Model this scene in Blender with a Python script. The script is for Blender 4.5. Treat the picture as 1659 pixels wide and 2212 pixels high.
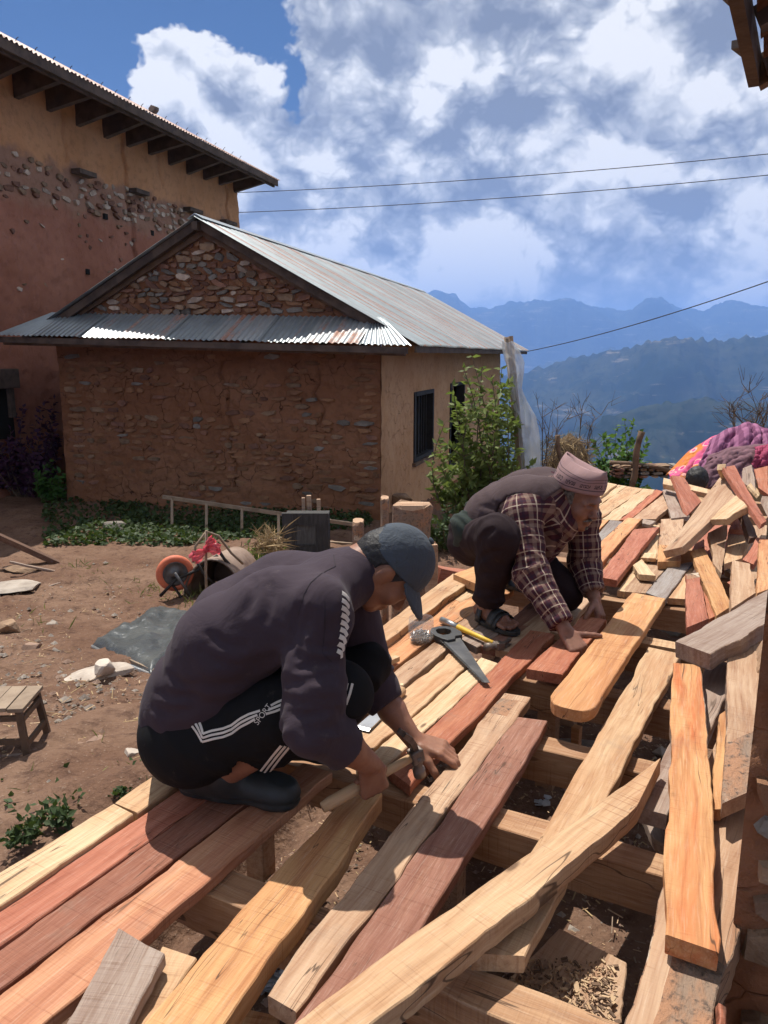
import bpy, bmesh, math, random
import numpy as np
from mathutils import Vector, Matrix, Euler
for _o in list(bpy.data.objects): bpy.data.objects.remove(_o, do_unlink=True)
SC = bpy.context.scene
COL = SC.collection
R = math.radians
# ------------------------------------------------------------------ camera
PITCH = R(11.5); CAMH = 1.08; FOC = 1661.7
cd = bpy.data.cameras.new('camera'); CAM = bpy.data.objects.new('camera', cd); COL.objects.link(CAM)
cd.sensor_fit = 'VERTICAL'; cd.sensor_height = 36.0; cd.lens = 36.0*FOC/2212
cd.clip_start = 0.05; cd.clip_end = 60000
CAM.location = (0, 0, CAMH); CAM.rotation_euler = (R(90)-PITCH, 0, 0)
SC.camera = CAM
# ------------------------------------------------------------------ light
SUNV = Vector((-0.18, 0.43, 1.0)).normalized()
SUN_EL = math.asin(SUNV.z); SUN_ROT = math.atan2(SUNV.x, SUNV.y)
sl = bpy.data.lights.new('sun', 'SUN'); SUN = bpy.data.objects.new('sun', sl); COL.objects.link(SUN)
sl.energy = 5.0; sl.angle = R(0.5); sl.color = (1.0, 0.95, 0.87)
SUN.rotation_euler = SUNV.to_track_quat('Z', 'Y').to_euler()
SC.view_settings.view_transform = 'Standard'; SC.view_settings.look = 'None'
SC.view_settings.exposure = 0.45; SC.view_settings.gamma = 1.0
SC.view_settings.use_curve_mapping = False
SC.cycles.use_denoising = True
SC.cycles.use_adaptive_sampling = True; SC.cycles.adaptive_threshold = 0.02
SC.cycles.max_bounces = 6; SC.cycles.diffuse_bounces = 2; SC.cycles.glossy_bounces = 3
SC.cycles.transmission_bounces = 6; SC.cycles.transparent_max_bounces = 12; SC.cycles.volume_bounces = 1
SC.cycles.caustics_reflective = False; SC.cycles.caustics_refractive = False

# ------------------------------------------------------------------ picture geometry -> world points
def ray(u, v):
    x = (u-829.5)/FOC; c = (1106-v)/FOC
    return np.array([x, math.cos(PITCH)+c*math.sin(PITCH), -math.sin(PITCH)+c*math.cos(PITCH)])
EYE = np.array([0, 0, CAMH])
def pz(u, v, z): d = ray(u, v); return EYE+d*(z-CAMH)/d[2]          # point at height z
def py(u, v, Y): d = ray(u, v); return EYE+d*Y/d[1]                  # point at distance Y
def pg(u, v, dz=0.0):                                               # point on the ground
    z = -0.5
    for _ in range(30):
        p = pz(u, v, z+dz); z = z*0.5+0.5*float(gz(p[0], p[1]))
    p[2] = z+dz
    return p

def pgv(U, V):                                                       # the same for many points
    U = np.asarray(U, float); V = np.asarray(V, float); x = (U-829.5)/FOC; c = (1106-V)/FOC
    D = np.stack([x, math.cos(PITCH)+c*math.sin(PITCH), -math.sin(PITCH)+c*math.cos(PITCH)], -1); z = np.full(U.shape, -0.5)
    for _ in range(25):
        P = EYE+D*((z-CAMH)/D[..., 2])[..., None]; z = 0.5*z+0.5*gz(P[..., 0], P[..., 1])
    P[..., 2] = z
    return P

# ------------------------------------------------------------------ noise
def _h(ix, iy, iz, s):
    n = (ix*374761393 + iy*668265263 + iz*2147483647 + s*1274126177) & 0xffffffff
    n = ((n ^ (n >> 13))*1274126177) & 0xffffffff
    n = ((n ^ (n >> 16))*2246822519) & 0xffffffff
    return ((n ^ (n >> 15)) & 0xffffff)/float(0xffffff)
def vnoise(x, y, z=0.0, s=0):
    x, y, z = np.broadcast_arrays(np.asarray(x, float), np.asarray(y, float), np.asarray(z, float))
    ix = np.floor(x).astype(np.int64); iy = np.floor(y).astype(np.int64); iz = np.floor(z).astype(np.int64)
    fx = x-ix; fy = y-iy; fz = z-iz
    fx = fx*fx*(3-2*fx); fy = fy*fy*(3-2*fy); fz = fz*fz*(3-2*fz)
    r = 0
    for dx in (0, 1):
        for dy in (0, 1):
            for dz in (0, 1):
                w = (fx if dx else 1-fx)*(fy if dy else 1-fy)*(fz if dz else 1-fz)
                r = r + w*_h(ix+dx, iy+dy, iz+dz, s)
    return r*2-1
def fbm(x, y, z=0.0, o=4, s=0):
    r = 0; a = 1.0; f = 1.0
    for k in range(o):
        r = r + a*vnoise(np.asarray(x)*f, np.asarray(y)*f, np.asarray(z)*f, s+k*17); a *= 0.5; f *= 2.03
    return r
def sstep(a, b, x): t = np.clip((np.asarray(x, float)-a)/(b-a), 0, 1); return t*t*(3-2*t)

# ------------------------------------------------------------------ nodes
class NT:
    def __init__(s, tree): s.t = tree; s.n = tree.nodes; s.l = tree.links
    def add(s, kind, ins=None, **props):
        n = s.n.new(kind)
        for k, v in props.items(): setattr(n, k, v)
        for k, v in (ins or {}).items(): s.put(n.inputs[k], v)
        return n
    def put(s, sock, v):
        if hasattr(v, 'is_output'): s.l.new(v, sock)
        else: sock.default_value = v
    def math(s, op, a, b=0.0, c=None, clamp=False):
        n = s.n.new('ShaderNodeMath'); n.operation = op; n.use_clamp = clamp
        s.put(n.inputs[0], a); s.put(n.inputs[1], b)
        if c is not None: s.put(n.inputs[2], c)
        return n.outputs[0]
    def vmath(s, op, a, b=(0, 0, 0)):
        n = s.n.new('ShaderNodeVectorMath'); n.operation = op
        s.put(n.inputs[0], a)
        if op == 'SCALE': s.put(n.inputs['Scale'], b)
        else: s.put(n.inputs[1], b)
        return n.outputs['Value'] if op in ('DOT_PRODUCT', 'LENGTH', 'DISTANCE') else n.outputs[0]
    def mix(s, f, a, b, mode='MIX'):
        n = s.n.new('ShaderNodeMix'); n.data_type = 'RGBA'; n.blend_type = mode
        s.put(n.inputs[0], f)
        for k, v in ((6, a), (7, b)):
            if not hasattr(v, 'is_output') and len(v) == 3: v = (*v, 1)
            s.put(n.inputs[k], v)
        return n.outputs[2]
    def ramp(s, f, stops, interp='LINEAR'):
        n = s.n.new('ShaderNodeValToRGB'); n.color_ramp.interpolation = interp
        e = n.color_ramp.elements
        while len(e) < len(stops): e.new(0.5)
        for k, (p, c) in enumerate(stops):
            e[k].position = p; e[k].color = (c, c, c, 1) if isinstance(c, (int, float)) else (*c, 1)
        s.put(n.inputs[0], f)
        return n.outputs[0]
    def noise(s, vec, scale, detail=4, rough=0.55, dist=0.0):
        return s.add('ShaderNodeTexNoise', {'Vector': vec, 'Scale': scale, 'Detail': detail, 'Roughness': rough, 'Distortion': dist}).outputs['Fac']
    def smooth(s, x, a, b):
        n = s.n.new('ShaderNodeMapRange'); n.interpolation_type = 'SMOOTHSTEP'
        s.put(n.inputs[0], x); n.inputs[1].default_value = a; n.inputs[2].default_value = b
        return n.outputs[0]
    def scale3(s, vec, sc): return s.vmath('MULTIPLY', vec, sc)
def new_mat(name):
    m = bpy.data.materials.new(name); m.use_nodes = True
    nt = NT(m.node_tree); b = nt.n['Principled BSDF']
    return m, nt, b
def bump(nt, b, h, strength=0.4, dist=0.01):
    n = nt.add('ShaderNodeBump', {'Strength': strength, 'Distance': dist, 'Height': h})
    nt.l.new(n.outputs[0], b.inputs['Normal']); return n
MATS = {}
def simple(name, c1, c2=None, scale=6.0, rough=0.8, bmp=0.3, bscale=40.0, bdist=0.01, metal=0.0, stretch=(1, 1, 1), world=False, spec=0.35, lo=0.35, hi=0.68, rnd=0.0):
    """two tones mixed by noise, fine relief; the everyday material"""
    m, nt, b = new_mat(name)
    co = nt.add('ShaderNodeNewGeometry').outputs['Position'] if world else nt.add('ShaderNodeTexCoord').outputs['Object']
    inf = nt.add('ShaderNodeObjectInfo')
    off = nt.vmath('SCALE', (31.0, 17.0, 53.0), inf.outputs['Random'])
    co = nt.scale3(nt.vmath('ADD', co, off), stretch)
    f = nt.smooth(nt.noise(co, scale, 6, 0.62), lo, hi)
    col = nt.mix(f, c1, c2 or tuple(x*0.6 for x in c1))
    if rnd:
        hs = nt.add('ShaderNodeHueSaturation', {'Color': col, 'Value': nt.math('MULTIPLY_ADD', inf.outputs['Random'], 2*rnd, 1-rnd)})
        col = hs.outputs[0]
    nt.put(b.inputs['Base Color'], col)
    b.inputs['Roughness'].default_value = rough; b.inputs['Metallic'].default_value = metal
    b.inputs['Specular IOR Level'].default_value = spec
    if bmp: bump(nt, b, nt.noise(co, bscale, 5, 0.6), bmp, bdist)
    MATS[name] = m
    return m

# ------------------------------------------------------------------ sky: Nishita blue with cumulus
W = bpy.data.worlds.new('World'); SC.world = W; W.use_nodes = True
def build_sky():
    nt = NT(W.node_tree); bg = nt.n['Background']
    sky = nt.add('ShaderNodeTexSky', sky_type='NISHITA')
    sky.sun_disc = False; sky.sun_elevation = SUN_EL; sky.sun_rotation = SUN_ROT
    sky.altitude = 1800; sky.air_density = 1.0; sky.dust_density = 0.3; sky.ozone_density = 2.2
    d = nt.vmath('NORMALIZE', nt.add('ShaderNodeTexCoord').outputs['Generated'])
    blue = nt.vmath('SCALE', nt.vmath('MULTIPLY', sky.outputs[0], (0.48, 0.76, 1.06)), 0.050)
    def pdir(u, v):
        r = ray(u, v); return tuple(r/np.linalg.norm(r))
    def blob(u, v, rad, soft=0.55):               # 1 inside, 0 outside, on the sky's sphere
        a = rad/FOC
        c = nt.vmath('DISTANCE', dwob, pdir(u, v))
        n = nt.n.new('ShaderNodeMapRange'); n.interpolation_type = 'SMOOTHSTEP'
        nt.put(n.inputs[0], c); n.inputs[1].default_value = a*1.35; n.inputs[2].default_value = a*soft
        return n.outputs[0]
    # shared wobble so that no blob keeps a round edge
    wn = nt.add('ShaderNodeTexNoise', {'Vector': d, 'Scale': 7.0, 'Detail': 5.0, 'Roughness': 0.6})
    wob = nt.vmath('SCALE', nt.vmath('SUBTRACT', wn.outputs['Color'], (0.5, 0.5, 0.5)), 0.16)
    dwob = nt.vmath('ADD', d, wob)
    dw = nt.vmath('ADD', d, nt.vmath('SCALE', wob, 0.30))
    def billow(off, octs):                        # heaped heads with creases between them, octave by octave
        v = nt.scale3(nt.vmath('ADD', dw, off), (1.0, 1.0, 1.30))
        acc = nt.math('MULTIPLY_ADD', nt.add('ShaderNodeTexNoise', {'Vector': v, 'Scale': 2.6, 'Detail': 2.0, 'Roughness': 0.5}).outputs['Fac'], 0.9, -0.13)
        for (sc, w) in octs:
            n = nt.add('ShaderNodeTexNoise', {'Vector': v, 'Scale': sc, 'Detail': 0.0}).outputs['Fac']
            acc = nt.math('MULTIPLY_ADD', nt.math('ABSOLUTE', nt.math('SUBTRACT', n, 0.5)), w, acc)
        return acc
    OC = [(5.2, 0.74), (11.5, 0.42), (26.0, 0.24), (56.0, 0.14), (118.0, 0.085)]
    n0 = billow((0.0, 0.0, 0.0), OC); n1 = billow((-0.014, 0.0, 0.038), OC[:4]); n2 = billow((-0.04, 0.0, 0.12), OC[:2])
    acc = n0
    for (u, v, rad, w) in SKY_BLOBS:
        acc = nt.math('MULTIPLY_ADD', blob(u, v, rad), w, acc)
    sepz = nt.add('ShaderNodeSeparateXYZ', {'Vector': d}).outputs['Z']
    acc = nt.math('ADD', acc, SKY_BIAS)
    cover = nt.smooth(acc, 0.455, 0.56)
    thick = nt.smooth(acc, 0.53, 0.85)
    lit = nt.math('ADD', nt.math('MULTIPLY', nt.math('SUBTRACT', n0, n1), 3.6), nt.math('MAXIMUM', nt.math('MINIMUM', nt.math('MULTIPLY', nt.math('SUBTRACT', n0, n2), 2.2), 0.22), -0.26))
    gray = 0.0
    for (u, v, rad, w) in SKY_GRAY:
        gray = nt.math('MULTIPLY_ADD', blob(u, v, rad, 0.2), w, gray)
    sh = nt.math('ADD', nt.math('ADD', 0.66, lit), nt.math('MULTIPLY', thick, -0.10))
    sh = nt.math('ADD', sh, nt.math('MULTIPLY_ADD', n0, 0.25, -0.12))
    sh = nt.math('SUBTRACT', sh, gray, clamp=True)
    ccol = nt.ramp(sh, [(0.0, (0.24, 0.26, 0.31)), (0.25, (0.35, 0.37, 0.42)), (0.5, (0.50, 0.515, 0.55)), (0.75, (0.72, 0.73, 0.745)), (1.0, (1.02, 1.0, 0.97))])
    horizon = nt.smooth(sepz, 0.02, 0.16)
    ccol = nt.mix(nt.math('MULTIPLY_ADD', horizon, -0.15, 0.15), ccol, (0.52, 0.61, 0.80))
    out = nt.mix(nt.math('MULTIPLY', cover, 0.97), blue, ccol)
    nt.l.new(out, bg.inputs['Color']); bg.inputs['Strength'].default_value = 0.76
# (picture x, picture y, radius, weight): where the cloud cover thickens or opens
SKY_BLOBS = [(440, 190, 115, 0.32), (300, 185, 115, 0.32), (330, 0, 180, -0.30), (60, 40, 230, -0.30), (500, 20, 140, -0.16), (590, 225, 75, -0.28), (580, 100, 55, -0.08), (220, 270, 120, -0.2), (480, 280, 60, -0.15), (760, 90, 170, 0.12), (900, 130, 240, 0.16),
             (1180, 170, 330, 0.30), (1570, 230, 240, 0.20), (1600, 60, 130, 0.14), (640, 430, 210, 0.24), (520, 320, 120, 0.16), (950, 415, 80, -0.14), (745, 255, 70, -0.30), (1060, 400, 140, -0.30), (1220, 390, 120, -0.22),
             (1040, 560, 330, 0.24), (1500, 500, 300, 0.26), (720, 560, 220, 0.2), (1400, 120, 80, -0.26), (1475, 70, 70, -0.26), (1360, 165, 50, -0.2), (1550, 660, 320, 0.22), (1000, 660, 300, 0.22), (890, 350, 100, 0.10)]
SKY_BIAS = 0.10
SKY_GRAY = [(1220, 160, 260, 0.13), (1160, 290, 170, 0.07), (1590, 470, 190, 0.18), (1480, 340, 150, 0.05), (1300, 610, 300, 0.06), (620, 400, 190, -0.10), (1060, 560, 170, -0.10), (820, 60, 140, -0.10), (1500, 250, 110, -0.10)]
build_sky()
W.cycles.sampling_method = 'MANUAL'; W.cycles.sample_map_resolution = 512

# ------------------------------------------------------------------ mesh builders
class MB:
    """collects faces; build() links them as one mesh object"""
    def __init__(s): s.v = []; s.f = []; s.m = []
    def add(s, vs, fs, mi=0):
        o = len(s.v); s.v.extend([tuple(map(float, p)) for p in vs]); s.f.extend([tuple(i+o for i in f) for f in fs]); s.m.extend([mi]*len(fs)); return s
    def box(s, c, size, rot=None, mi=0, taper=1.0):
        hx, hy, hz = size[0]/2, size[1]/2, size[2]/2
        vs = [Vector((x*hx*(taper if z > 0 else 1), y*hy*(taper if z > 0 else 1), z*hz)) for z in (-1, 1) for y in (-1, 1) for x in (-1, 1)]
        if rot is not None:
            M = rot if isinstance(rot, Matrix) else Euler(rot).to_matrix()
            vs = [M @ v for v in vs]
        return s.add([v+Vector(c) for v in vs], [(0, 2, 3, 1), (4, 5, 7, 6), (0, 1, 5, 4), (2, 6, 7, 3), (0, 4, 6, 2), (1, 3, 7, 5)], mi)
    def bar(s, a, b, w, h, up=(0, 0, 1), mi=0, taper=1.0):
        a = Vector(a); b = Vector(b); d = (b-a).normalized(); up = Vector(up)
        if abs(d.dot(up)) > 0.98: up = Vector((0, 1, 0))
        sx = d.cross(up).normalized(); sz = sx.cross(d)
        vs = []
        for p, k in ((a, 1), (b, taper)):
            for (i, j) in ((-1, -1), (1, -1), (1, 1), (-1, 1)): vs.append(p+sx*(i*w*k/2)+sz*(j*h*k/2))
        return s.add(vs, [(0, 3, 2, 1), (4, 5, 6, 7), (0, 1, 5, 4), (1, 2, 6, 5), (2, 3, 7, 6), (3, 0, 4, 7)], mi)
    def tube(s, pts, rad, n=8, cap=True, mi=0):
        pts = [Vector(p) for p in pts]; m = len(pts)
        if not hasattr(rad, '__len__'): rad = [rad]*m
        rings = []; ref = None
        for i in range(m):
            d = (pts[min(i+1, m-1)]-pts[max(i-1, 0)]).normalized()
            if ref is None or abs(d.dot(ref)) > 0.97: ref = Vector((0, 0, 1)) if abs(d.z) < 0.9 else Vector((1, 0, 0))
            x = d.cross(ref).normalized(); ref = x.cross(d).normalized()
            rings.append([pts[i]+(x*math.cos(2*math.pi*k/n)+ref*math.sin(2*math.pi*k/n))*rad[i] for k in range(n)])
        vs = [p for r in rings for p in r]; fs = []
        for i in range(m-1):
            for k in range(n):
                fs.append((i*n+k, i*n+(k+1) % n, (i+1)*n+(k+1) % n, (i+1)*n+k))
        if cap: fs.append(tuple(range(n-1, -1, -1))); fs.append(tuple((m-1)*n+k for k in range(n)))
        return s.add(vs, fs, mi)
    def lathe(s, prof, n=20, M=None, mi=0, closed=False):
        vs = [Vector((r*math.cos(2*math.pi*k/n), r*math.sin(2*math.pi*k/n), z)) for (r, z) in prof for k in range(n)]
        if M is not None: vs = [M @ v for v in vs]
        m = len(prof); fs = []
        for i in range(m if closed else m-1):
            for k in range(n):
                j = (i+1) % m
                fs.append((i*n+k, i*n+(k+1) % n, j*n+(k+1) % n, j*n+k))
        return s.add(vs, fs, mi)
    def prism(s, poly, depth, M=None, mi=0):
        """outline in local xy, extruded along z"""
        n = len(poly)
        vs = [Vector((x, y, 0)) for x, y in poly]+[Vector((x, y, depth)) for x, y in poly]
        if M is not None: vs = [M @ v for v in vs]
        return s.add(vs, [tuple(range(n-1, -1, -1)), tuple(range(n, 2*n))]+[(i, (i+1) % n, n+(i+1) % n, n+i) for i in range(n)], mi)
    def mesh(s, name):
        me = bpy.data.meshes.new(name); me.from_pydata(s.v, [], s.f); me.update()
        return me
    def build(s, name, mat, parent=None, smooth=False, loc=None, bevel=0.0):
        me = s.mesh(name)
        mats = mat if isinstance(mat, (list, tuple)) else [mat]
        for m in mats: me.materials.append(MATS[m] if isinstance(m, str) else m)
        if len(mats) > 1: me.polygons.foreach_set('material_index', s.m)
        if smooth: me.polygons.foreach_set('use_smooth', [True]*len(me.polygons))
        return link(name, me, parent, loc, bevel)
def link(name, me, parent=None, loc=None, bevel=0.0):
    o = bpy.data.objects.new(name, me); COL.objects.link(o)
    if parent is not None: o.parent = parent
    if loc is not None: o.location = loc
    if bevel:
        b = o.modifiers.new('bevel', 'BEVEL'); b.width = bevel; b.segments = 2; b.limit_method = 'ANGLE'
    return o
def thing(name, label, cat, loc=(0, 0, 0), rz=0.0, group=None, rot=None):
    o = bpy.data.objects.new(name, None); COL.objects.link(o)
    o.location = loc; o.rotation_euler = rot if rot is not None else (0, 0, rz); o.empty_display_size = 0.1
    return tag(o, label, cat, group)
def tag(o, label, cat, group=None):
    o['label'] = label; o['category'] = cat; o['kind'] = 'thing'
    if group: o['group'] = group
    return o
def struct(o, label=None):
    o['kind'] = 'structure'
    if label: o['label'] = label
    return o
def stuff(o, label=None, cat=None):
    o['kind'] = 'stuff'
    if label: o['label'] = label
    if cat: o['category'] = cat
    return o
def grid_mesh(name, P, mat, smooth=True, flip=False):
    """P: (m, n, 3) array of points"""
    m, n = P.shape[:2]
    me = bpy.data.meshes.new(name)
    i = np.arange((m-1)*(n-1)); a = (i//(n-1))*n+i % (n-1)
    q = np.stack([a, a+1, a+n+1, a+n], 1)
    if flip: q = q[:, ::-1]
    me.from_pydata(P.reshape(-1, 3).tolist(), [], q.tolist()); me.update()
    if smooth: me.polygons.foreach_set('use_smooth', [True]*len(me.polygons))
    for k in (mat if isinstance(mat, (list, tuple)) else [mat]): me.materials.append(MATS[k] if isinstance(k, str) else k)
    return me
RNG = random.Random(7)
# ------------------------------------------------------------------ the ground
def gz(x, y):
    x = np.asarray(x, float); y = np.asarray(y, float)
    # side of the terrace bank that runs along the left edge of the floor
    t = (x+0.82)*0.878-(y-1.45)*0.478          # >0 right of the platform's left edge
    yard = -0.30-0.60*sstep(2.0, 6.4, y)-0.08*sstep(6.0, 10.5, y)
    under = -0.40-0.02*y
    under = np.where(y > 6.0, -0.52-0.1*sstep(6, 9.0, y), under)
    far = sstep(4.6, 6.0, y-0.35*x)
    w = sstep(-0.10, 0.05, t+0.06*np.sin(y*3.1)+0.04*np.sin(x*9))*(1-0*far)
    edge = sstep(0.2, 1.4, x-0.283/0.959*(y-9.6))*sstep(3.0, 6.0, y)
    z = yard*(1-w)+under*w
    # bank lip and ditch by the platform
    z = z-0.20*np.exp(-((t+0.03)/0.12)**2)*sstep(3.0, 2.0, y)
    z = z+0.07*np.exp(-((t+0.34)/0.16)**2)*sstep(3.2, 2.0, y)
    # mound and hollow on the left
    z = z+0.10*np.exp(-((x+2.7)/0.5)**2-((y-4.6)/0.7)**2)-0.16*np.exp(-((x+2.15)/0.33)**2-((y-3.35)/0.28)**2)
    # the terrace ends behind the platform; the hill falls away
    e = y-(8.6+0.30*x)
    lx = (x+4.549)*0.9593-(y-10.929)*0.2825      # metres along the small house's front
    z = z-sstep(4.95, 5.9, lx)*(sstep(0.0, 2.0, e)*0.9+np.maximum(e-0.8, 0)*0.65)
    z = z-sstep(4.6, 5.0, lx)*np.maximum(y-10.2, 0)*0.75
    z = z-np.maximum(y-20.5, 0)*0.9
    return z
def build_ground():
    def sheet(name, xs, ys, amp):
        X, Y = np.meshgrid(xs, ys)
        Z = gz(X, Y)+amp*(0.020*fbm(X*2.2, Y*2.2, 0, 4, 3)+0.010*fbm(X*9, Y*9, 0, 3, 9)+0.012*np.abs(fbm(X*5, Y*5, 0, 3, 21)))
        return np.stack([X, Y, Z], -1)
    xs = np.concatenate([np.linspace(-14, -4.6, 24), np.arange(-4.5, 3.4, 0.035), np.linspace(3.5, 14, 24)])
    ys = np.concatenate([np.linspace(-5, 0.5, 10), np.arange(0.55, 7.6, 0.035), np.linspace(7.65, 13, 70), np.linspace(13.3, 60, 40)])
    m, nt, b = new_mat('dirt')
    p = nt.add('ShaderNodeNewGeometry').outputs['Position']
    n1 = nt.noise(p, 1.3, 5, 0.6); n2 = nt.noise(p, 14.0, 6, 0.7); n3 = nt.noise(p, 90.0, 4, 0.7)
    c = nt.mix(nt.smooth(n1, 0.35, 0.65), (0.145, 0.080, 0.052), (0.205, 0.125, 0.084))
    c = nt.mix(nt.smooth(n2, 0.45, 0.75), c, (0.075, 0.040, 0.028))
    c = nt.mix(nt.math('MULTIPLY', nt.smooth(n3, 0.58, 0.72), 0.35), c, (0.36, 0.26, 0.19))
    vo = nt.add('ShaderNodeTexVoronoi', {'Vector': p, 'Scale': 45.0}).outputs['Distance']
    c = nt.mix(nt.math('MULTIPLY', nt.smooth(vo, 0.22, 0.08), 0.35), c, (0.36, 0.27, 0.21))
    # the hillside below the terrace is grass and scrub
    sp = nt.add('ShaderNodeSeparateXYZ', {'Vector': p})
    c = nt.mix(nt.smooth(sp.outputs['Z'], -1.6, -3.2), c, (0.05, 0.075, 0.03))
    nt.put(b.inputs['Base Color'], c); b.inputs['Roughness'].default_value = 0.95; b.inputs['Specular IOR Level'].default_value = 0.15
    hgt = nt.math('ADD', nt.math('MULTIPLY', n2, 0.6), nt.math('MULTIPLY_ADD', n3, 0.35, nt.math('MULTIPLY', vo, -0.25)))
    bump(nt, b, hgt, 0.8, 0.03)
    MATS['dirt'] = m
    o = link('ground', grid_mesh('ground', sheet('g', xs, ys, 1.5), 'dirt')); struct(o, 'reddish dirt yard sloping down to the houses')
build_ground()

# ------------------------------------------------------------------ valley and mountains: one sheet to the skyline
def build_mountains():
    az = np.radians(np.concatenate([np.linspace(-180, -46, 40), np.linspace(-45, 45, 620), np.linspace(46, 180, 40)]))
    rr = np.concatenate([np.geomspace(60, 700, 16), np.geomspace(740, 12500, 230)])
    A, RR = np.meshgrid(az, rr)
    def crest(pts):           # skyline given as picture points -> elevation angle over azimuth
        a = []; e = []
        for (u, v) in pts:
            d = ray(u, v); a.append(math.atan2(d[0], d[1])); e.append(math.atan2(d[2], math.hypot(d[0], d[1])))
        return np.interp(A, a, e)
    Xw = RR*np.sin(A); Yw = RR*np.cos(A)
    base = -420-0.16*np.minimum(RR, 2600)*0.3
    def ridge(r0, pts, near, far, amp, ns, seed):
        el = crest(pts)
        r = r0*(1+0.10*fbm(A*3.0+seed, 0*A, 0, 3, seed))
        top = CAMH+np.tan(el)*r
        n = fbm(Xw/ns, Yw/ns, 0, 6, seed)
        rn = 1-np.abs(fbm(Xw/(ns*1.3), Yw/(ns*1.3), 0, 5, seed+5))
        dist = np.abs(RR-r)
        fall = np.where(RR < r, near, far)*dist
        k = np.clip(dist/(0.12*r0), 0, 1)
        return top-fall+amp*k*(n*0.8+(rn-0.75)*0.8)
    far = ridge(9500, [(-600, 690), (300, 672), (800, 652), (905, 634), (945, 625), (985, 634), (1010, 660), (1060, 664), (1130, 652), (1180, 655), (1240, 650), (1290, 662), (1340, 670), (1385, 664), (1415, 652), (1440, 651), (1470, 664), (1520, 668), (1545, 652), (1580, 642), (1620, 652), (1659, 664), (1900, 650), (2600, 690)], 0.30, 0.5, 330, 900, 11)
    mid = ridge(3600, [(-600, 760), (700, 820), (1050, 812), (1140, 800), (1200, 781), (1250, 770), (1300, 760), (1380, 742), (1450, 727), (1500, 732), (1560, 735), (1659, 722), (1900, 700), (2600, 760)], 0.34, 0.45, 110, 380, 23)
    low = ridge(1700, [(-600, 1000), (900, 1010), (1150, 960), (1300, 900), (1400, 872), (1500, 858), (1600, 866), (1700, 850), (2000, 820), (2600, 900)], 0.42, 0.5, 55, 170, 37)
    Z = np.maximum(np.maximum(far, mid), np.maximum(low, base+25*fbm(Xw/300, Yw/300, 0, 4, 3)))
    Z = Z+np.where(RR > 900, 5.0, 2.0)*fbm(Xw/22, Yw/22, 0, 3, 51)*np.clip(RR/1500, 0.3, 2.2)
    # join to the hillside under the terrace
    w = sstep(60, 420, RR); Z = Z*w+(1-w)*(-28-0.5*(RR-60))
    global MTOP; MTOP = float(Z.max())+25
    m, nt, b = new_mat('mountain')
    p = nt.add('ShaderNodeNewGeometry').outputs['Position']
    a1 = nt.noise(p, 0.0035, 8, 0.62); a2 = nt.noise(p, 0.03, 5, 0.7); a3 = nt.noise(nt.scale3(p, (1, 1, 7)), 0.004, 6, 0.7, 0.4)
    c = nt.mix(nt.smooth(a1, 0.42, 0.58), (0.014, 0.024, 0.020), (0.040, 0.048, 0.034))
    c = nt.mix(nt.smooth(a3, 0.56, 0.66), c, (0.17, 0.15, 0.115))
    c = nt.mix(nt.smooth(a2, 0.5, 0.66), c, (0.010, 0.018, 0.014))
    nt.put(b.inputs['Base Color'], c); b.inputs['Roughness'].default_value = 1.0; b.inputs['Specular IOR Level'].default_value = 0.0
    MATS['mountain'] = m
    o = link('mountains', grid_mesh('mountains', np.stack([Xw, Yw, Z], -1), 'mountain', flip=True)); struct(o, 'hazy blue mountain ridges across the valley')
build_mountains()
def build_haze():
    mb = MB(); z0, z1 = -1300.0, MTOP; mb.box((0, 0, (z0+z1)/2), (25400, 25400, z1-z0))
    m = bpy.data.materials.new('haze'); m.use_nodes = True; nt = NT(m.node_tree)
    nt.n.remove(nt.n['Principled BSDF'])
    v = nt.add('ShaderNodeVolumePrincipled', {'Color': (0.27, 0.48, 0.98, 1), 'Density': 0.00015, 'Anisotropy': 0.25})
    nt.l.new(v.outputs[0], nt.n['Material Output'].inputs['Volume'])
    m.cycles.homogeneous_volume = True if hasattr(m.cycles, 'homogeneous_volume') else None
    MATS['haze'] = m
    o = mb.build('haze', 'haze'); stuff(o, 'blue haze filling the valley air', 'haze')
build_haze()
# ------------------------------------------------------------------ building materials
def mud_material(name, c1, c2, c3, crack=0.55, streak=False):
    m, nt, b = new_mat(name)
    p = nt.add('ShaderNodeTexCoord').outputs['Object']
    n1 = nt.noise(p, 1.1, 5, 0.6); n2 = nt.noise(p, 9.0, 6, 0.7); n3 = nt.noise(nt.scale3(p, (1, 1, 0.45 if streak else 1)), 38.0, 4, 0.7)
    c = nt.mix(nt.smooth(n1, 0.35, 0.65), c1, c2)
    c = nt.mix(nt.math('MULTIPLY', nt.smooth(n2, 0.45, 0.72), 0.65), c, c3)
    wv = nt.vmath('ADD', p, nt.vmath('SCALE', nt.add('ShaderNodeTexNoise', {'Vector': p, 'Scale': 5.0, 'Detail': 3.0}).outputs['Color'], 0.22))
    vo = nt.add('ShaderNodeTexVoronoi', {'Vector': wv, 'Scale': 4.6}, feature='DISTANCE_TO_EDGE').outputs['Distance']
    gate = nt.smooth(nt.noise(p, 2.3, 3), 0.42, 0.6)
    line = nt.math('MULTIPLY', nt.smooth(vo, 0.022, 0.004), gate)
    c = nt.mix(nt.math('MULTIPLY', line, crack), c, tuple(x*0.25 for x in c3))
    nt.put(b.inputs['Base Color'], c); b.inputs['Roughness'].default_value = 0.95; b.inputs['Specular IOR Level'].default_value = 0.12
    h = nt.math('ADD', nt.math('MULTIPLY', n2, 0.5), nt.math('MULTIPLY_ADD', n3, 0.35, nt.math('MULTIPLY', line, -0.8)))
    bump(nt, b, h, 0.75, 0.03); MATS[name] = m
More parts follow.
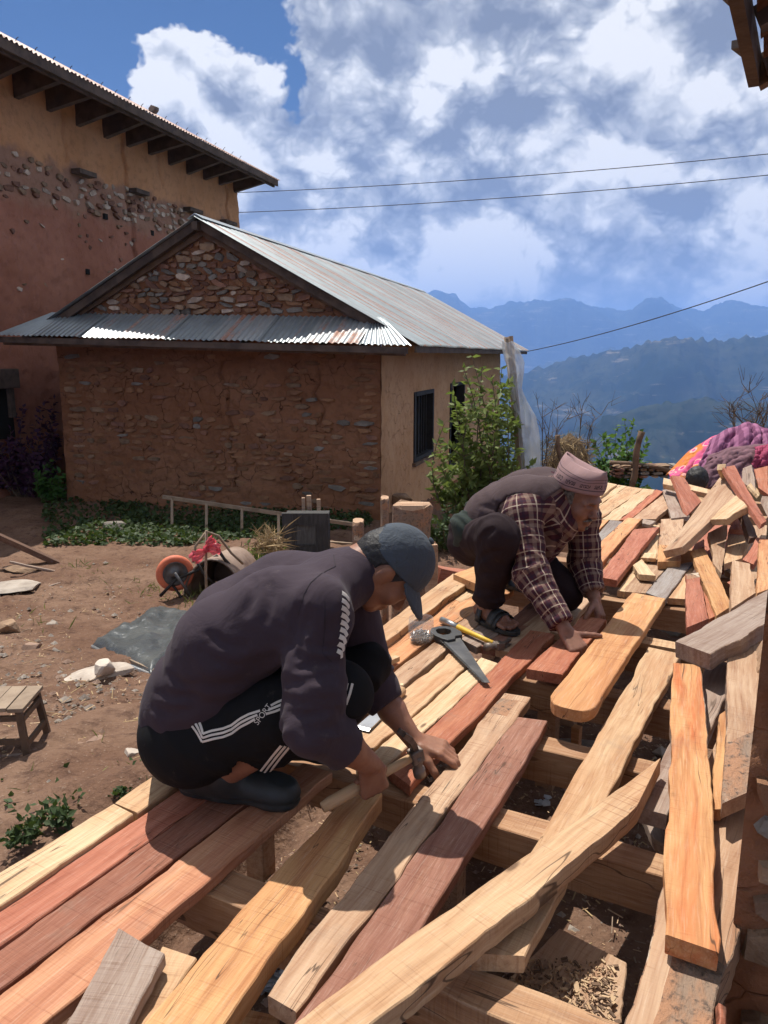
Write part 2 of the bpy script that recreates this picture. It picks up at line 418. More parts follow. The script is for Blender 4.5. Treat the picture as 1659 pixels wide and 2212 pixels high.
mud_material('mud_brown', (0.225, 0.100, 0.052), (0.275, 0.135, 0.075), (0.14, 0.062, 0.034), 0.8)
mud_material('mud_ochre', (0.50, 0.285, 0.155), (0.56, 0.34, 0.20), (0.40, 0.20, 0.10), 0.3, True)
def two_tone():
    m, nt, b = new_mat('mud_two_tone')           # ochre clay above, red clay wash below
    p = nt.add('ShaderNodeTexCoord').outputs['Object']; z = nt.add('ShaderNodeSeparateXYZ', {'Vector': p}).outputs['Z']
    n1 = nt.noise(p, 0.9, 5, 0.6); n2 = nt.noise(p, 7.0, 6, 0.72); n3 = nt.noise(nt.scale3(p, (1, 1, 0.5)), 30.0, 4, 0.7)
    och = nt.mix(nt.smooth(n1, 0.35, 0.65), (0.56, 0.275, 0.130), (0.63, 0.325, 0.165))
    red = nt.mix(nt.smooth(n1, 0.35, 0.65), (0.335, 0.140, 0.090), (0.40, 0.178, 0.118))
    wob = nt.math('MULTIPLY_ADD', nt.math('SUBTRACT', nt.noise(p, 2.2, 5), 0.5), 0.7, z)
    band = nt.mix(nt.smooth(wob, 4.92, 5.10), nt.mix(nt.smooth(wob, 4.22, 4.50), red, (0.36, 0.20, 0.135)), och)
    c = nt.mix(nt.math('MULTIPLY', nt.smooth(n2, 0.46, 0.72), 0.5), band, nt.mix(0.6, band, (0.10, 0.045, 0.03)))
    nt.put(b.inputs['Base Color'], c); b.inputs['Roughness'].default_value = 0.95; b.inputs['Specular IOR Level'].default_value = 0.12
    bump(nt, b, nt.math('ADD', nt.math('MULTIPLY', n2, 0.6), nt.math('MULTIPLY', n3, 0.4)), 0.8, 0.04); MATS['mud_two_tone'] = m
two_tone()
simple('stone_grey', (0.225, 0.20, 0.17), (0.14, 0.12, 0.10), 9, 0.85, 0.6, 30, 0.02, world=True, rnd=0.35)
simple('stone_tan', (0.30, 0.195, 0.12), (0.18, 0.11, 0.07), 9, 0.88, 0.6, 30, 0.02, world=True, rnd=0.3)
simple('stone_mud', (0.27, 0.14, 0.072), (0.19, 0.095, 0.052), 9, 0.92, 0.6, 30, 0.02, world=True, rnd=0.25)
simple('stone_pale', (0.52, 0.42, 0.33), (0.34, 0.25, 0.19), 9, 0.9, 0.6, 30, 0.02, world=True, rnd=0.3)
simple('stone_rust', (0.23, 0.115, 0.075), (0.14, 0.07, 0.05), 9, 0.9, 0.6, 30, 0.02, world=True, rnd=0.3)
simple('old_wood', (0.12, 0.085, 0.065), (0.06, 0.042, 0.034), 5, 0.85, 0.5, 30, 0.01, stretch=(1, 1, 1))
simple('old_wood_brown', (0.17, 0.105, 0.065), (0.09, 0.055, 0.035), 6, 0.85, 0.5, 40, 0.01)
simple('black_wood', (0.030, 0.026, 0.024), (0.018, 0.015, 0.014), 8, 0.7, 0.3, 50, 0.01)
simple('inner_shade', (0.012, 0.011, 0.010), (0.008, 0.008, 0.008), 4, 1.0, 0)  # near-black colour standing for the shade inside rooms and wall holes
def tin_material(name, base, rust_amt, rust=(0.23, 0.105, 0.065), metal=0.55, rough=0.42, lines=0.0):
    m, nt, b = new_mat(name)
    uv = nt.add('ShaderNodeUVMap').outputs[0]; inf = nt.add('ShaderNodeObjectInfo')
    off = nt.vmath('SCALE', (11.0, 7.0, 0.0), inf.outputs['Random']); uv = nt.vmath('ADD', uv, off)
    st = nt.noise(nt.scale3(uv, (9.0, 0.35, 1)), 1.0, 4, 0.6)         # streaks down the slope
    bl = nt.noise(nt.scale3(uv, (1.6, 1.1, 1)), 1.6, 6, 0.65)
    fine = nt.noise(uv, 26.0, 5, 0.7)
    r = nt.math('ADD', nt.math('MULTIPLY', st, 0.55), nt.math('MULTIPLY_ADD', bl, 0.40, nt.math('MULTIPLY', fine, 0.12)))
    r = nt.smooth(nt.math('ADD', r, rust_amt), 0.60, 0.72)
    if lines: r = nt.math('MAXIMUM', r, nt.math('MULTIPLY', nt.smooth(nt.noise(nt.scale3(uv, (15.0, 0.10, 1)), 1.0, 2, 0.5), 0.55, 0.62), nt.math('MULTIPLY_ADD', bl, 0.9, lines)), )
    c = nt.mix(nt.smooth(bl, 0.3, 0.7), base, tuple(x*0.72 for x in base))
    hs = nt.add('ShaderNodeHueSaturation', {'Color': c, 'Value': nt.math('MULTIPLY_ADD', inf.outputs['Random'], 0.3, 0.82)}).outputs[0]
    c = nt.mix(r, hs, nt.mix(nt.smooth(fine, 0.35, 0.65), rust, tuple(x*1.9 for x in rust)))
    nt.put(b.inputs['Base Color'], c)
    nt.put(b.inputs['Metallic'], nt.math('MULTIPLY_ADD', r, -metal, metal)); nt.put(b.inputs['Roughness'], nt.math('MULTIPLY_ADD', r, 0.35, rough))
    bump(nt, b, fine, 0.15, 0.01); MATS[name] = m
tin_material('tin', (0.40, 0.44, 0.455), 0.02)
tin_material('tin_main', (0.36, 0.405, 0.415), 0.02, (0.25, 0.125, 0.09), 0.3, 0.5, 0.55)
tin_material('tin_rusty', (0.50, 0.52, 0.52), 0.075)
tin_material('tin_red', (0.34, 0.20, 0.165), 0.05, (0.20, 0.10, 0.075), 0.15, 0.6)

def corrugated(name, a0, b0, b1, a1, mat, parent, pitch=0.076, amp=0.009, rows=5, sag=0.0):
    """sheet between the lower edge a0-b0 and the upper edge a1-b1; ribs run up the slope"""
    a0, b0, b1, a1 = [np.array(p, float) for p in (a0, b0, b1, a1)]
    w = np.linalg.norm(b0-a0); n = max(2, int(round(w/pitch)))*6+1
    s = np.linspace(0, 1, n)[None, :, None]; t = np.linspace(0, 1, rows)[:, None, None]
    P = (a0*(1-s)+b0*s)*(1-t)+(a1*(1-s)+b1*s)*t
    nrm = np.cross(b0-a0, a1-a0); nrm /= np.linalg.norm(nrm)
    if nrm[2] < 0: nrm = -nrm
    P = P+nrm*(amp*np.sin(s*w/pitch*2*math.pi)+sag*np.sin(t*math.pi))
    me = grid_mesh(name, P, mat)
    uv = me.uv_layers.new(name='UVMap'); L = np.linalg.norm(a1-a0)
    U = np.stack([np.broadcast_to(s*w, P.shape[:2]+(1,))[..., 0], np.broadcast_to(t*L, P.shape[:2]+(1,))[..., 0]], -1).reshape(-1, 2)
    idx = np.empty(len(me.loops), int); me.loops.foreach_get('vertex_index', idx)
    uv.data.foreach_set('uv', U[idx].ravel())
    return link(name, me, parent)
# stones: a few irregular outlines shared by all, placed with their own size and tilt
STONES = []
def make_stones():
    rg = random.Random(5)
    for k in range(16):
        n = rg.choice((5, 6, 6, 7, 8)); mb = MB()
        a0 = rg.random()*6
        out = []
        for i in range(n):
            a = a0+2*math.pi*(i+rg.uniform(-0.28, 0.28))/n
            c, s = math.cos(a), math.sin(a); r = 0.5/max(abs(c), abs(s))**0.95*rg.uniform(0.80, 1.0)
            out.append((c*r, s*r))
        vs = [(x, 0.35, z) for x, z in out]+[(x*0.96, -0.25, z*0.96) for x, z in out]+[(x*rg.uniform(.84, .94), -0.5-rg.uniform(0, .15), z*rg.uniform(.80, .93)) for x, z in out]
        fs = []
        for r in range(2):
            for i in range(n): fs.append((r*n+i, r*n+(i+1) % n, (r+1)*n+(i+1) % n, (r+1)*n+i))
        fs.append(tuple(2*n+i for i in range(n)))
        mb.add(vs, fs); STONES.append(mb.mesh('stone'))
make_stones()
_sm = {}
def stone(parent, x, y, z, w, d, h, mat, rg, tilt=0.0, axis='y', k=None, name='stone'):
    k = rg.randrange(len(STONES)) if k is None else k
    key = (k, mat)
    if key not in _sm:
        me = STONES[k].copy(); me.materials.clear(); me.materials.append(MATS[mat]); _sm[key] = me
    o = bpy.data.objects.new(name, _sm[key]); COL.objects.link(o); o.parent = parent
    o.location = (x, y, z); o.scale = (w, d, h)
    o.rotation_euler = (0, tilt, 0) if axis == 'y' else (0, 0, 0)
    if axis == 'x': o.rotation_euler = Euler((0, tilt, R(90)), 'XYZ')
    return o

def wall_grid(name, O, U, V, nu, nv, disp, mat, parent, holes=(), flip=False):
    """wall surface O + u*U + v*V (U, V unit vectors times length), pushed along its normal; holes are (u0,u1,v0,v1) in metres"""
    O = np.array(O, float); U = np.array(U, float); V = np.array(V, float)
    lu, lv = np.linalg.norm(U), np.linalg.norm(V); n = np.cross(U, V); n /= np.linalg.norm(n)
    if flip: n = -n
    us = np.linspace(0, lu, nu); vs = np.linspace(0, lv, nv)
    for h in holes:                            # snap lines to the hole's edges
        for arr, lo, hi in ((us, h[0], h[1]), (vs, h[2], h[3])):
            for e in (lo, hi): arr[np.argmin(abs(arr-e))] = e
    uu, vv = np.meshgrid(us, vs)
    D = disp(uu, vv)
    for h in holes:
        ins = (uu >= h[0]-1e-6) & (uu <= h[1]+1e-6) & (vv >= h[2]-1e-6) & (vv <= h[3]+1e-6); D = np.where(ins, 0, D)
    P = O+uu[..., None]*U/lu+vv[..., None]*V/lv+D[..., None]*n
    m, k = P.shape[:2]; f = []
    for j in range(m-1):
        for i in range(k-1):
            cu = (us[i]+us[i+1])/2; cv = (vs[j]+vs[j+1])/2
            if any(h[0] < cu < h[1] and h[2] < cv < h[3] for h in holes): continue
            a = j*k+i; q = (a, a+1, a+k+1, a+k); f.append(q[::-1] if flip else q)
    me = bpy.data.meshes.new(name); me.from_pydata(P.reshape(-1, 3).tolist(), [], f); me.update()
    me.polygons.foreach_set('use_smooth', [True]*len(me.polygons)); me.materials.append(MATS[mat])
    return link(name, me, parent)
def groove(uu, vv, path, w, depth):
    """depth of a crack that follows PATH (points u,v)"""
    best = np.full(uu.shape, 9.0)
    for (a, b) in zip(path[:-1], path[1:]):
        a = np.array(a); b = np.array(b); d = b-a; t = np.clip(((uu-a[0])*d[0]+(vv-a[1])*d[1])/(d@d), 0, 1)
        best = np.minimum(best, np.hypot(uu-a[0]-t*d[0], vv-a[1]-t*d[1]))
    return -depth*sstep(w, w*0.3, best)

# ------------------------------------------------------------------ the small stone house with the tin roof
def small_house():
    L = np.array([-4.549, 10.929, -1.0]); ang = R(-16.41); Wd = 4.70; LEN = 10.5
    h = thing('stone_house', 'low mud and stone house with rusty corrugated tin roof and stone gable', 'house', L, ang)
    rg = random.Random(21)
    # walls
    def dfront(u, v):
        d = 0.016*fbm(u*2.1, v*2.6, 0, 4, 5)+0.010*fbm(u*9, v*13, 0, 3, 8)+0.05*np.exp(-v/0.25)*0.5
        d = d+groove(uu=u, vv=v, path=[(2.55, 2.0), (2.5, 1.85), (2.62, 1.6), (2.58, 1.35), (2.66, 1.1), (2.6, 0.85), (2.7, 0.6), (2.64, 0.3)], w=0.022, depth=0.05)
        d = d+groove(uu=u, vv=v, path=[(3.85, 2.0), (3.9, 1.75), (3.8, 1.6), (3.95, 1.4), (3.88, 1.2)], w=0.018, depth=0.04)
        return d
    wall_grid('front_wall', (0, 0, -0.25), (Wd, 0, 0), (0, 0, 2.66), 236, 133, lambda u, v: dfront(u, v-0.25), 'mud_brown', h)
    def dside(u, v): return 0.012*fbm(u*1.7, v*1.7, 0, 4, 15)+0.007*fbm(u*11, v*5, 0, 3, 18)
    holes = [(1.66, 2.92, 0.54+.25, 1.56+.25), (4.25, 5.6, 0.25, 1.6+.25)]
    wall_grid('side_wall', (Wd, 0, -0.25), (0, LEN, 0), (0, 0, 2.68), 190, 70, dside, 'mud_ochre', h, holes)
    mb = MB(); mb.box((Wd-0.22, LEN/2, -1.6), (0.5, LEN-0.02, 2.75)); mb.build('plinth_wall', 'mud_brown', h)
    mb = MB(); mb.box((0.06, LEN/2, 0.95), (0.1, LEN-0.1, 2.4)); mb.box((Wd/2, LEN-0.05, 0.95), (Wd-0.2, 0.1, 2.4)); mb.build('rear_wall', 'mud_brown', h)
    # gable above the pent roof
    apex = (2.353, 3.64)
    mb = MB(); mb.prism([(0.0, 2.3), (Wd, 2.3), (4.45, 2.48), (2.353, 3.62), (0.15, 2.5)], 0.2, Matrix(((1, 0, 0, 0), (0, 0, 1, 0.032), (0, 1, 0, 0), (0, 0, 0, 1))))
    mb.build('gable_wall', 'mud_brown', h)
    # stones in the front wall: courses, part of them under the plaster
    z = 0.03; row = 0; nst = 0
    mats = ['stone_mud']*14+['stone_tan']*3+['stone_grey']*2+['stone_rust']*4
    while z < 2.08:
        hh = rg.uniform(0.055, 0.10); x = 0.04+rg.uniform(0, 0.1)
        while x < Wd-0.1:
            w = rg.uniform(0.11, 0.30); quoin = x < 0.25 or x > Wd-0.42
            if quoin: w = rg.uniform(0.2, 0.36)
            dens = 0.36+0.22*(1-z/2.1)
            if nst < 290 and (quoin or rg.random() < dens*(0.5+1.0*float(vnoise(x*1.3, z*2.0, 0, 4) > -0.25))):
                w2 = min(w, Wd-0.02-x)
                stone(h, x+w2/2, 0.018-rg.uniform(0, 0.014), z+hh/2, w2*0.95, 0.05, hh*rg.uniform(0.75, 0.98), rg.choice(mats), rg, rg.uniform(-0.07, 0.07)); nst += 1
            x += w+0.012
        z += hh+0.008; row += 1
    # gable stones: rough, tilted, packed in leaning courses
    mats = ['stone_rust']*5+['stone_tan']*5+['stone_mud']*3+['stone_pale']*2+['stone_grey']*3
    z = 2.60
    while z < 3.50:
        hh = rg.uniform(0.06, 0.105); half = lambda zz: max(0.0, (3.62-zz)/(3.62-2.5))
        x0 = 2.353-2.15*half(z+hh*0.7); x1 = 2.353+2.15*half(z+hh*0.7); x = x0
        lean = rg.choice((-1, 1))*rg.uniform(0.1, 0.55) if row % 2 else rg.uniform(-0.15, 0.15)
        while x < x1-0.05:
            w = rg.uniform(0.10, 0.30)
            stone(h, x+w/2, 0.072+rg.uniform(-0.02, 0.012), z+hh/2+rg.uniform(-0.012, 0.012), min(w, x1-x)*1.0, 0.12, hh*rg.uniform(0.8, 1.1), rg.choice(mats), rg, lean+rg.uniform(-0.2, 0.2))
            x += w*0.97
        z += hh*0.93; row += 1
    stone(h, 2.40, 0.05, 3.42, 0.26, 0.12, 0.14, 'stone_tan', rg, 0.03, k=3)
    # pent roof over the front: sheets with lapped edges
    nS = 9; xs = np.linspace(-0.42, 5.22, nS+1)
    for i in range(nS):
        za = 2.335-0.027*xs[i]; zb = 2.335-0.027*xs[i+1]; lift = 0.006*(i % 2); k = rg.uniform(-0.02, 0.02)
        up0, up1 = (min(max(xs[i], -0.02), Wd), min(max(xs[i+1], -0.02), Wd))
        zr = lambda x: 2.66-0.027*x
        corrugated('roof_sheet', (xs[i]-0.02, -0.64+k, za+lift), (xs[i+1]+0.03, -0.64+k, zb+lift), (up1+0.03, 0.02, zr(up1)+lift), (up0-0.02, 0.02, zr(up0)+lift), 'tin' if i not in (3, 5, 7) else 'tin_rusty', h)
    # main slopes
    nM = 16; ys = np.linspace(-0.20, 11.9, nM+1)
    for i in range(nM):
        lift = 0.005*(i % 2)
        corrugated('roof_sheet', (5.24, ys[i]-0.02, 2.20+lift), (5.24, ys[i+1]+0.03, 2.20+lift), (2.353, ys[i+1]+0.03, 3.77+lift), (2.353, ys[i]-0.02, 3.77+lift), 'tin_main', h, pitch=0.105, amp=0.016, rows=4)
    for i in range(6):
        corrugated('roof_sheet', (-0.5, -0.2+2.05*i, 2.28), (-0.5, -0.2+2.05*(i+1), 2.28), (2.353, -0.2+2.05*(i+1), 3.765), (2.353, -0.2+2.05*i, 3.765), 'tin', h, rows=3)
    mb = MB(); mb.prism([(-0.11, -0.045), (0, 0.02), (0.11, -0.045), (0, 0.005)], 12.1, Matrix(((1, 0, 0, 2.353), (0, 0, 1, -0.2), (0, 1, 0, 3.79), (0, 0, 0, 1)))); mb.build('ridge_cap', 'tin', h).data.uv_layers.new(name='UVMap')
    # timbers
    for (x1, z1) in ((-0.30, 2.30), (5.02, 2.24)):
        mb = MB(); mb.bar((2.353, -0.10, 3.70), (x1, -0.10, z1), 0.07, 0.10); mb.build('barge_rafter', 'old_wood', h)
        mb = MB(); mb.bar((2.353, -0.02, 3.60), (x1*0.96+0.1, -0.02, z1+0.02), 0.05, 0.07); mb.build('rafter', 'old_wood_brown', h)
    mb = MB(); mb.bar((2.353, -0.22, 3.66), (2.353, 10.4, 3.66), 0.08, 0.1); mb.build('ridge_beam', 'old_wood', h)
    mb = MB(); mb.bar((-0.44, -0.60, 2.29), (5.2, -0.60, 2.135), 0.03, 0.075); mb.build('fascia_board', 'old_wood', h)
    mb = MB(); mb.bar((-0.40, -0.52, 2.245), (5.15, -0.52, 2.10), 0.05, 0.05); mb.build('eave_batten', 'old_wood_brown', h)
    mb = MB(); mb.bar((5.19, -0.2, 2.15), (5.19, 11.9, 2.15), 0.03, 0.075); mb.build('fascia_board', 'old_wood', h)
    for i in range(10):
        x = 0.05+0.51*i
        mb = MB(); mb.bar((x, 0.1, 2.55-0.027*x), (x, -0.6, 2.27-0.027*x), 0.05, 0.06); mb.build('rafter', 'old_wood_brown', h)
    for i in range(12):
        mb = MB(); mb.bar((4.5, 0.4+0.9*i, 2.50), (5.17, 0.4+0.9*i, 2.16), 0.05, 0.06); mb.build('rafter', 'old_wood_brown', h)
    for (u0, u1, v0, v1) in holes:
        v0 -= 0.25; v1 -= 0.25; door = v0 < 0.3
        w = bpy.data.objects.new('doorway' if door else 'window', None); COL.objects.link(w); w.parent = h
        mb = MB()
        for yy in (u0+0.035, u1-0.035): mb.box((Wd-0.06, yy, (v0+v1)/2), (0.16, 0.07, v1-v0))
        for zz in (v0+0.03, v1-0.03): mb.box((Wd-0.058, (u0+u1)/2, zz), (0.165, u1-u0-0.14, 0.06))
        mb.build('frame', 'black_wood', w)
        if not door:
            for k in range(1, 7):
                yy = u0+0.07+(u1-u0-0.14)*k/7; mb = MB(); mb.box((Wd-0.07, yy, (v0+v1)/2), (0.03, 0.05 if k == 3 else 0.022, v1-v0-0.12)); mb.build('window_bar', 'black_wood', w)
            mb = MB(); mb.box((Wd-0.05, (u0+u1)/2, v0-0.03), (0.2, u1-u0+0.1, 0.05)); mb.build('sill', 'old_wood_brown', w)
            mb = MB(); mb.box((Wd-0.16, u0+0.36, (v0+v1)/2), (0.03, 0.5, v1-v0-0.14)); mb.build('shutter', 'old_wood', w)
        mb = MB(); mb.box((Wd-0.35, (u0+u1)/2, (v0+v1)/2), (0.04, u1-u0+0.6, v1-v0+0.5)); mb.build('inner_shade_panel', 'inner_shade', w)  # added panel, painted near black for the unlit room behind
    return h
small_house()

# ------------------------------------------------------------------ the tall clay house on the left
def big_house():
    P0 = np.array([-5.70, 10.90, -1.0]); ang = R(-16.41)
    h = thing('clay_house', 'tall two storey clay house, ochre above and red below, cracked wall', 'house', P0, ang)
    rg = random.Random(33)
    y0, y1, top = -2.2, 8.28, 6.3
    def disp(u, v):
        d = 0.018*fbm(u*1.4, v*1.4, 0, 4, 25)+0.012*fbm(u*7, v*6, 0, 3, 28)
        d = d+groove(u, v, [(6.05, 6.1), (6.08, 5.85), (6.0, 5.6), (6.1, 5.35), (6.06, 5.1), (6.16, 4.9), (6.12, 4.6), (6.22, 4.4), (6.18, 4.0), (6.26, 3.7)], 0.065, 0.22)
        d = d+groove(u, v, [(4.5, 5.9), (4.52, 5.7), (4.45, 5.5), (4.55, 5.3), (4.5, 5.1)], 0.028, 0.05)
        d = d+groove(u, v, [(9.9, 5.9), (9.95, 5.6), (9.85, 5.35), (9.95, 5.1), (9.9, 4.9)], 0.065, 0.16)
        d = d+groove(u, v, [(7.2, 5.9), (7.15, 5.6), (7.3, 5.3)], 0.025, 0.05)
        return d
    wall_grid('wall', (0, y0, -0.3), (0, y1-y0, 0), (0, 0, top+0.3), 330, 200, lambda u, v: disp(u, v-0.3), 'mud_two_tone', h)
    mb = MB(); mb.box((-3.1, (y0+y1)/2, top/2-0.2), (6.1, y1-y0-0.04, top-0.3)); mb.build('rear_wall', 'mud_two_tone', h)
    # bare stones in the worn band and scattered lower down
    mats = ['stone_pale']*5+['stone_tan']*3+['stone_rust']*3
    n = 0
    for row in range(6):
        z = 4.46+0.098*row; y = -0.2+rg.uniform(0, 0.2)
        while y < y1-0.15:
            w = rg.uniform(0.09, 0.24)
            if rg.random() < 0.66: stone(h, -0.022+rg.uniform(-0.01, 0.012), y, z+rg.uniform(-0.03, 0.03)-0.02*math.sin(y), w, 0.09, rg.uniform(0.06, 0.11), rg.choice(mats), rg, rg.uniform(-0.4, 0.4), 'x'); n += 1
            y += w+rg.uniform(0.0, 0.06)
    for k in range(58):
        y = rg.uniform(0.2, 7.8); z = 4.4-abs(rg.gauss(0, 0.75))
        if z > 2.2: stone(h, -0.015, y, z, rg.uniform(0.05, 0.14), 0.06, rg.uniform(0.03, 0.08), rg.choice(['stone_pale', 'stone_tan', 'stone_rust']), rg, rg.uniform(-0.5, 0.5), 'x')
    for (y, w, ln) in ((2.58, 0.42, 0.20), (4.12, 0.40, 0.22), (6.02, 0.5, 0.18), (7.55, 0.5, 0.2)):
        mb = MB(); mb.bar((0.10, y-w/2, 4.98), (0.11, y+w/2, 4.98), 0.17, 0.075); mb.build('beam_end', 'old_wood', h, bevel=0.006)
    mb = MB(); mb.bar((-0.35, 8.2, 4.86), (0.12, 8.5, 4.86), 0.09, 0.05); mb.bar((-0.2, 8.35, 4.72), (0.75, 8.9, 4.66), 0.10, 0.035); mb.build('broken_plank', 'old_wood_brown', h)
    # putlog holes: near-black blocks, the shade inside put into their colour
    for (y, z) in ((2.6, 3.45), (3.2, 4.42), (4.6, 4.35), (5.5, 4.3)):
        mb = MB(); mb.box((0.004, y, z), (0.05, 0.09, 0.09)); mb.build('hole_shade_block', 'inner_shade', h)
    # roof: tin on rafters, wide eave
    ex, ez, rx, rz = 0.92, 6.02, -3.4, 8.30
    N = 13; ys = np.linspace(-3.0, 8.55, N+1)
    for i in range(N):
        corrugated('roof_sheet', (ex, ys[i]-0.02, ez+0.005*(i % 2)), (ex, ys[i+1]+0.03, ez+0.005*(i % 2)), (rx, ys[i+1]+0.03, rz), (rx, ys[i]-0.02, rz), 'tin_red', h, pitch=0.09, amp=0.014, rows=4)
    corrugated('roof_sheet', (-7.6, -3.0, ez), (-7.6, 8.55, ez), (rx, 8.55, rz), (rx, -3.0, rz), 'tin_red', h, pitch=0.3, rows=3)
    mb = MB(); mb.bar((ex-0.03, -3.0, ez-0.07), (ex-0.03, 8.5, ez-0.07), 0.035, 0.13); mb.build('fascia_board', 'old_wood', h)
    mb = MB(); mb.bar((ex-0.10, -3.0, ez-0.10), (ex-0.10, 8.45, ez-0.10), 0.05, 0.12); mb.build('eave_beam', 'old_wood', h)
    sl = (rz-ez)/(ex-rx)
    mb = MB(); mb.add([(ex-0.05, -3, ez-0.045), (ex-0.05, 8.5, ez-0.045), (-0.3, 8.5, ez-0.045+sl*(ex+0.25)), (-0.3, -3, ez-0.045+sl*(ex+0.25))], [(0, 1, 2, 3)]); mb.build('soffit_boards', 'old_wood_brown', h)
    for i in range(14):
        y = -0.75+0.68*i
        if y > 8.4: break
        mb = MB(); mb.add([(0.0, y-0.05, ez-0.30+0.03*math.sin(y*7)), (0.0, y+0.05, ez-0.30+0.03*math.sin(y*7)), (0, y-0.05, ez+0.30), (0, y+0.05, ez+0.30), (ex-0.12, y-0.05, ez-0.13), (ex-0.12, y+0.05, ez-0.13), (ex-0.12, y-0.05, ez-0.03), (ex-0.12, y+0.05, ez-0.03)],
                          [(0, 1, 5, 4), (2, 6, 7, 3), (0, 4, 6, 2), (1, 3, 7, 5), (4, 5, 7, 6), (0, 2, 3, 1)])
        mb.build('rafter', 'old_wood', h)
    for i in range(24):
        y = -0.6+0.39*i; k = 0.55; mb = MB()
        x = ex-0.9; z = ez+sl*0.9
        mb.tube([(x, y, z), (x+0.01, y+0.01, z+0.05), (x+0.03, y+0.03, z+0.075)], 0.006, 5); mb.build('roof_hook', 'black_wood', h)
    # upper window with a heavy frame, half out of the picture
    w = bpy.data.objects.new('window', None); COL.objects.link(w); w.parent = h
    mb = MB(); mb.box((0.07, 0.22, 1.75), (0.16, 0.9, 0.28)); mb.build('lintel', 'old_wood', w, bevel=0.01)
    mb = MB(); mb.box((0.03, 0.30, 1.25), (0.10, 0.5, 0.72)); mb.build('inner_shade_panel', 'inner_shade', w)  # block painted near black for the shade inside the window
    mb = MB(); mb.box((0.08, 0.50, 1.40), (0.12, 0.09, 0.42)); mb.build('frame', 'old_wood', w)
    st = stone(None, 0, 0, 0, 0.16, 0.14, 0.14, 'stone_grey', rg, name='roof_weight_stone')
    M = h.matrix_basis if False else Matrix.Translation(Vector(P0)) @ Matrix.Rotation(ang, 4, 'Z')
    st.location = M @ Vector((0.05, 4.85, ez+sl*0.87+0.09)); st.rotation_euler = (0, 0, ang)
    tag(st, 'small grey stone weighing down the roof edge of the tall clay house', 'stone')
big_house()

# ------------------------------------------------------------------ the near house on the right: rough wall edge and tiled eave
def near_house():
    ang = math.atan2(0.478, 0.878)            # wall runs with the floor boards
    base = np.array([0.668, 1.285, -0.42])
    h = thing('near_house', 'house at right edge with rough stone wall and dark tiled eave above', 'house', base, -ang)
    rg = random.Random(44)
    # local y runs along the wall away from the camera, local x to the right
    def disp(u, v): return 0.010*fbm(u*6, v*6, 0, 4, 61)+0.008*fbm(u*23, v*23, 0, 3, 62)
    wall_grid('wall', (0, 0, -0.1), (0.7, 0, 0), (0, 0, 2.2), 60, 160, disp, 'mud_brown', h)
    mb = MB(); mb.box((0.36, 0.14, 0.98), (0.66, 0.24, 2.1)); mb.build('rear_wall', 'mud_brown', h)
    z = -0.05
    while z < 1.9:
        hh = rg.uniform(0.05, 0.10); x = rg.uniform(0.0, 0.02)
        while x < 0.6:
            w = rg.uniform(0.10, 0.22)
            if rg.random() < 0.8: stone(h, x+w/2, 0.012, z+hh/2, w*0.95, 0.07, hh, rg.choice(['stone_mud', 'stone_tan', 'stone_grey']), rg, rg.uniform(-0.05, 0.05))
            x += w+0.01
        z += hh+0.01
    # eave: low edge at x = -0.24, roof rises to the right; dark boards, battens and tile rows seen from below
    Cn = py(1629, 188, 2.4)-base; ex = float(Cn[0]*0.878-Cn[1]*0.478); ye = float(Cn[0]*0.478+Cn[1]*0.878); ez = float(Cn[2]); s = math.tan(R(24))
    mb = MB(); mb.bar((ex, -2.2, ez+0.035), (ex, ye, ez+0.035), 0.03, 0.07); mb.build('fascia_board', 'old_wood', h)
    mb = MB(); mb.bar((ex, ye, ez+0.03), (2.2, ye, ez+0.03+(2.2-ex)*s), 0.05, 0.08); mb.build('barge_board', 'old_wood_brown', h)
    for i in range(9):
        x = ex+0.03+0.15*i; z = ez+0.045+(x-ex)*s
        n = 150; yy = np.linspace(-2.2, ye-0.02, n); P = np.zeros((3, n, 3))
        for r, (dx, dz) in enumerate(((0, 0.02), (0.0, -0.016), (0.2, 0.2*s+0.006))):
            P[r, :, 0] = x+dx; P[r, :, 1] = yy; P[r, :, 2] = z+dz+0.014*np.sin(yy*2*math.pi/0.15)+0.004*fbm(yy*9, yy*0+i, 0, 2, 3)
        link('tile_row', grid_mesh('tile_row', P, 'stone_rust'), h)
    for i in range(10):
        y = ye-0.06-0.36*i; mb = MB(); mb.bar((ex+0.03, y, ez+0.025), (2.2, y, ez+0.025+(2.17-ex)*s), 0.05, 0.05); mb.build('rafter', 'old_wood', h)
    for k, y in enumerate((0.35, 0.62, 0.98)):
        mb = MB(); mb.bar((ex-0.03, y, ez+0.06), (ex-0.015, y+0.10, ez+0.07), 0.04, 0.02); mb.build('broken_tile', 'stone_grey', h)
near_house()
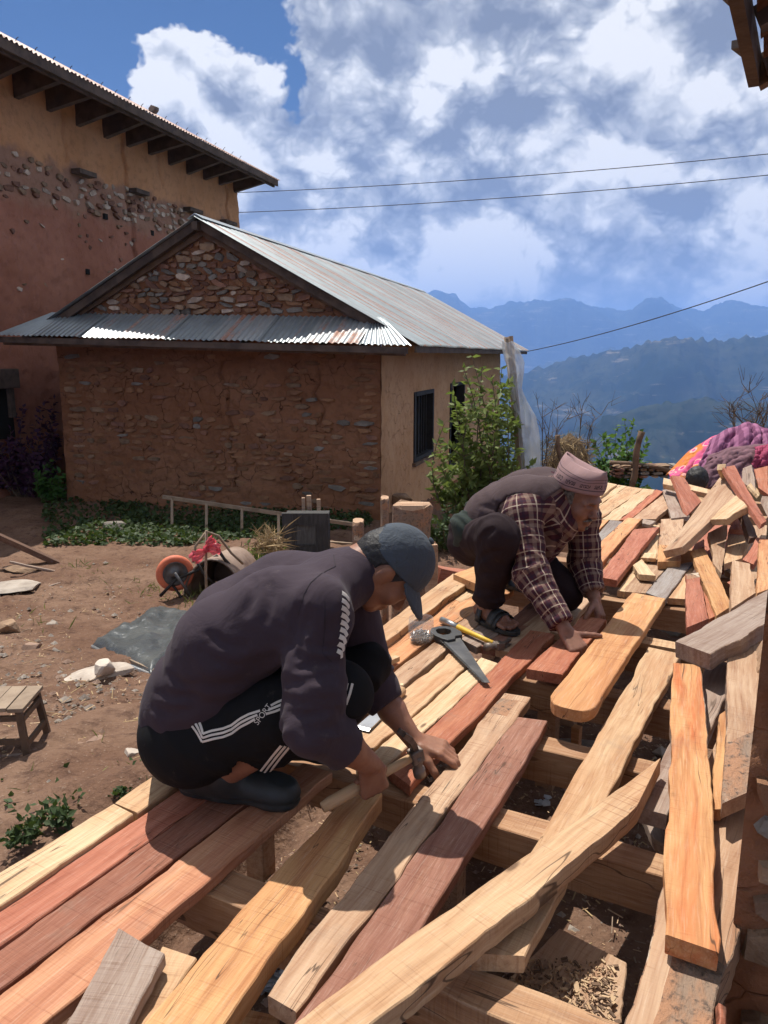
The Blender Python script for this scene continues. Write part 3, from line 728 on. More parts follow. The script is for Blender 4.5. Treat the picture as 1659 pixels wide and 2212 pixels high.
# ------------------------------------------------------------------ sawn timber
def wood_material():
    m, nt, b = new_mat('sawn_wood')
    p = nt.add('ShaderNodeTexCoord').outputs['Object']; inf = nt.add('ShaderNodeObjectInfo')
    tone = nt.add('ShaderNodeAttribute', attribute_type='OBJECT', attribute_name='tone').outputs['Color']
    off = nt.vmath('SCALE', (41.0, 23.0, 57.0), inf.outputs['Random']); q = nt.vmath('SCALE', nt.vmath('ADD', p, off), nt.math('MULTIPLY_ADD', inf.outputs['Random'], 0.7, 0.65))
    warp = nt.add('ShaderNodeTexNoise', {'Vector': nt.scale3(q, (2.5, 6, 6)), 'Scale': 1.0, 'Detail': 2.0}).outputs['Color']
    qw = nt.vmath('ADD', q, nt.vmath('SCALE', nt.vmath('SUBTRACT', warp, (0.5, 0.5, 0.5)), 0.05))
    grain = nt.noise(nt.scale3(qw, (3.0, 70, 70)), 1.0, 5, 0.6)
    fine = nt.noise(nt.scale3(q, (14.0, 260, 260)), 1.0, 3, 0.6)
    blot = nt.noise(nt.scale3(qw, (2.2, 16, 10)), 1.0, 4, 0.6, 0.4)
    rings = nt.noise(nt.scale3(qw, (1.0, 34, 20)), 1.0, 2, 0.5, 0.8)
    rings = nt.math('ABSOLUTE', nt.math('SUBTRACT', nt.math('FRACT', nt.math('MULTIPLY', rings, 7.0)), 0.5))
    c = nt.mix(nt.smooth(blot, 0.36, 0.70), inf.outputs['Color'], tone)
    c = nt.mix(nt.math('MULTIPLY', nt.smooth(grain, 0.40, 0.68), 0.5), c, nt.mix(1.0, c, (0.60, 0.47, 0.38), 'MULTIPLY'))
    c = nt.mix(nt.math('MULTIPLY', nt.smooth(rings, 0.12, 0.0), 0.28), c, nt.mix(1.0, c, (0.62, 0.46, 0.36), 'MULTIPLY'))
    # saw marks across the board
    sw = nt.noise(nt.scale3(q, (210.0, 3.0, 3.0)), 1.0, 2, 0.5); gate = nt.smooth(nt.noise(nt.scale3(q, (5, 12, 12)), 1.0, 3), 0.40, 0.62)
    sawm = nt.math('MULTIPLY', nt.smooth(sw, 0.55, 0.72), gate)
    c = nt.mix(nt.math('MULTIPLY', sawm, 0.55), c, nt.mix(1.0, c, (0.52, 0.38, 0.30), 'MULTIPLY'))
    c = nt.mix(nt.math('MULTIPLY', nt.smooth(fine, 0.5, 0.75), 0.22), c, nt.mix(0.5, c, (0.95, 0.86, 0.72)))
    # drying splits along the grain
    sp = nt.math('ABSOLUTE', nt.math('SUBTRACT', nt.noise(nt.scale3(qw, (1.6, 30, 12)), 1.0, 2), 0.5)); spl = nt.math('MULTIPLY', nt.smooth(sp, 0.010, 0.002), nt.smooth(nt.noise(nt.scale3(q, (3, 7, 7)), 1.0, 2), 0.50, 0.60))
    c = nt.mix(nt.math('MULTIPLY', spl, 0.8), c, (0.06, 0.035, 0.022))
    # knots and worm holes
    vo = nt.add('ShaderNodeTexVoronoi', {'Vector': nt.scale3(q, (3.1, 9.0, 4.0)), 'Scale': 1.0, 'Randomness': 1.0}).outputs['Distance']
    kn = nt.smooth(vo, 0.085, 0.03)
    c = nt.mix(nt.math('MULTIPLY', kn, 0.75), c, (0.07, 0.035, 0.02))
    dust = nt.smooth(nt.noise(q, 6.0, 5, 0.7), 0.55, 0.8)
    c = nt.mix(nt.math('MULTIPLY', dust, 0.45), c, (0.22, 0.165, 0.125))
    c = nt.add('ShaderNodeHueSaturation', {'Color': c, 'Hue': 0.4955, 'Saturation': 0.98, 'Value': 0.94}).outputs[0]
    nt.put(b.inputs['Base Color'], c); b.inputs['Roughness'].default_value = 0.78; b.inputs['Specular IOR Level'].default_value = 0.22
    h = nt.math('ADD', nt.math('MULTIPLY', grain, 0.5), nt.math('MULTIPLY_ADD', sw, 0.55, nt.math('MULTIPLY', fine, 0.3)))
    bump(nt, b, h, 0.65, 0.005); MATS['wood'] = m
    # bark and torn wood
    m, nt, b = new_mat('bark')
    p = nt.add('ShaderNodeTexCoord').outputs['Object']
    n1 = nt.noise(nt.scale3(p, (6, 14, 14)), 1.0, 6, 0.7, 0.5); n2 = nt.noise(p, 55.0, 4, 0.7); n3 = nt.noise(nt.scale3(p, (4, 9, 9)), 1.0, 3)
    c = nt.mix(nt.smooth(n1, 0.38, 0.62), (0.24, 0.165, 0.115), (0.34, 0.175, 0.095))
    c = nt.mix(nt.smooth(n3, 0.60, 0.66), c, (0.50, 0.40, 0.30)); c = nt.mix(nt.smooth(n2, 0.5, 0.7), c, (0.07, 0.05, 0.04))
    nt.put(b.inputs['Base Color'], c); b.inputs['Roughness'].default_value = 0.9
    bump(nt, b, nt.math('ADD', n1, nt.math('MULTIPLY', n2, 0.4)), 0.9, 0.02); MATS['bark'] = m
wood_material()
WOOD = {'umber': ((0.34, 0.145, 0.085), (0.26, 0.105, 0.062)), 'peach': ((0.56, 0.29, 0.15), (0.44, 0.19, 0.10)), 'cream': ((0.66, 0.495, 0.295), (0.58, 0.375, 0.195)), 'pale': ((0.60, 0.41, 0.23), (0.50, 0.285, 0.14)), 'honey': ((0.58, 0.335, 0.14), (0.46, 0.22, 0.085)), 'orange': ((0.54, 0.245, 0.10), (0.64, 0.37, 0.17)),
        'tan': ((0.50, 0.345, 0.215), (0.37, 0.22, 0.125)), 'red': ((0.37, 0.125, 0.062), (0.48, 0.20, 0.10)), 'rose': ((0.44, 0.175, 0.10), (0.34, 0.115, 0.062)), 'brown': ((0.25, 0.115, 0.075), (0.31, 0.155, 0.10)), 'grey': ((0.35, 0.275, 0.22), (0.27, 0.19, 0.145)),
        'slate': ((0.30, 0.27, 0.245), (0.24, 0.20, 0.18)), 'flame': ((0.60, 0.33, 0.135), (0.54, 0.165, 0.045)), 'post': ((0.42, 0.26, 0.14), (0.33, 0.18, 0.09)), 'dark': ((0.16, 0.09, 0.06), (0.10, 0.06, 0.04))}
FR = {'S': (1, 0, 0), 'C3': (.5, 0, 1613), 'C4': (.5, 829.5, 1613), 'C2': (.5, 829.5, 1198), 'R5': (.25557, 718.9, 1244.3), 'R3': (.25, 1244.3, 884.8), 'R4': (.2222, 1290.3, 1290.3)}
def S(fr, x, y): k, ox, oy = FR[fr]; return x*k+ox, y*k+oy
_pk = [0]
def board(name, corners, T, colour, parent=None, wane=0.004, bow=0.003, round_near=0.0, ragged=0.004, mat='wood', nx=36, bevel=0.0025, bark=None):
    """a sawn board from the four world corners of its top face (near left, near right, far right, far left)"""
    _pk[0] += 1; sd = _pk[0]
    NL, NRt, FRt, FL = [np.array(p, float) for p in corners]
    c0 = (NL+NRt)/2; c1 = (FRt+FL)/2; c = (c0+c1)/2; X = (c1-c0); Ln = np.linalg.norm(X); X /= Ln
    Yd = ((FL-FRt)+(NL-NRt))/2; Z = np.cross(X, Yd); Z /= np.linalg.norm(Z)
    if Z[2] < 0: Z = -Z
    Yd = np.cross(Z, X)
    loc = lambda p: np.array([(p-c)@X, (p-c)@Yd])
    a, bq, cq, dq = loc(NL), loc(NRt), loc(FRt), loc(FL)     # a: +y near, b: -y near, c: -y far, d: +y far
    if a[1] < bq[1]: a, bq, cq, dq = bq, a, dq, cq
    ts = np.linspace(0, 1, nx)
    if round_near: ts = np.concatenate([[0, .006, .02, .045, .08], np.linspace(.13, 1, nx-4)])
    e = []
    for i, t in enumerate(ts):
        lt = a*(1-t)+dq*t; rt = bq*(1-t)+cq*t
        j = fbm(t*Ln*6+sd*3.7, sd*1.3, 0, 3, 5); k = fbm(t*Ln*6+sd*5.1, sd*2.9, 0, 3, 6)
        lt = lt+np.array([0, wane*float(j)+0.0016*float(vnoise(t*Ln*55+sd, sd*3.1, 0, 8))]); rt = rt+np.array([0, wane*float(k)+0.0016*float(vnoise(t*Ln*55+sd*2, sd*4.3, 0, 8))])
        if i in (0, len(ts)-1): lt = lt+np.array([ragged*vnoise(sd*1.7, i), 0]); rt = rt+np.array([ragged*vnoise(sd*2.3, i+9), 0])
        if round_near:
            q = min(1, (t*Ln)/round_near); f = 0.30+0.70*math.sqrt(max(0, 1-(1-q)**2)); mid = (lt+rt)/2; lt = mid+(lt-mid)*f; rt = mid+(rt-mid)*f
        e.append((lt, rt, bow*float(fbm(t*2.2+sd, sd*0.7, 0, 2, 3))))
    mb = MB(); vs = []; bv = min(bevel, T*0.2)
    for (lt, rt, dz) in e:
        w = lt-rt; wl = max(np.linalg.norm(w), 1e-4); u = w/wl; b_ = min(bv, wl*0.2)
        ring = [(rt, -bv), (rt+u*b_, 0), (rt+w*0.33, 0), (rt+w*0.67, 0), (lt-u*b_, 0), (lt, -bv), (lt-u*0.001, -T+bv), (lt-u*b_, -T), (rt+u*b_, -T), (rt+u*0.001, -T+bv)]
        vs += [(p[0], p[1], z+dz) for p, z in ring]
    n = 10; fs = []; mi = []
    for i in range(len(e)-1):
        for k in range(n): fs.append((i*n+k, i*n+(k+1) % n, (i+1)*n+(k+1) % n, (i+1)*n+k))
    fs.append(tuple(range(n-1, -1, -1))); fs.append(tuple((len(e)-1)*n+k for k in range(n)))
    mb.add(vs, fs)
    me = mb.mesh(name); me.materials.append(MATS[mat])
    if bark is not None:                      # (side, t0, t1): bark left on the board
        me.materials.append(MATS['bark'])
        for pi, p in enumerate(me.polygons):
            if pi < (len(e)-1)*n:
                i, k = divmod(pi, n)
                for (ks, t0, t1) in bark:
                    if k in ks and t0 <= ts[i] < t1: p.material_index = 1
    bm = bmesh.new(); bm.from_mesh(me); bmesh.ops.recalc_face_normals(bm, faces=bm.faces); bm.to_mesh(me); bm.free()
    o = link(name, me, parent)
    o.matrix_world = Matrix(((X[0], Yd[0], Z[0], c[0]), (X[1], Yd[1], Z[1], c[1]), (X[2], Yd[2], Z[2], c[2]), (0, 0, 0, 1)))
    rg = random.Random(sd*7+1); k = 1+rg.uniform(-0.09, 0.09); c1_, c2_ = WOOD[colour]
    o.color = (*[x*k for x in c1_], 1); o['tone'] = [x*k for x in c2_]
    return o
def quad(fr, pts, z0, z1=None, zr=0.0):
    """four picture points (near left, near right, far right, far left) -> world corners at heights z0 (near) and z1 (far); zr lifts the right side"""
    z1 = z0 if z1 is None else z1
    return [pz(*S(fr, *pts[0]), z0), pz(*S(fr, *pts[1]), z0+zr), pz(*S(fr, *pts[2]), z1+zr), pz(*S(fr, *pts[3]), z1)]

UD = np.array([0.478, 0.878, 0]); VD = np.array([0.878, -0.478, 0]); O0 = np.array([-0.82, 1.45, 0])
def dk(s, w, z=0.0): return O0+UD*s+VD*w+np.array([0, 0, z])
def platform():
    f = thing('timber_platform', 'unfinished platform of mixed timber boards on joists and posts', 'platform', (0, 0, 0))
    T = 0.03
    def lay(fr, pts, col, z=0.0, z1=None, t=T, **k): return board('floor_board', quad(fr, pts, z, z1), t, col, f, **k)
    # joists across, posts under them
    for i, s in enumerate((-0.32, 0.20, 0.71, 1.13, 1.57, 2.08, 2.63, 3.2, 3.8, 4.4, 5.0, 5.6)):
        w0 = 0.03 if i > 0 else 0.3; w1 = 1.48 if s < 2.7 else 1.25
        board('joist', [dk(s-0.0, w0, -0.034), dk(s, w1, -0.034), dk(s+0.085, w1, -0.034), dk(s+0.085, w0, -0.034)][0:1]+[dk(s+0.085, w0, -0.034), dk(s+0.085, w1, -0.034), dk(s, w1, -0.034)], 0.105, 'post', f, wane=0.006, bow=0.002)
        for w in (0.10, 0.72 if i % 2 == 0 else 0.66, 1.3):
            if s < 3.3: 
                mb = MB(); a = dk(s+0.04, w, -0.139); b_ = dk(s+0.045, w, -0.46); mb.bar(a, b_, 0.065, 0.06, up=UD); o = mb.build('post', 'wood', f, bevel=0.003); o.color = (*WOOD['post'][0], 1); o['tone'] = WOOD['post'][1]
    # boards nailed along the left edge, near part
    lay('C3', [(-300, 729), (-300, 899), (578, 285), (490, 243)], 'cream', 0.012, t=0.055)
    lay('C3', [(495, 240), (590, 285), (1030, -35), (960, -75)], 'pale', 0.008, t=0.045)
    lay('C3', [(-150, 804), (-150, 968), (985, 165), (900, 105)], 'rose')
    lay('C3', [(-150, 992), (-150, 1170), (1118, 205), (1010, 137)], 'umber', -0.004)
    lay('C3', [(-100, 1160), (-60, 1405), (1437, 105), (1306, 66)], 'peach', wane=0.006)
    # the middle part, beside and behind the crouching man
    lay('S', [(640, 1487), (652, 1514), (1007, 1261), (979, 1238)], 'pale', 0.03, t=0.06)
    lay('R5', [(0, 850), (190, 1035), (1238, 208), (965, 190)], 'orange')
    lay('R5', [(230, 1040), (330, 1130), (1330, 330), (1245, 255)], 'tan', wane=0.006)
    lay('R5', [(30, 1470), (330, 1450), (1215, 700), (980, 655)], 'pale', wane=0.01)
    lay('R5', [(190, 1618), (440, 1620), (1390, 745), (1250, 690)], 'cream')
    o = lay('C2', [(20, 930), (108, 1002), (735, 345), (640, 318)], 'red', wane=0.005)
    lay('C2', [(480, 405), (600, 440), (760, 300), (650, 290)], 'tan', -0.002)
    # boards under and beyond the kneeling man
    lay('C2', [(260, 330), (400, 400), (570, 300), (450, 215)], 'grey', -0.002)
    lay('C2', [(180, 260), (270, 320), (560, 150), (440, 110)], 'orange', -0.004)
    lay('C2', [(265, 175), (330, 205), (520, 95), (450, 70)], 'cream', 0.001)
    lay('C2', [(300, 85), (420, 135), (560, 60), (410, 40)], 'honey', 0.055, t=0.04)
    lay('C2', [(400, 390), (600, 430), (900, 190), (640, 200)], 'brown', -0.003)
    lay('C2', [(600, 300), (760, 340), (960, 130), (860, 130)], 'tan', -0.001)
    lay('C2', [(780, 180), (830, 230), (1000, 50), (930, 20)], 'orange', 0.0)
    lay('R3', [(-140, 1420), (-20, 1450), (240, 1260), (120, 1200)], 'pale', 0.0)
    lay('R3', [(350, 1560), (420, 1572), (640, 1300), (560, 1300)], 'cream')
    lay('R3', [(400, 1567), (597, 1582), (800, 1340), (650, 1290)], 'tan')
    lay('R3', [(600, 1582), (772, 1642), (1010, 1310), (805, 1350)], 'slate', 0.012)
    lay('R3', [(790, 1630), (960, 1642), (1120, 1290), (1010, 1315)], 'pale')
    # the far end
    lay('R3', [(80, 1230), (172, 1178), (402, 968), (292, 952)], 'slate')
    lay('R3', [(-60, 905), (55, 925), (440, 662), (360, 650)], 'cream')
    lay('R3', [(60, 926), (213, 946), (580, 684), (442, 663)], 'pale')
    lay('R3', [(218, 946), (368, 956), (688, 695), (584, 684)], 'cream', wane=0.008)
    lay('R3', [(374, 957), (470, 952), (748, 708), (692, 692)], 'red')
    lay('R3', [(475, 946), (690, 946), (800, 850), (752, 735)], 'tan', 0.003)
    lay('R3', [(170, 1050), (215, 955), (290, 950), (180, 1060)], 'orange', -0.003)
    lay('R3', [(840, 700), (1000, 880), (1100, 780), (900, 690)], 'pale', -0.003)
    lay('R3', [(560, 1290), (700, 1310), (720, 1000), (600, 990)], 'cream', -0.004)
    lay('R3', [(700, 1320), (900, 1330), (930, 935), (735, 950)], 'tan', -0.002)
    lay('R3', [(1010, 1310), (1280, 1380), (1330, 1000), (1010, 980)], 'rose', -0.006)
    lay('R3', [(1280, 1390), (1560, 1580), (1660, 1000), (1330, 1000)], 'tan', -0.006)
    # the far side is stepped up to by a few more
    lay('R3', [(70, 780), (150, 805), (350, 645), (262, 628)], 'cream', 0.02)
    # nail heads
    rg = random.Random(3)
    return f
FLOOR = platform()

def plank(label, fr, pts, z0, z1, T, col, name='loose_plank', group='loose planks lying about on the floor', **k):
    zr = k.pop('zr', 0.0)
    return tag(board(name, quad(fr, pts, z0, z1, zr), T, col, None, **k), label, 'plank', group)
# ------------------------------------------------------------------ loose planks in the foreground
plank('tan plank with grey weathered torn end, left of the maroon plank', 'S', [(572, 2152), (636, 2188), (1142, 1506), (1085, 1497)], 0.004, 0.006, 0.036, 'tan', wane=0.007, bark=[((2, 3, 4), 0.86, 0.95), ((4, 5), 0.0, 0.3)])
plank('smooth maroon brown plank carrying the shadow of the capped head', 'S', [(580, 2285), (745, 2285), (1184, 1557), (1114, 1548)], 0.004, 0.004, 0.034, 'brown')
plank('thick honey coloured plank running under the held hammer to the bottom edge', 'C3', [(560, 1250), (935, 1250), (1660, 200), (1560, 130)], 0.012, 0.016, 0.05, 'honey', wane=0.008)
plank('long pale plank lying diagonally across the boards in the foreground', 'S', [(534, 2280), (660, 2330), (1382, 1741), (1425, 1637)], 0.060, 0.085, 0.045, 'pale', wane=0.005)
plank('wide pale plank with a split end, crossed by the long diagonal plank', 'S', [(1017, 2058), (1132, 2063), (1472, 1413), (1402, 1398)], 0.012, 0.004, 0.036, 'pale', wane=0.006)
plank('short grey brown offcut lying askew at the bottom left', 'C3', [(255, 1235), (545, 1235), (716, 880), (510, 785)], 0.026, 0.045, 0.028, 'grey', ragged=0.01)
plank('pale offcut tucked under the grey brown offcut at the bottom left', 'C3', [(560, 1240), (640, 1200), (850, 925), (700, 870)], 0.0, 0.002, 0.035, 'pale')
plank('broad sawdust covered board at the bottom edge with a long crack', 'S', [(930, 2290), (1330, 2290), (1357, 2076), (1207, 2005)], -0.13, -0.10, 0.05, 'tan', ragged=0.003)
plank('small striped offcut at the bottom edge beside the torn plank', 'C3', [(930, 1250), (1190, 1250), (1200, 1165), (1010, 1122)], -0.25, -0.25, 0.04, 'honey')
plank('small red offcut on the slate chips at the bottom', 'C3', [(1010, 1112), (1060, 1100), (1090, 1050), (1050, 1045)], -0.36, -0.35, 0.03, 'rose')
plank('heavy slab with bark and torn wood at its near end, under the orange plank', 'S', [(1330, 2262), (1530, 2262), (1637, 1790), (1545, 1600)], 0.005, 0.03, 0.075, 'tan', wane=0.008, bark=[((1, 2), 0.0, 0.26), ((0, 4, 5), 0.0, 0.5)])
plank('bright orange stained plank standing out at the right, bark on its far edge', 'S', [(1434, 2013), (1557, 2055), (1516, 1437), (1454, 1431)], 0.068, 0.105, 0.04, 'flame', wane=0.006, bark=[((5, 9, 0), 0.55, 1.1)])
plank('grey plank under the orange plank, its near end above the dark gap', 'S', [(1379, 1745), (1442, 1762), (1600, 1440), (1535, 1420)], 0.03, 0.05, 0.04, 'grey')
plank('pale plank at right with bark covered near end', 'S', [(1562, 1735), (1642, 1700), (1636, 1372), (1572, 1392)], 0.10, 0.12, 0.04, 'tan', wane=0.006, bark=[((1, 2, 3), 0.0, 0.28), ((0, 4, 5), 0, 1.1)])
plank('thick grey plank with a dark end face pointing left, at the right edge', 'C2', [(1268, 370), (1412, 435), (1700, 270), (1700, 125)], 0.16, 0.19, 0.055, 'grey', wane=0.008, bark=[((4, 5, 0), 0, 1.1)])
plank('honey plank with a rounded end that the kneeling man lifts', 'C2', [(697, 640), (895, 690), (1214, 190), (1072, 162)], 0.075, 0.045, 0.036, 'honey', round_near=0.075, wane=0.004)
plank('short red brown board under the kneeling man\'s hand', 'C2', [(616, 492), (770, 520), (960, 280), (860, 262)], 0.036, 0.036, 0.036, 'red', ragged=0.006)
plank('thin narrow board on the joist below the wide pale plank', 'C2', [(1080, 380), (1330, 425), (1330, 395), (1100, 350)], -0.005, -0.005, 0.02, 'pale')
plank('plain brown board end showing at the right edge among the pile', 'C2', [(1622, 480), (1700, 520), (1700, 300), (1640, 360)], 0.14, 0.2, 0.04, 'tan')
plank('rusty red board at the right edge below the grey plank', 'C2', [(1610, 720), (1720, 760), (1700, 430), (1610, 470)], 0.05, 0.08, 0.04, 'rose')
plank('weathered board at the right edge beside the rough wall', 'C4', [(1440, 1230), (1482, 1230), (1478, 1120), (1450, 1115)], 0.01, 0.03, 0.04, 'red')
plank('honey coloured board under the pale bark ended plank', 'C2', [(1410, 1100), (1470, 1100), (1500, 660), (1450, 690)], 0.06, 0.07, 0.03, 'honey')
plank('dusty dark board lying in the shade under the grey plank', 'C4', [(1170, 400), (1215, 430), (1200, 300), (1110, 285)], -0.06, -0.06, 0.03, 'grey')
# ------------------------------------------------------------------ the pile on the right
PG = 'offcuts thrown in a pile on the floor'
def pile(label, pts, z0, z1, T, col, **k): return plank(label, 'R3', pts, z0, z1, T, col, 'offcut_plank', PG, **k)
pile('pale pine offcut in front of the black haired head', [(745, 640), (1170, 735), (1170, 690), (760, 590)], 0.09, 0.11, 0.04, 'cream')
pile('rose red offcut leaning on the pale pine offcut', [(975, 902), (1078, 805), (938, 568), (822, 578)], 0.03, 0.16, 0.03, 'rose')
pile('grey white offcut between the red offcut and the tan boards', [(822, 940), (980, 922), (852, 682), (748, 690)], 0.012, 0.012, 0.03, 'grey')
pile('largest tan offcut lying across the pile, its end face dark', [(740, 1188), (930, 1215), (1382, 702), (1292, 562)], 0.11, 0.34, 0.04, 'tan')
pile('square tan block end below the largest offcut', [(705, 1312), (902, 1308), (905, 1180), (715, 1170)], 0.045, 0.05, 0.04, 'honey')
pile('cream offcut with nail holes resting on the pile, right of the largest', [(1152, 930), (1300, 962), (1476, 818), (1402, 740)], 0.24, 0.32, 0.035, 'cream')
pile('long narrow red tan offcut sloping down from the top of the pile', [(1600, 990), (1652, 968), (1372, 480), (1272, 500)], 0.27, 0.42, 0.03, 'rose')
pile('pale stub standing at the very top left of the pile', [(1260, 560), (1310, 560), (1290, 470), (1222, 462)], 0.36, 0.44, 0.04, 'cream')
pile('red offcut in shade in the middle of the pile', [(1330, 1045), (1482, 1032), (1440, 890), (1372, 935)], 0.13, 0.17, 0.03, 'red')
pile('dark bark edged offcut sloping through the pile', [(1500, 1110), (1570, 1090), (1470, 860), (1420, 885)], 0.16, 0.22, 0.035, 'dark')
pile('pale block in the shade right of the large offcut', [(1280, 1332), (1432, 1290), (1520, 1085), (1312, 1062)], 0.07, 0.09, 0.035, 'pale')
pile('tan offcut with long grain, standing below the cream offcut', [(1190, 1345), (1266, 1402), (1312, 992), (1150, 1050)], 0.06, 0.14, 0.03, 'tan')
pile('long tan offcut reaching from the big offcut to the grey plank', [(1215, 1776), (1352, 1690), (1112, 1192), (985, 1220)], 0.03, 0.07, 0.03, 'honey')
pile('red offcut with a pale bark scarred tip and white specks', [(955, 1886), (1140, 1812), (1062, 1410), (945, 1424)], 0.04, 0.05, 0.035, 'rose', bark=[((1, 2, 3), 0.86, 1.1)])
pile('thin red strip beside the red offcut with white specks', [(1142, 1812), (1212, 1776), (1132, 1540), (1106, 1560)], 0.012, 0.02, 0.03, 'red')
pile('two toned tan and rust offcut above the thick grey plank', [(1350, 1712), (1552, 1592), (1512, 1322), (1346, 1312)], 0.10, 0.15, 0.035, 'tan')
pile('wide orange tan offcut at the right edge of the picture', [(1562, 1586), (1720, 1530), (1720, 1120), (1585, 1125)], 0.14, 0.2, 0.035, 'orange')
pile('brown curved offcut with a dark worm stain near the right edge', [(1440, 1300), (1540, 1340), (1660, 1120), (1560, 1100)], 0.11, 0.16, 0.03, 'rose')
pile('grey offcut end at the top of the pile', [(1440, 640), (1545, 700), (1532, 492), (1432, 490)], 0.32, 0.40, 0.03, 'grey')
pile('red offcut at the top right corner of the pile', [(1580, 690), (1665, 725), (1665, 500), (1536, 500)], 0.33, 0.42, 0.03, 'red')
pile('grey brown offcut hanging down at the right edge of the pile', [(1620, 830), (1690, 1010), (1690, 640), (1590, 650)], 0.26, 0.34, 0.03, 'grey')
pile('pale strip bridging the gap high on the pile', [(1575, 745), (1600, 720), (1510, 630), (1480, 650)], 0.30, 0.34, 0.02, 'cream')
pile('big red brown offcut with bark scratches beside the kneeling man', [(190, 1445), (350, 1475), (718, 1015), (495, 1035)], 0.045, 0.045, 0.036, 'rose', wane=0.006)
pile('orange offcut lying behind the big red brown one', [(60, 1290), (215, 1330), (566, 946), (438, 930)], 0.034, 0.034, 0.032, 'orange')
pile('small cream wedge on the floor right of the big red brown offcut', [(545, 1428), (692, 1438), (572, 1290), (500, 1342)], 0.04, 0.04, 0.03, 'cream')
pile('little brown wedge under the largest offcut', [(1000, 1225), (1112, 1190), (1105, 1110), (1065, 1105)], 0.05, 0.06, 0.03, 'rose')
pile('cream sliver beside the small cream wedge', [(560, 1280), (700, 1290), (700, 1230), (590, 1235)], 0.03, 0.035, 0.02, 'cream')
pile('small round grey offcut beside the largest offcut', [(570, 985), (640, 1000), (690, 965), (580, 945)], 0.03, 0.03, 0.02, 'grey')
pile('dark offcut under the stack near the thick grey plank', [(1000, 1420), (1080, 1440), (1100, 1390), (1020, 1370)], 0.02, 0.03, 0.03, 'dark')
pile('pale offcut behind the two toned offcut', [(1310, 1500), (1400, 1560), (1420, 1440), (1370, 1440)], 0.05, 0.08, 0.03, 'rose')
# ------------------------------------------------------------------ more materials
simple('slate_stone', (0.42, 0.36, 0.30), (0.27, 0.22, 0.18), 7, 0.8, 0.5, 40, 0.01, world=True, rnd=0.25)
simple('grey_chip', (0.42, 0.45, 0.47), (0.26, 0.28, 0.30), 12, 0.6, 0.3, 60, 0.005, world=True, rnd=0.3)
simple('steel', (0.42, 0.42, 0.42), (0.24, 0.23, 0.22), 18, 0.38, 0.15, 80, 0.002, metal=0.85)
simple('dark_steel', (0.10, 0.10, 0.105), (0.17, 0.165, 0.16), 14, 0.42, 0.2, 60, 0.003, metal=0.6)
simple('rusty_steel', (0.20, 0.16, 0.135), (0.10, 0.075, 0.06), 22, 0.5, 0.3, 80, 0.003, metal=0.5)
simple('yellow_paint', (0.72, 0.44, 0.03), (0.55, 0.32, 0.04), 12, 0.45, 0.15, 60, 0.003)
simple('handle_wood', (0.52, 0.34, 0.19), (0.42, 0.25, 0.13), 5, 0.6, 0.2, 60, 0.003, stretch=(1, 12, 12))
simple('black_plastic', (0.035, 0.035, 0.037), (0.06, 0.058, 0.055), 10, 0.5, 0.2, 50, 0.004)
simple('tyre_orange', (0.62, 0.17, 0.085), (0.50, 0.13, 0.07), 14, 0.65, 0.3, 60, 0.004)
simple('weathered', (0.30, 0.225, 0.16), (0.20, 0.145, 0.10), 7, 0.85, 0.5, 40, 0.008)
simple('straw', (0.40, 0.29, 0.15), (0.26, 0.18, 0.09), 6, 0.9, 0.3, 40, 0.01, world=True)
simple('hay_dark', (0.20, 0.135, 0.075), (0.12, 0.08, 0.045), 6, 0.95, 0.8, 30, 0.03, world=True)
simple('chip_wood', (0.50, 0.36, 0.22), (0.36, 0.22, 0.12), 9, 0.9, 0.2, 40, 0.005, world=True)
simple('pebble', (0.30, 0.20, 0.145), (0.20, 0.125, 0.09), 9, 0.9, 0.4, 40, 0.008, world=True)
def sheet_material(name, col, rough, alpha_t, trans=0.0):
    m = bpy.data.materials.new(name); m.use_nodes = True; nt = NT(m.node_tree); b = nt.n['Principled BSDF']
    p = nt.add('ShaderNodeTexCoord').outputs['Object']; n = nt.noise(p, 16.0, 5, 0.6)
    b.inputs['Base Color'].default_value = (*col, 1); b.inputs['Roughness'].default_value = rough
    bump(nt, b, n, 0.5, 0.02)
    tl = nt.add('ShaderNodeBsdfTranslucent', {'Color': (*col, 1)}); tr = nt.add('ShaderNodeBsdfTransparent')
    m1 = nt.add('ShaderNodeMixShader', {0: trans}); nt.l.new(b.outputs[0], m1.inputs[1]); nt.l.new(tl.outputs[0], m1.inputs[2])
    m2 = nt.add('ShaderNodeMixShader', {0: alpha_t}); nt.l.new(m1.outputs[0], m2.inputs[1]); nt.l.new(tr.outputs[0], m2.inputs[2])
    nt.l.new(m2.outputs[0], nt.n['Material Output'].inputs['Surface']); MATS[name] = m
sheet_material('clear_sheet', (0.60, 0.63, 0.66), 0.22, 0.48, 0.35)
sheet_material('clear_bottle', (0.62, 0.64, 0.64), 0.10, 0.84, 0.1)
sheet_material('pink_bag', (0.80, 0.13, 0.17), 0.4, 0.08, 0.45)
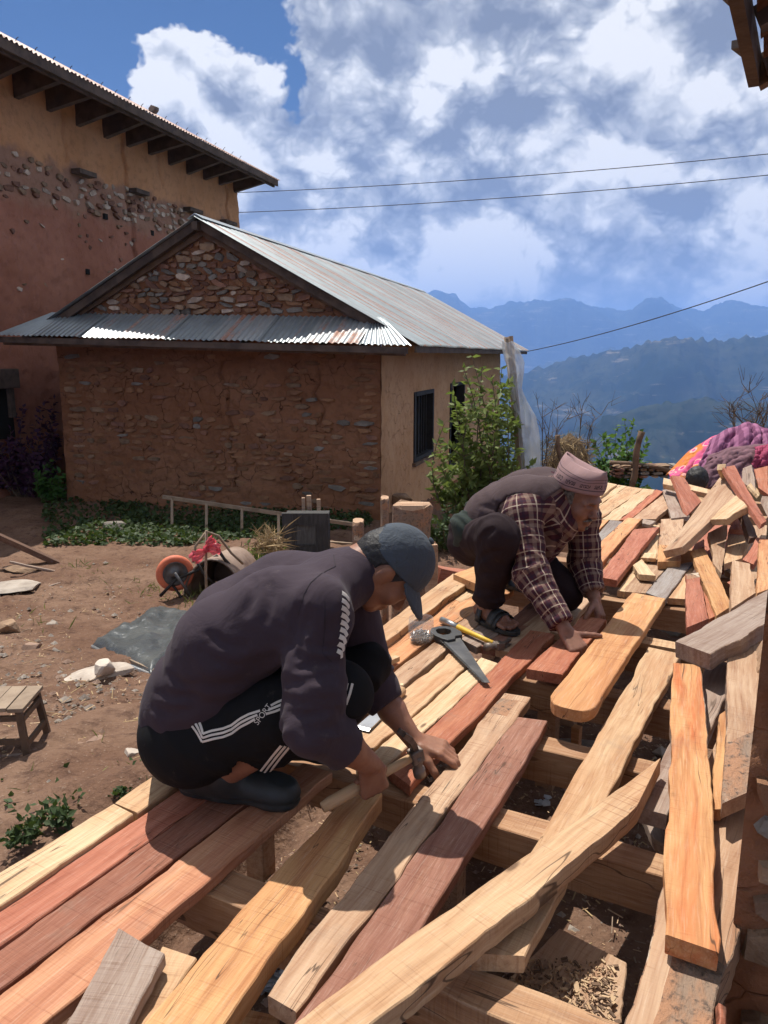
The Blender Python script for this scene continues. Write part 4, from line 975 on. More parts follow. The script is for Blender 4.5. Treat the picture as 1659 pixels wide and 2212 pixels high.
def leaf_material(name, c1, c2, trans=0.35):
    m = bpy.data.materials.new(name); m.use_nodes = True; nt = NT(m.node_tree); b = nt.n['Principled BSDF']
    g = nt.add('ShaderNodeNewGeometry'); n = nt.noise(g.outputs['Position'], 9.0, 3)
    r = nt.math('MULTIPLY_ADD', g.outputs['Random Per Island'], 0.7, nt.math('MULTIPLY', n, 0.4))
    c = nt.mix(r, c1, c2); nt.put(b.inputs['Base Color'], c); b.inputs['Roughness'].default_value = 0.6; b.inputs['Specular IOR Level'].default_value = 0.22
    tl = nt.add('ShaderNodeBsdfTranslucent'); nt.put(tl.inputs[0], nt.mix(0.5, c, (0.20, 0.30, 0.04)) if c1[1] > c1[0] else c)
    mx = nt.add('ShaderNodeMixShader', {0: trans}); nt.l.new(b.outputs[0], mx.inputs[1]); nt.l.new(tl.outputs[0], mx.inputs[2])
    nt.l.new(mx.outputs[0], nt.n['Material Output'].inputs['Surface']); MATS[name] = m
leaf_material('leaf_shrub', (0.085, 0.125, 0.030), (0.21, 0.25, 0.075))
leaf_material('leaf_bush', (0.035, 0.10, 0.022), (0.08, 0.18, 0.04))
leaf_material('leaf_dark', (0.022, 0.042, 0.014), (0.048, 0.075, 0.024), 0.15)
leaf_material('leaf_purple', (0.045, 0.020, 0.040), (0.09, 0.03, 0.07), 0.2)
leaf_material('grass_blade', (0.10, 0.13, 0.035), (0.24, 0.20, 0.09), 0.3)
simple('twig', (0.13, 0.09, 0.06), (0.08, 0.055, 0.04), 12, 0.9, 0.3, 50, 0.004)

def leaf_mesh(name, P, D, Nn, Ls, wid, mat):
    """many leaves in one mesh: base points P, growth directions D, normals Nn, lengths Ls"""
    P = np.asarray(P, float); D = np.asarray(D, float); Nn = np.asarray(Nn, float); Ls = np.asarray(Ls, float)[:, None]
    D /= np.linalg.norm(D, axis=1, keepdims=True); Sd = np.cross(D, Nn); Sd /= np.linalg.norm(Sd, axis=1, keepdims=True)+1e-9; Nn = np.cross(Sd, D)
    w = Ls*wid
    pts = np.stack([P, P+D*Ls*0.38+Sd*w-Nn*Ls*0.02, P+D*Ls*0.40-Nn*Ls*0.06, P+D*Ls*0.38-Sd*w-Nn*Ls*0.02, P+D*Ls-Nn*Ls*0.16], 1)
    n = len(P); b = np.arange(n)[:, None]*5
    f = np.concatenate([b+np.array([0, 2, 1]), b+np.array([1, 2, 4]), b+np.array([0, 3, 2]), b+np.array([2, 3, 4])])
    me = bpy.data.meshes.new(name); me.from_pydata(pts.reshape(-1, 3).tolist(), [], f.tolist()); me.update(); me.materials.append(MATS[mat]); return me
def rnd_dirs(rs, n, up=0.3):
    d = rs.normal(size=(n, 3)); d[:, 2] = d[:, 2]*0.6+up; return d/np.linalg.norm(d, axis=1, keepdims=True)

# ------------------------------------------------------------------ yard: stool, sheet, stones
def low_stool():
    F = pg(58, 1642); o = thing('stool', 'low weathered wooden stool with slatted seat at the left edge', 'stool', (F[0], F[1], F[2]), R(4))
    o.scale = (0.86, 0.8, 0.92); h = 0.205
    for i, (x0, x1) in enumerate(((-0.325, -0.262), (-0.258, -0.19), (-0.186, -0.12), (-0.116, -0.055), (-0.051, 0.012))):
        mb = MB(); mb.box(((x0+x1)/2, 0.10, h+0.008+0.002*(i % 2)), (x1-x0, 0.235+0.008*(i % 3), 0.016)); mb.build('seat_slat', 'weathered', o, bevel=0.002)
    for (x, y, dx, dy) in ((0, 0, 0.02, -0.02), (0, 0.2, 0.02, 0.02), (-0.31, 0, -0.02, -0.02), (-0.31, 0.2, -0.02, 0.02)):
        mb = MB(); mb.bar((x-0.012, y, h), (x+dx-0.006, y+dy, 0.0), 0.026, 0.022, up=(0, 1, 0)); mb.build('leg', 'old_wood_brown', o)
    for (a, b) in (((0, 0, .17), (0, 0.2, .17)), ((-0.31, 0, .17), (-0.31, 0.2, .17)), ((-0.31, -0.002, .175), (0, -0.002, .175)), ((-0.31, 0.2, .175), (0, 0.2, .175)), ((0.01, 0, .07), (0.01, 0.2, .07)), ((-0.31, -0.004, .08), (0.0, -0.004, .08))):
        mb = MB(); mb.bar(a, b, 0.014, 0.022); mb.build('rail', 'old_wood_brown', o)
low_stool()
def tarp():
    c = [pg(198, 1382, .05), pg(328, 1440, .05), pg(470, 1335, .05), pg(345, 1302, .05)]
    n = 44; s, t = np.meshgrid(np.linspace(0, 1, n), np.linspace(0, 1, n)); a, b, cc, d = [np.array(p) for p in c]
    P = (a*(1-s)[..., None]+b*s[..., None])*(1-t)[..., None]+(d*(1-s)[..., None]+cc*s[..., None])*t[..., None]
    e = np.minimum(np.minimum(s, 1-s), np.minimum(t, 1-t))
    P[..., 2] += 0.016*fbm(s*4+t*2, t*9-s*4, 0, 4, 70)-0.05*sstep(0.05, 0.0, e)+0.012*np.sin((s*1.2+t)*9)*sstep(0, 0.2, e)
    P[..., 0] += 0.01*vnoise(s*8, t*8, 0, 3)
    simple('black_sheet', (0.055, 0.062, 0.065), (0.10, 0.105, 0.10), 3.0, 0.36, 0.6, 14, 0.03, lo=0.45, hi=0.8, spec=0.6)
    o = thing('covered_board', 'flat board wrapped in black plastic sheet lying on the dirt', 'sheet', c[0])
    k = link('plastic_sheet', grid_mesh('plastic_sheet', P-np.array(c[0]), 'black_sheet'), o)
    m = k.modifiers.new('solid', 'SOLIDIFY'); m.thickness = 0.004
    mb = MB(); A, B, C, D = [np.array(p)-np.array(c[0])-np.array([0, 0, 0.028]) for p in c]; ctr = (A+B+C+D)/4
    q = [ctr+(x-ctr)*0.965 for x in (A, B, C, D)]; mb.add(q+[p-np.array([0, 0, 0.025]) for p in q], [(0, 1, 2, 3), (7, 6, 5, 4), (0, 4, 5, 1), (1, 5, 6, 2), (2, 6, 7, 3), (3, 7, 4, 0)]); mb.build('board', 'weathered', o)
    mb = MB(); mb.tube([a-np.array(c[0])+np.array(v) for a, v in ((a, (0, 0, -.04)), ((a*0.5+b*0.5), (0, -.01, -.05)), (b, (0, 0, -.045)))], 0.009, 6); mb.build('folded_hem', 'clear_sheet', o, smooth=True)
tarp()
def rock(name, label, c, size, seed, mat='slate_stone', flat=0.0, rz=0.0, group=None, cat='stone'):
    bm = bmesh.new(); bmesh.ops.create_icosphere(bm, subdivisions=3, radius=1.0); rg = random.Random(seed)
    pl = [(Vector((rg.gauss(0, 1), rg.gauss(0, 1), rg.gauss(0, 0.8))).normalized(), rg.uniform(0.55, 0.85)) for _ in range(13)]+[(Vector((0, 0, 1)), 0.6-flat*0.1), (Vector((0, 0, -1)), 0.6)]
    ns = vnoise(*(np.array([v.co[:] for v in bm.verts]).T*3+seed), seed)
    for v, nz_ in zip(bm.verts, ns):
        v.co *= 1+0.05*float(nz_)
        for n, d in pl:
            k = v.co.dot(n)
            if k > d: v.co -= n*(k-d)
        v.co = Vector((v.co.x*size[0], v.co.y*size[1], v.co.z*size[2]))
    me = bpy.data.meshes.new(name); bm.to_mesh(me); bm.free(); me.materials.append(MATS[mat])
    o = link(name, me); o.location = (c[0], c[1], c[2]+size[2]*0.45); o.rotation_euler = (0, 0, rz)
    return tag(o, label, cat, group)
SG = 'stones lying on the dirt yard'
rock('flat_stone', 'broad flat pale stone slab on the dirt in front of the black sheet', pg(215, 1460), (0.20, 0.11, 0.03), 4, rz=0.35, group=SG)
rock('stone', 'pale lump of rock sitting on the broad flat slab', pg(228, 1452, 0.03), (0.062, 0.055, 0.055), 5, group=SG)
rock('stone', 'squared brown stone block at the left edge above the stool', pg(15, 1362), (0.11, 0.09, 0.055), 6, 'stone_tan', group=SG)
rock('stone', 'rounded grey brown stone lying alone on the open dirt', pg(112, 1356), (0.055, 0.05, 0.035), 7, group=SG)
rock('stone', 'small pale stone below the stool near the bank', pg(286, 1634), (0.035, 0.03, 0.025), 8, group=SG)
rock('stone', 'clod of red earth right of the stool', pg(205, 1612), (0.05, 0.045, 0.03), 9, 'pebble', group=SG)
rock('stone', 'second clod of red earth, next to the small pale stone', pg(185, 1617), (0.035, 0.03, 0.02), 10, 'pebble', group=SG)
rock('stone', 'earthy clod left of the broad flat slab', pg(68, 1405), (0.07, 0.055, 0.04), 11, 'pebble', group=SG)
rock('stone', 'low grey stone half sunk under the small plants by the wall', pg(252, 1145), (0.22, 0.12, 0.09), 12, 'stone_grey', group=SG)
rock('flat_stone', 'large flat slab at the left edge beside the leaning plank', pg(28, 1272), (0.30, 0.2, 0.035), 13, rz=0.5, group=SG)
rock('flat_stone', 'upper flat slab stacked at the left edge', pg(45, 1232, 0.04), (0.22, 0.12, 0.03), 14, 'stone_tan', rz=-0.2, group=SG)
rock('stone', 'long pale rock at the house corner beside the shrub', pg(862, 1085, 0.12), (0.26, 0.16, 0.11), 15, 'stone_tan', group=SG)
rock('stone', 'tan block of stone left of the dark door', pg(596, 1190, 0.0), (0.14, 0.10, 0.09), 16, 'stone_tan', group=SG)
rock('flat_stone', 'flat foundation stone under the middle post of the floor', [*dk(0.70, 0.73)[:2], -0.44], (0.14, 0.10, 0.06), 17, 'stone_grey', group='stones under the floor')
rock('flat_stone', 'square grey stone block seen through the gap under the lifted plank', [*pz(1250, 1585, -0.30)[:2], -0.42], (0.10, 0.075, 0.085), 18, 'stone_grey', group='stones under the floor')
rock('stone', 'dark round stone in the gap right of the lifted plank', pg(1405, 1355), (0.06, 0.05, 0.045), 19, 'stone_rust', group='stones under the floor')
rock('stone', 'flat grey stone in the gap left of the red offcut', pg(1450, 1372), (0.09, 0.05, 0.03), 20, 'stone_grey', group='stones under the floor')
def timber(name, label, a, b, w, h, col, cat='plank', group=None):
    a = np.array(a); b = np.array(b); d = b-a; d /= np.linalg.norm(d); s = np.cross(d, [0, 0, 1]); s /= np.linalg.norm(s); q = [a-s*w/2, a+s*w/2, b+s*w/2, b-s*w/2]
    return tag(board(name, q, h, col, None, wane=0.006), label, cat, group)
timber('leaning_plank', 'old dark plank leaning down to the dirt at the left', pg(-30, 1140, 0.42), pg(128, 1212, 0.03), 0.12, 0.05, 'dark')
timber('thin_stick', 'thin pale stick on the slabs at the left', pg(22, 1212, 0.16), pg(118, 1232, 0.04), 0.025, 0.02, 'grey', 'stick')
timber('thin_stick', 'thin stick lying under the stool', pg(5, 1632, .012), pg(110, 1622, .012), 0.014, 0.012, 'grey', 'stick')
timber('thin_stick', 'bent dry branch lying on the dirt behind the flat slab', pg(105, 1265, .02), pg(155, 1248, .02), 0.02, 0.02, 'grey', 'stick')
def ladder():
    a0, a1 = pg(352, 1146), pg(780, 1178); top = lambda p: p+np.array([0.02, 0.22, 0.42])
    # it leans on its side against the front wall
    A0 = np.array(a0); A1 = np.array(a1); B0 = py(352, 1073, A0[1]+0.16); B1 = py(780, 1135, A1[1]+0.16)
    o = thing('ladder', 'wooden ladder on its side leaning against the stone house wall', 'ladder', A0)
    for (p, q) in ((A0, A1), (B0, B1)):
        mb = MB(); mb.bar(p-A0, q-A0, 0.035, 0.04); mb.build('rail', 'weathered', o)
    for k in range(6):
        t = 0.05+0.185*k; mb = MB(); mb.bar(A0+(A1-A0)*t-A0, B0+(B1-B0)*t-A0, 0.03, 0.03); mb.build('rung', 'weathered', o)
ladder()
def old_door():
    Y = 7.6; a = py(609, 1108, Y); b = py(709, 1110, Y); g = float(gz((a[0]+b[0])/2, Y)); w = b[0]-a[0]; H = a[2]-g
    o = thing('cupboard_door', 'weathered black wooden door panel standing upright in the yard', 'door', ((a[0]+b[0])/2, Y, g), 0)
    for x in (-w/2+0.055, w/2-0.055): mb = MB(); mb.box((x, 0, H/2), (0.11, 0.045, H)); mb.build('stile', 'door_black', o, bevel=0.003)
    for z in (H-0.055, 0.05): mb = MB(); mb.box((0, 0, z), (w-0.22, 0.044, 0.11)); mb.build('rail', 'door_black', o, bevel=0.003)
    for (z0, z1) in ((0.105, H-0.11),):
        mb = MB(); mb.box((0, 0.005, (z0+z1)/2), (w-0.22, 0.018, z1-z0)); mb.build('panel', 'door_grey', o)
        mb = MB()
        for x in (-w/2+0.118, w/2-0.118): mb.box((x, -0.012, (z0+z1)/2), (0.016, 0.02, z1-z0))
        for z in (z0+0.008, z1-0.008): mb.box((0, -0.0125, z), (w-0.252, 0.02, 0.016))
        mb.build('moulding', 'door_black', o)
    mb = MB(); mb.box((0, 0.2, H/2-0.02), (w-0.02, 0.34, H-0.06)); mb.build('cabinet_body', 'door_black', o)
    for k, (u, v0, wd) in enumerate(((655, 1075, 0.035), (667, 1070, 0.05), (688, 1078, 0.04))):
        p = py(u, v0, Y+0.45); mb = MB(); mb.bar((0, 0, p[2]-g), (0.01, 0, 0), wd, 0.05, up=(0, 1, 0)); s = mb.build('wooden_stake', 'wood', None, loc=(p[0], Y+0.45, g), bevel=0.004)
        s.color = (*WOOD['tan'][0], 1); s['tone'] = WOOD['grey'][1]
        tag(s, ('left', 'middle, tallest', 'right')[k]+' of three sawn stakes sticking up behind the dark door', 'stake', 'stakes behind the door')
simple('door_black', (0.028, 0.027, 0.027), (0.055, 0.052, 0.050), 6, 0.7, 0.4, 40, 0.006, stretch=(6, 6, 1))
simple('door_grey', (0.10, 0.10, 0.098), (0.06, 0.058, 0.056), 8, 0.75, 0.4, 40, 0.006, stretch=(9, 9, 1))
old_door()
def stump(name, label, u0, u1, vt, vb, Y, seed, mat='bark', col='tan', depth=0.14):
    a = py(u0, vt, Y); b = py(u1, vt, Y); g = float(gz((a[0]+b[0])/2, Y))-0.05; w = b[0]-a[0]; H = a[2]-g; cx = (a[0]+b[0])/2
    n = 12; mb = MB(); rings = 9; vs = []
    for r in range(rings):
        t = r/(rings-1)
        for k in range(n):
            an = 2*math.pi*k/n; rad = 1/max(abs(math.cos(an)), abs(math.sin(an)))**0.6
            j = 1+0.14*float(fbm(math.cos(an)*1.3+seed, math.sin(an)*1.3, t*2.5, 3, seed))
            vs.append((math.cos(an)*rad*j*w/2, math.sin(an)*rad*j*depth/2*1.2, t*H+(0.03*float(vnoise(an*2, seed, 0, 4)) if r == rings-1 else 0)))
    fs = [(r*n+k, r*n+(k+1) % n, (r+1)*n+(k+1) % n, (r+1)*n+k) for r in range(rings-1) for k in range(n)]
    mb.add(vs, fs); c0 = len(mb.v); mb.add([(vs[(rings-1)*n+k][0]*0.9, vs[(rings-1)*n+k][1]*0.9, H+0.012) for k in range(n)], [tuple(range(n))], 1)
    mb.f += [((rings-1)*n+k, (rings-1)*n+(k+1) % n, c0+(k+1) % n, c0+k) for k in range(n)]; mb.m += [1]*n
    o = mb.build(name, [mat, 'wood'], None, loc=(cx, Y, g)); o.color = (*WOOD[col][0], 1); o['tone'] = WOOD[col][1]
    return tag(o, label, 'post', 'old posts standing beyond the floor')
stump('timber_stump', 'broad old timber stump with a pale sawn top behind the cap', 846, 934, 1092, 1290, 4.7, 3)
stump('timber_post', 'narrow bark covered post left of the broad stump', 762, 786, 1128, 1290, 4.9, 5)
stump('timber_post', 'thin squared post with a red tip between stump and narrow post', 822, 840, 1078, 1200, 5.2, 8)
stump('timber_post', 'short pale sawn board standing right of the broad stump', 920, 946, 1180, 1300, 4.5, 9, 'wood', depth=0.04)
def log_beam():
    a = py(938, 1222, 4.9); b = py(1040, 1240, 5.1); o = timber('fallen_beam', 'rough red brown beam lying behind the kneeling man', a, b, 0.16, 0.14, 'rose', 'beam')
log_beam()

# ------------------------------------------------------------------ wheelbarrow, tipped over
def wheelbarrow():
    Y = 6.35; g = pg(385, 1300); Y = g[1]; c = py(378, 1238, Y); k = Y/FOC/0.96
    o = thing('wheelbarrow', 'tipped wheelbarrow with orange tyre and rusty rounded tray', 'wheelbarrow', (c[0], Y, float(gz(c[0], Y))))
    P = lambda u, v, dy=0.0: py(u, v, Y+dy)-np.array(o.location)
    cw = P(378, 1238); rad = 40*k
    M = Matrix.Translation(Vector(cw)) @ Matrix.Rotation(R(22), 4, 'Z') @ Matrix.Rotation(R(90), 4, 'X')
    w = bpy.data.objects.new('wheel', None); COL.objects.link(w); w.parent = o
    mb = MB(); mb.lathe([(rad*(0.80+0.20*math.cos(a)), 0.035*math.sin(a)) for a in [2*math.pi*i/12 for i in range(12)]], 32, M, closed=True); mb.build('tyre', 'tyre_orange', w, smooth=True)
    mb = MB(); mb.lathe([(0.012, 0.03), (rad*0.2, 0.03), (rad*0.24, 0.012), (rad*0.55, 0.008), (rad*0.66, 0.026), (rad*0.66, -0.026), (rad*0.2, -0.02), (0.012, -0.03)], 28, M); mb.build('rim', 'dark_steel', w, smooth=True)
    mb = MB(); mb.lathe([(0.0, 0.055), (rad*0.12, 0.055), (rad*0.12, -0.055), (0, -0.055)], 10, M); mb.build('hub', 'rusty_steel', w)
    # tray: half drum seen from its open end
    tc = P(462, 1300); rr = 62*k; n = 22; vs = []; rows = 5
    for r in range(rows):
        t = r/(rows-1)
        for i in range(n+1):
            a = math.pi*(0.02+0.96*i/n); q = rr*(1-0.14*t)
            vs.append((tc[0]+math.cos(a)*q*1.05+t*0.10, tc[1]+t*0.5, tc[2]-0.03+math.sin(a)*q*1.65+t*0.03))
    mb = MB(); mb.add(vs, [(r*(n+1)+i, r*(n+1)+i+1, (r+1)*(n+1)+i+1, (r+1)*(n+1)+i) for r in range(rows-1) for i in range(n)]); mb.add(vs[-(n+1):], [tuple(range(n+1))])
    t = mb.build('tray', 'tray_rust', o, smooth=True); s = t.modifiers.new('solid', 'SOLIDIFY'); s.thickness = 0.008
    mb = MB(); mb.tube(vs[:n+1], 0.010, 6); mb.build('tray_rim', 'rusty_steel', o, smooth=True)
    def rod(nm, pts, r, mat): mb = MB(); mb.tube([P(*p) for p in pts], r, 7); mb.build(nm, mat, o, smooth=True)
    rod('frame_tube', [(346, 1288, -.1), (380, 1252, -.06), (425, 1232, 0), (470, 1200, .1)], 0.013, 'black_wood')
    rod('frame_tube', [(378, 1238, -.09), (400, 1270, -.05), (420, 1300, 0)], 0.012, 'dark_steel')
    rod('frame_tube', [(415, 1195, -.05), (440, 1240, -.05), (470, 1268, 0)], 0.011, 'black_wood')
    rod('frame_tube', [(462, 1175, 0.02), (485, 1208, 0.02), (510, 1235, 0.1)], 0.013, 'black_wood')
    rod('handle', [(418, 1215, -.05), (422, 1180, -.05), (446, 1148, 0), (472, 1158, .05), (500, 1195, .1), (525, 1218, .15)], 0.011, 'weathered')
    rod('handle', [(450, 1305, -.12), (500, 1275, -.05), (560, 1236, .0), (600, 1208, .05)], 0.016, 'black_wood')
    rod('stand_leg', [(372, 1262, -.05), (388, 1285, -.05), (396, 1300, -.05)], 0.011, 'black_wood')
simple('tray_rust', (0.30, 0.215, 0.165), (0.15, 0.09, 0.065), 5, 0.65, 0.4, 30, 0.01, metal=0.15)
wheelbarrow()
def stick_and_bag():
    b = pg(447, 1318); t = py(446, 1146, b[1]); mb = MB(); mb.tube([(0, 0, -0.03), (0.006, 0, (t[2]-b[2])*0.5), (t[0]-b[0], 0, t[2]-b[2])], 0.011, 7); s = mb.build('upright_stick', 'weathered', None, True, loc=b)
    tag(s, 'thin upright stick with the pink bag tied to it', 'stick')
    Y = b[1]-0.02; c = py(446, 1186, Y); o = thing('plastic_bag', 'pink plastic bag knotted round the upright stick', 'bag', c)
    def lobe(nm, u, v, wid):
        e = py(u, v, Y-0.02)-c; n, m = 14, 9; P = np.zeros((n, m, 3)); L = np.linalg.norm(e); d = e/L; sd = np.cross(d, [0, 1, 0]); sd /= np.linalg.norm(sd)
        for i in range(n):
            t_ = i/(n-1); w = wid*(0.25+0.75*math.sin(min(1, t_*1.15)*math.pi*0.55))*(1 if t_ < 0.9 else 0.8)
            for j in range(m):
                a = (j/(m-1)-0.5)*2; P[i, j] = d*L*t_+sd*w*a+np.array([0, -1, 0])*(0.02*math.sin(a*7+i*.5)*(0.3+t_)+0.02)+0.008*np.array([vnoise(i*.8, j*.9, 1), vnoise(i*.8, j*.9, 2), vnoise(i*.8, j*.9, 3)]).ravel()
        link(nm, grid_mesh(nm, P, 'pink_bag'), o)
    lobe('bag_tail', 416, 1208, 0.05); lobe('bag_tail', 478, 1184, 0.045); lobe('bag_loop', 462, 1160, 0.035)
    rk = MB(); rk.lathe([(0.0, -0.03), (0.022, -0.022), (0.03, 0), (0.022, 0.022), (0, 0.03)], 10); rk.build('knot', 'pink_bag', o, True)
stick_and_bag()

# ------------------------------------------------------------------ small tools on the boards
def tool_frame(u0, v0, u1, v1, z=0.004, fr='R5'):
    a = pz(*S(fr, u0, v0), z); b = pz(*S(fr, u1, v1), z); d = b-a; return a, math.atan2(d[1], d[0]), float(np.hypot(d[0], d[1]))
def hand_saw():
    a, rz, L = tool_frame(905, 480, 1300, 925, 0.006); o = thing('hand_saw', 'hand saw with dark handle lying across the boards', 'saw', a, rz)
    mb = MB(); mb.prism([(0.10, -0.030), (L, -0.010), (L+0.004, 0.010), (0.085, 0.052)], 0.0016, Matrix.Translation((0, 0, 0.010))); mb.build('blade', 'dark_steel', o)
    mb = MB(); n = 40; L2 = L-0.1
    out = [(0.10+L2*i/n, -0.030+0.020*i/n-(0.004 if i % 2 else 0)) for i in range(n+1)]; mb.prism(out+[(L, -0.008), (0.1, -0.025)], 0.0015, Matrix.Translation((0, 0, 0.0101))); mb.build('teeth', 'dark_steel', o)
    outer = [(-0.012, 0.03), (-0.018, 0.0), (-0.004, -0.034), (0.03, -0.050), (0.075, -0.046), (0.11, -0.030), (0.135, -0.012), (0.128, 0.02), (0.10, 0.03), (0.095, 0.06), (0.06, 0.068), (0.02, 0.058)]
    inner = [(0.012, 0.02), (0.008, -0.008), (0.022, -0.024), (0.055, -0.028), (0.078, -0.014), (0.076, 0.012), (0.058, 0.028), (0.03, 0.034)]
    mb = MB(); m = 24
    def res(poly):
        P = np.array(poly+[poly[0]]); cx = P[:-1].mean(0); t = np.linspace(0, len(poly), m, endpoint=False); q = np.stack([np.interp(t, range(len(P)), P[:, k]) for k in (0, 1)], 1); an = np.arctan2(q[:, 1]-0.005, q[:, 0]-0.045); return q[np.argsort(an)]
    A, B = res(outer), res(inner); vs = [(x, y, z) for z in (0.0, 0.022) for x, y in A]+[(x, y, z) for z in (0.0, 0.022) for x, y in B]
    fs = []
    for i in range(m):
        j = (i+1) % m; fs += [(i, j, m+j, m+i), (2*m+j, 2*m+i, 3*m+i, 3*m+j), (m+i, m+j, 3*m+j, 3*m+i), (j, i, 2*m+i, 2*m+j)]
    mb.add(vs, fs); mb.build('handle', 'black_plastic', o, bevel=0.002)
hand_saw()
def claw_hammer_parts(o, L, hm, head, r=0.014):
    """handle along +x from 0 to L, head across y at x = L"""
    mb = MB(); mb.tube([(0, 0, 0), (0.02, 0, 0), (L*0.3, 0, 0), (L*0.6, 0, 0), (L, 0, 0)], [r*0.9, r*1.15, r*1.15, r*0.85, r*0.8], 10); mb.build('handle', hm, o, True)
    mb = MB(); mb.tube([(L, 0.0, 0), (L, -0.02, 0), (L, -0.035, 0), (L, -0.040, 0), (L, -0.062, 0)], [0.017, 0.015, 0.011, 0.016, 0.016], 10); mb.build('striking_face', head, o, True)
    mb = MB(); mb.box((L, 0, 0), (0.034, 0.036, 0.030)); mb.build('eye', head, o, bevel=0.004)
    for s in (-1, 1):
        mb = MB(); pts = [(L, 0.015, s*0.004), (L-0.002, 0.035, s*0.007), (L-0.010, 0.058, s*0.010), (L-0.026, 0.082, s*0.012)]
        for p, q in zip(pts[:-1], pts[1:]): mb.bar(p, q, 0.010, 0.015, up=(1, 0, 0), taper=0.85)
        mb.build('claw', head, o)
def yellow_hammer():
    a, rz, L = tool_frame(925, 372, 1400, 588, 0.016); o = thing('claw_hammer', 'claw hammer with yellow handle lying by the sandalled foot', 'hammer', a, rz, rot=(R(-6), 0, rz))
    claw_hammer_parts(o, L, 'yellow_paint', 'rusty_steel', 0.011)
    mb = MB(); mb.tube([(-0.004, 0, 0), (L*0.3, 0, 0)], [0.0135, 0.0132], 10); mb.build('grip', 'steel', o, True)
yellow_hammer()
def steel_hammer():
    a, rz, L = tool_frame(330, 770, 465, 815, 0.018); o = thing('mallet_head', 'bright steel hammer head lying behind the young man\'s arm', 'hammer', a, rz)
    mb = MB(); mb.tube([(0, 0, 0), (L*0.55, 0, 0), (L*0.6, 0, 0), (L*0.7, 0, 0), (L*0.75, 0, 0), (L, 0, 0)], [0.010, 0.011, 0.014, 0.012, 0.017, 0.017], 12); mb.build('striking_face', 'steel', o, True)
    mb = MB(); mb.bar((L*0.2, 0, 0), (L*0.25, 0.12, 0.0), 0.022, 0.018); mb.build('shaft', 'handle_wood', o)
steel_hammer()
def chisel():
    a, rz, L = tool_frame(248, 1290, 590, 975, 0.010); o = thing('wood_chisel', 'wide steel chisel with short wooden handle on the pale board', 'chisel', a, rz)
    mb = MB(); mb.add([(0, -0.022, -.004), (0, 0.022, -.004), (0.012, 0.022, 0.0), (0.012, -0.022, 0.0), (L*0.5, -0.02, 0.0), (L*0.5, 0.02, 0.0), (L*0.5, 0.02, -.006), (L*0.5, -0.02, -.006)], [(0, 3, 2, 1), (3, 4, 5, 2), (0, 1, 6, 7), (4, 7, 6, 5), (0, 7, 4, 3), (1, 2, 5, 6)]); mb.build('blade', 'steel', o)
    mb = MB(); mb.tube([(L*0.48, 0, 0.002), (L*0.56, 0, 0.002), (L*0.82, 0, 0.004)], [0.009, 0.008, 0.014], 12); mb.build('socket', 'steel', o, True)
    mb = MB(); mb.tube([(L*0.80, 0, 0.004), (L*0.86, 0, 0.004), (L*0.97, 0, 0.004), (L, 0, 0.004)], [0.014, 0.0165, 0.0165, 0.013], 12); mb.build('handle', 'handle_wood', o, True)
chisel()
def pipe():
    a, rz, L = tool_frame(95, 1140, 210, 1040, 0.016); o = thing('metal_pipe', 'short dark metal pipe beside the young man\'s knee', 'pipe', a, rz)
    mb = MB(); M = Matrix.Rotation(R(90), 4, 'Y'); mb.lathe([(0.016, 0), (0.016, L), (0.0125, L), (0.0125, 0)], 16, M, closed=True); mb.build('tube', 'dark_steel', o, True)
pipe()
def nail_jar():
    p = pz(*S('R5', 745, 555), 0.0); o = thing('nail_jar', 'cut off clear plastic bottle half full of nails', 'jar', p)
    r, h = 0.050, 0.098
    mb = MB(); mb.lathe([(0.0, 0.006), (r*0.55, 0.001), (r*0.8, 0.004), (r*0.97, 0.022), (r, 0.05), (r*0.98, h*0.8), (r*0.93, h), (r*0.915, h), (r*0.96, h*0.8), (r*0.97, 0.05), (r*0.9, 0.024), (r*0.4, 0.008)], 28); mb.build('bottle_wall', 'clear_bottle', o, True)
    rg = random.Random(9); mb = MB()
    for k in range(230):
        a = rg.uniform(0, 6.28); q = r*0.74*math.sqrt(rg.random()); z = 0.012+rg.uniform(0, 0.04)*(1.1-q/r); th = rg.uniform(0, 6.28); el = rg.uniform(-0.5, 0.6); Ln = rg.uniform(0.022, 0.036)
        c = Vector((math.cos(a)*q, math.sin(a)*q, z)); d = Vector((math.cos(th)*math.cos(el), math.sin(th)*math.cos(el), math.sin(el)))*Ln/2
        A, B = c-d, c+d
        for w in (A, B):
            rr_ = math.hypot(w.x, w.y)
            if rr_ > r*0.85: w.x *= r*0.85/rr_; w.y *= r*0.85/rr_
            w.z = max(w.z, 0.008)
        mb.bar(A, B, 0.0022, 0.0022)
    stuff(mb.build('nails', 'steel', o))
nail_jar()
def wood_bits():
    for k, (u, v, w, h, t, col, lab) in enumerate(((1192, 1683, 0.045, 0.03, 0.02, 'honey', 'small square wood block lying by the slate chips in the gap'), (868, 1480, 0.02, 0.012, 0.004, 'cream', 'small pale wood shaving beside the chisel handle'), (1247, 1558, 0.03, 0.03, 0.10, 'honey', 'short wood prop standing under the lifted round ended plank'))):
        p = pg(u, v) if k == 0 else pz(u, v, 0.0 if k == 1 else -0.2)
        if k == 2: p[2] = -0.32
        mb = MB(); mb.box((0, 0, t/2), (w, h, t)); o = mb.build('wood_block', 'wood', None, loc=p, bevel=0.002); o.rotation_euler = (0, 0, 0.5+k); o.color = (*WOOD[col][0], 1); o['tone'] = WOOD[col][1]
        tag(o, lab, 'wood block', 'wooden bits')
wood_bits()
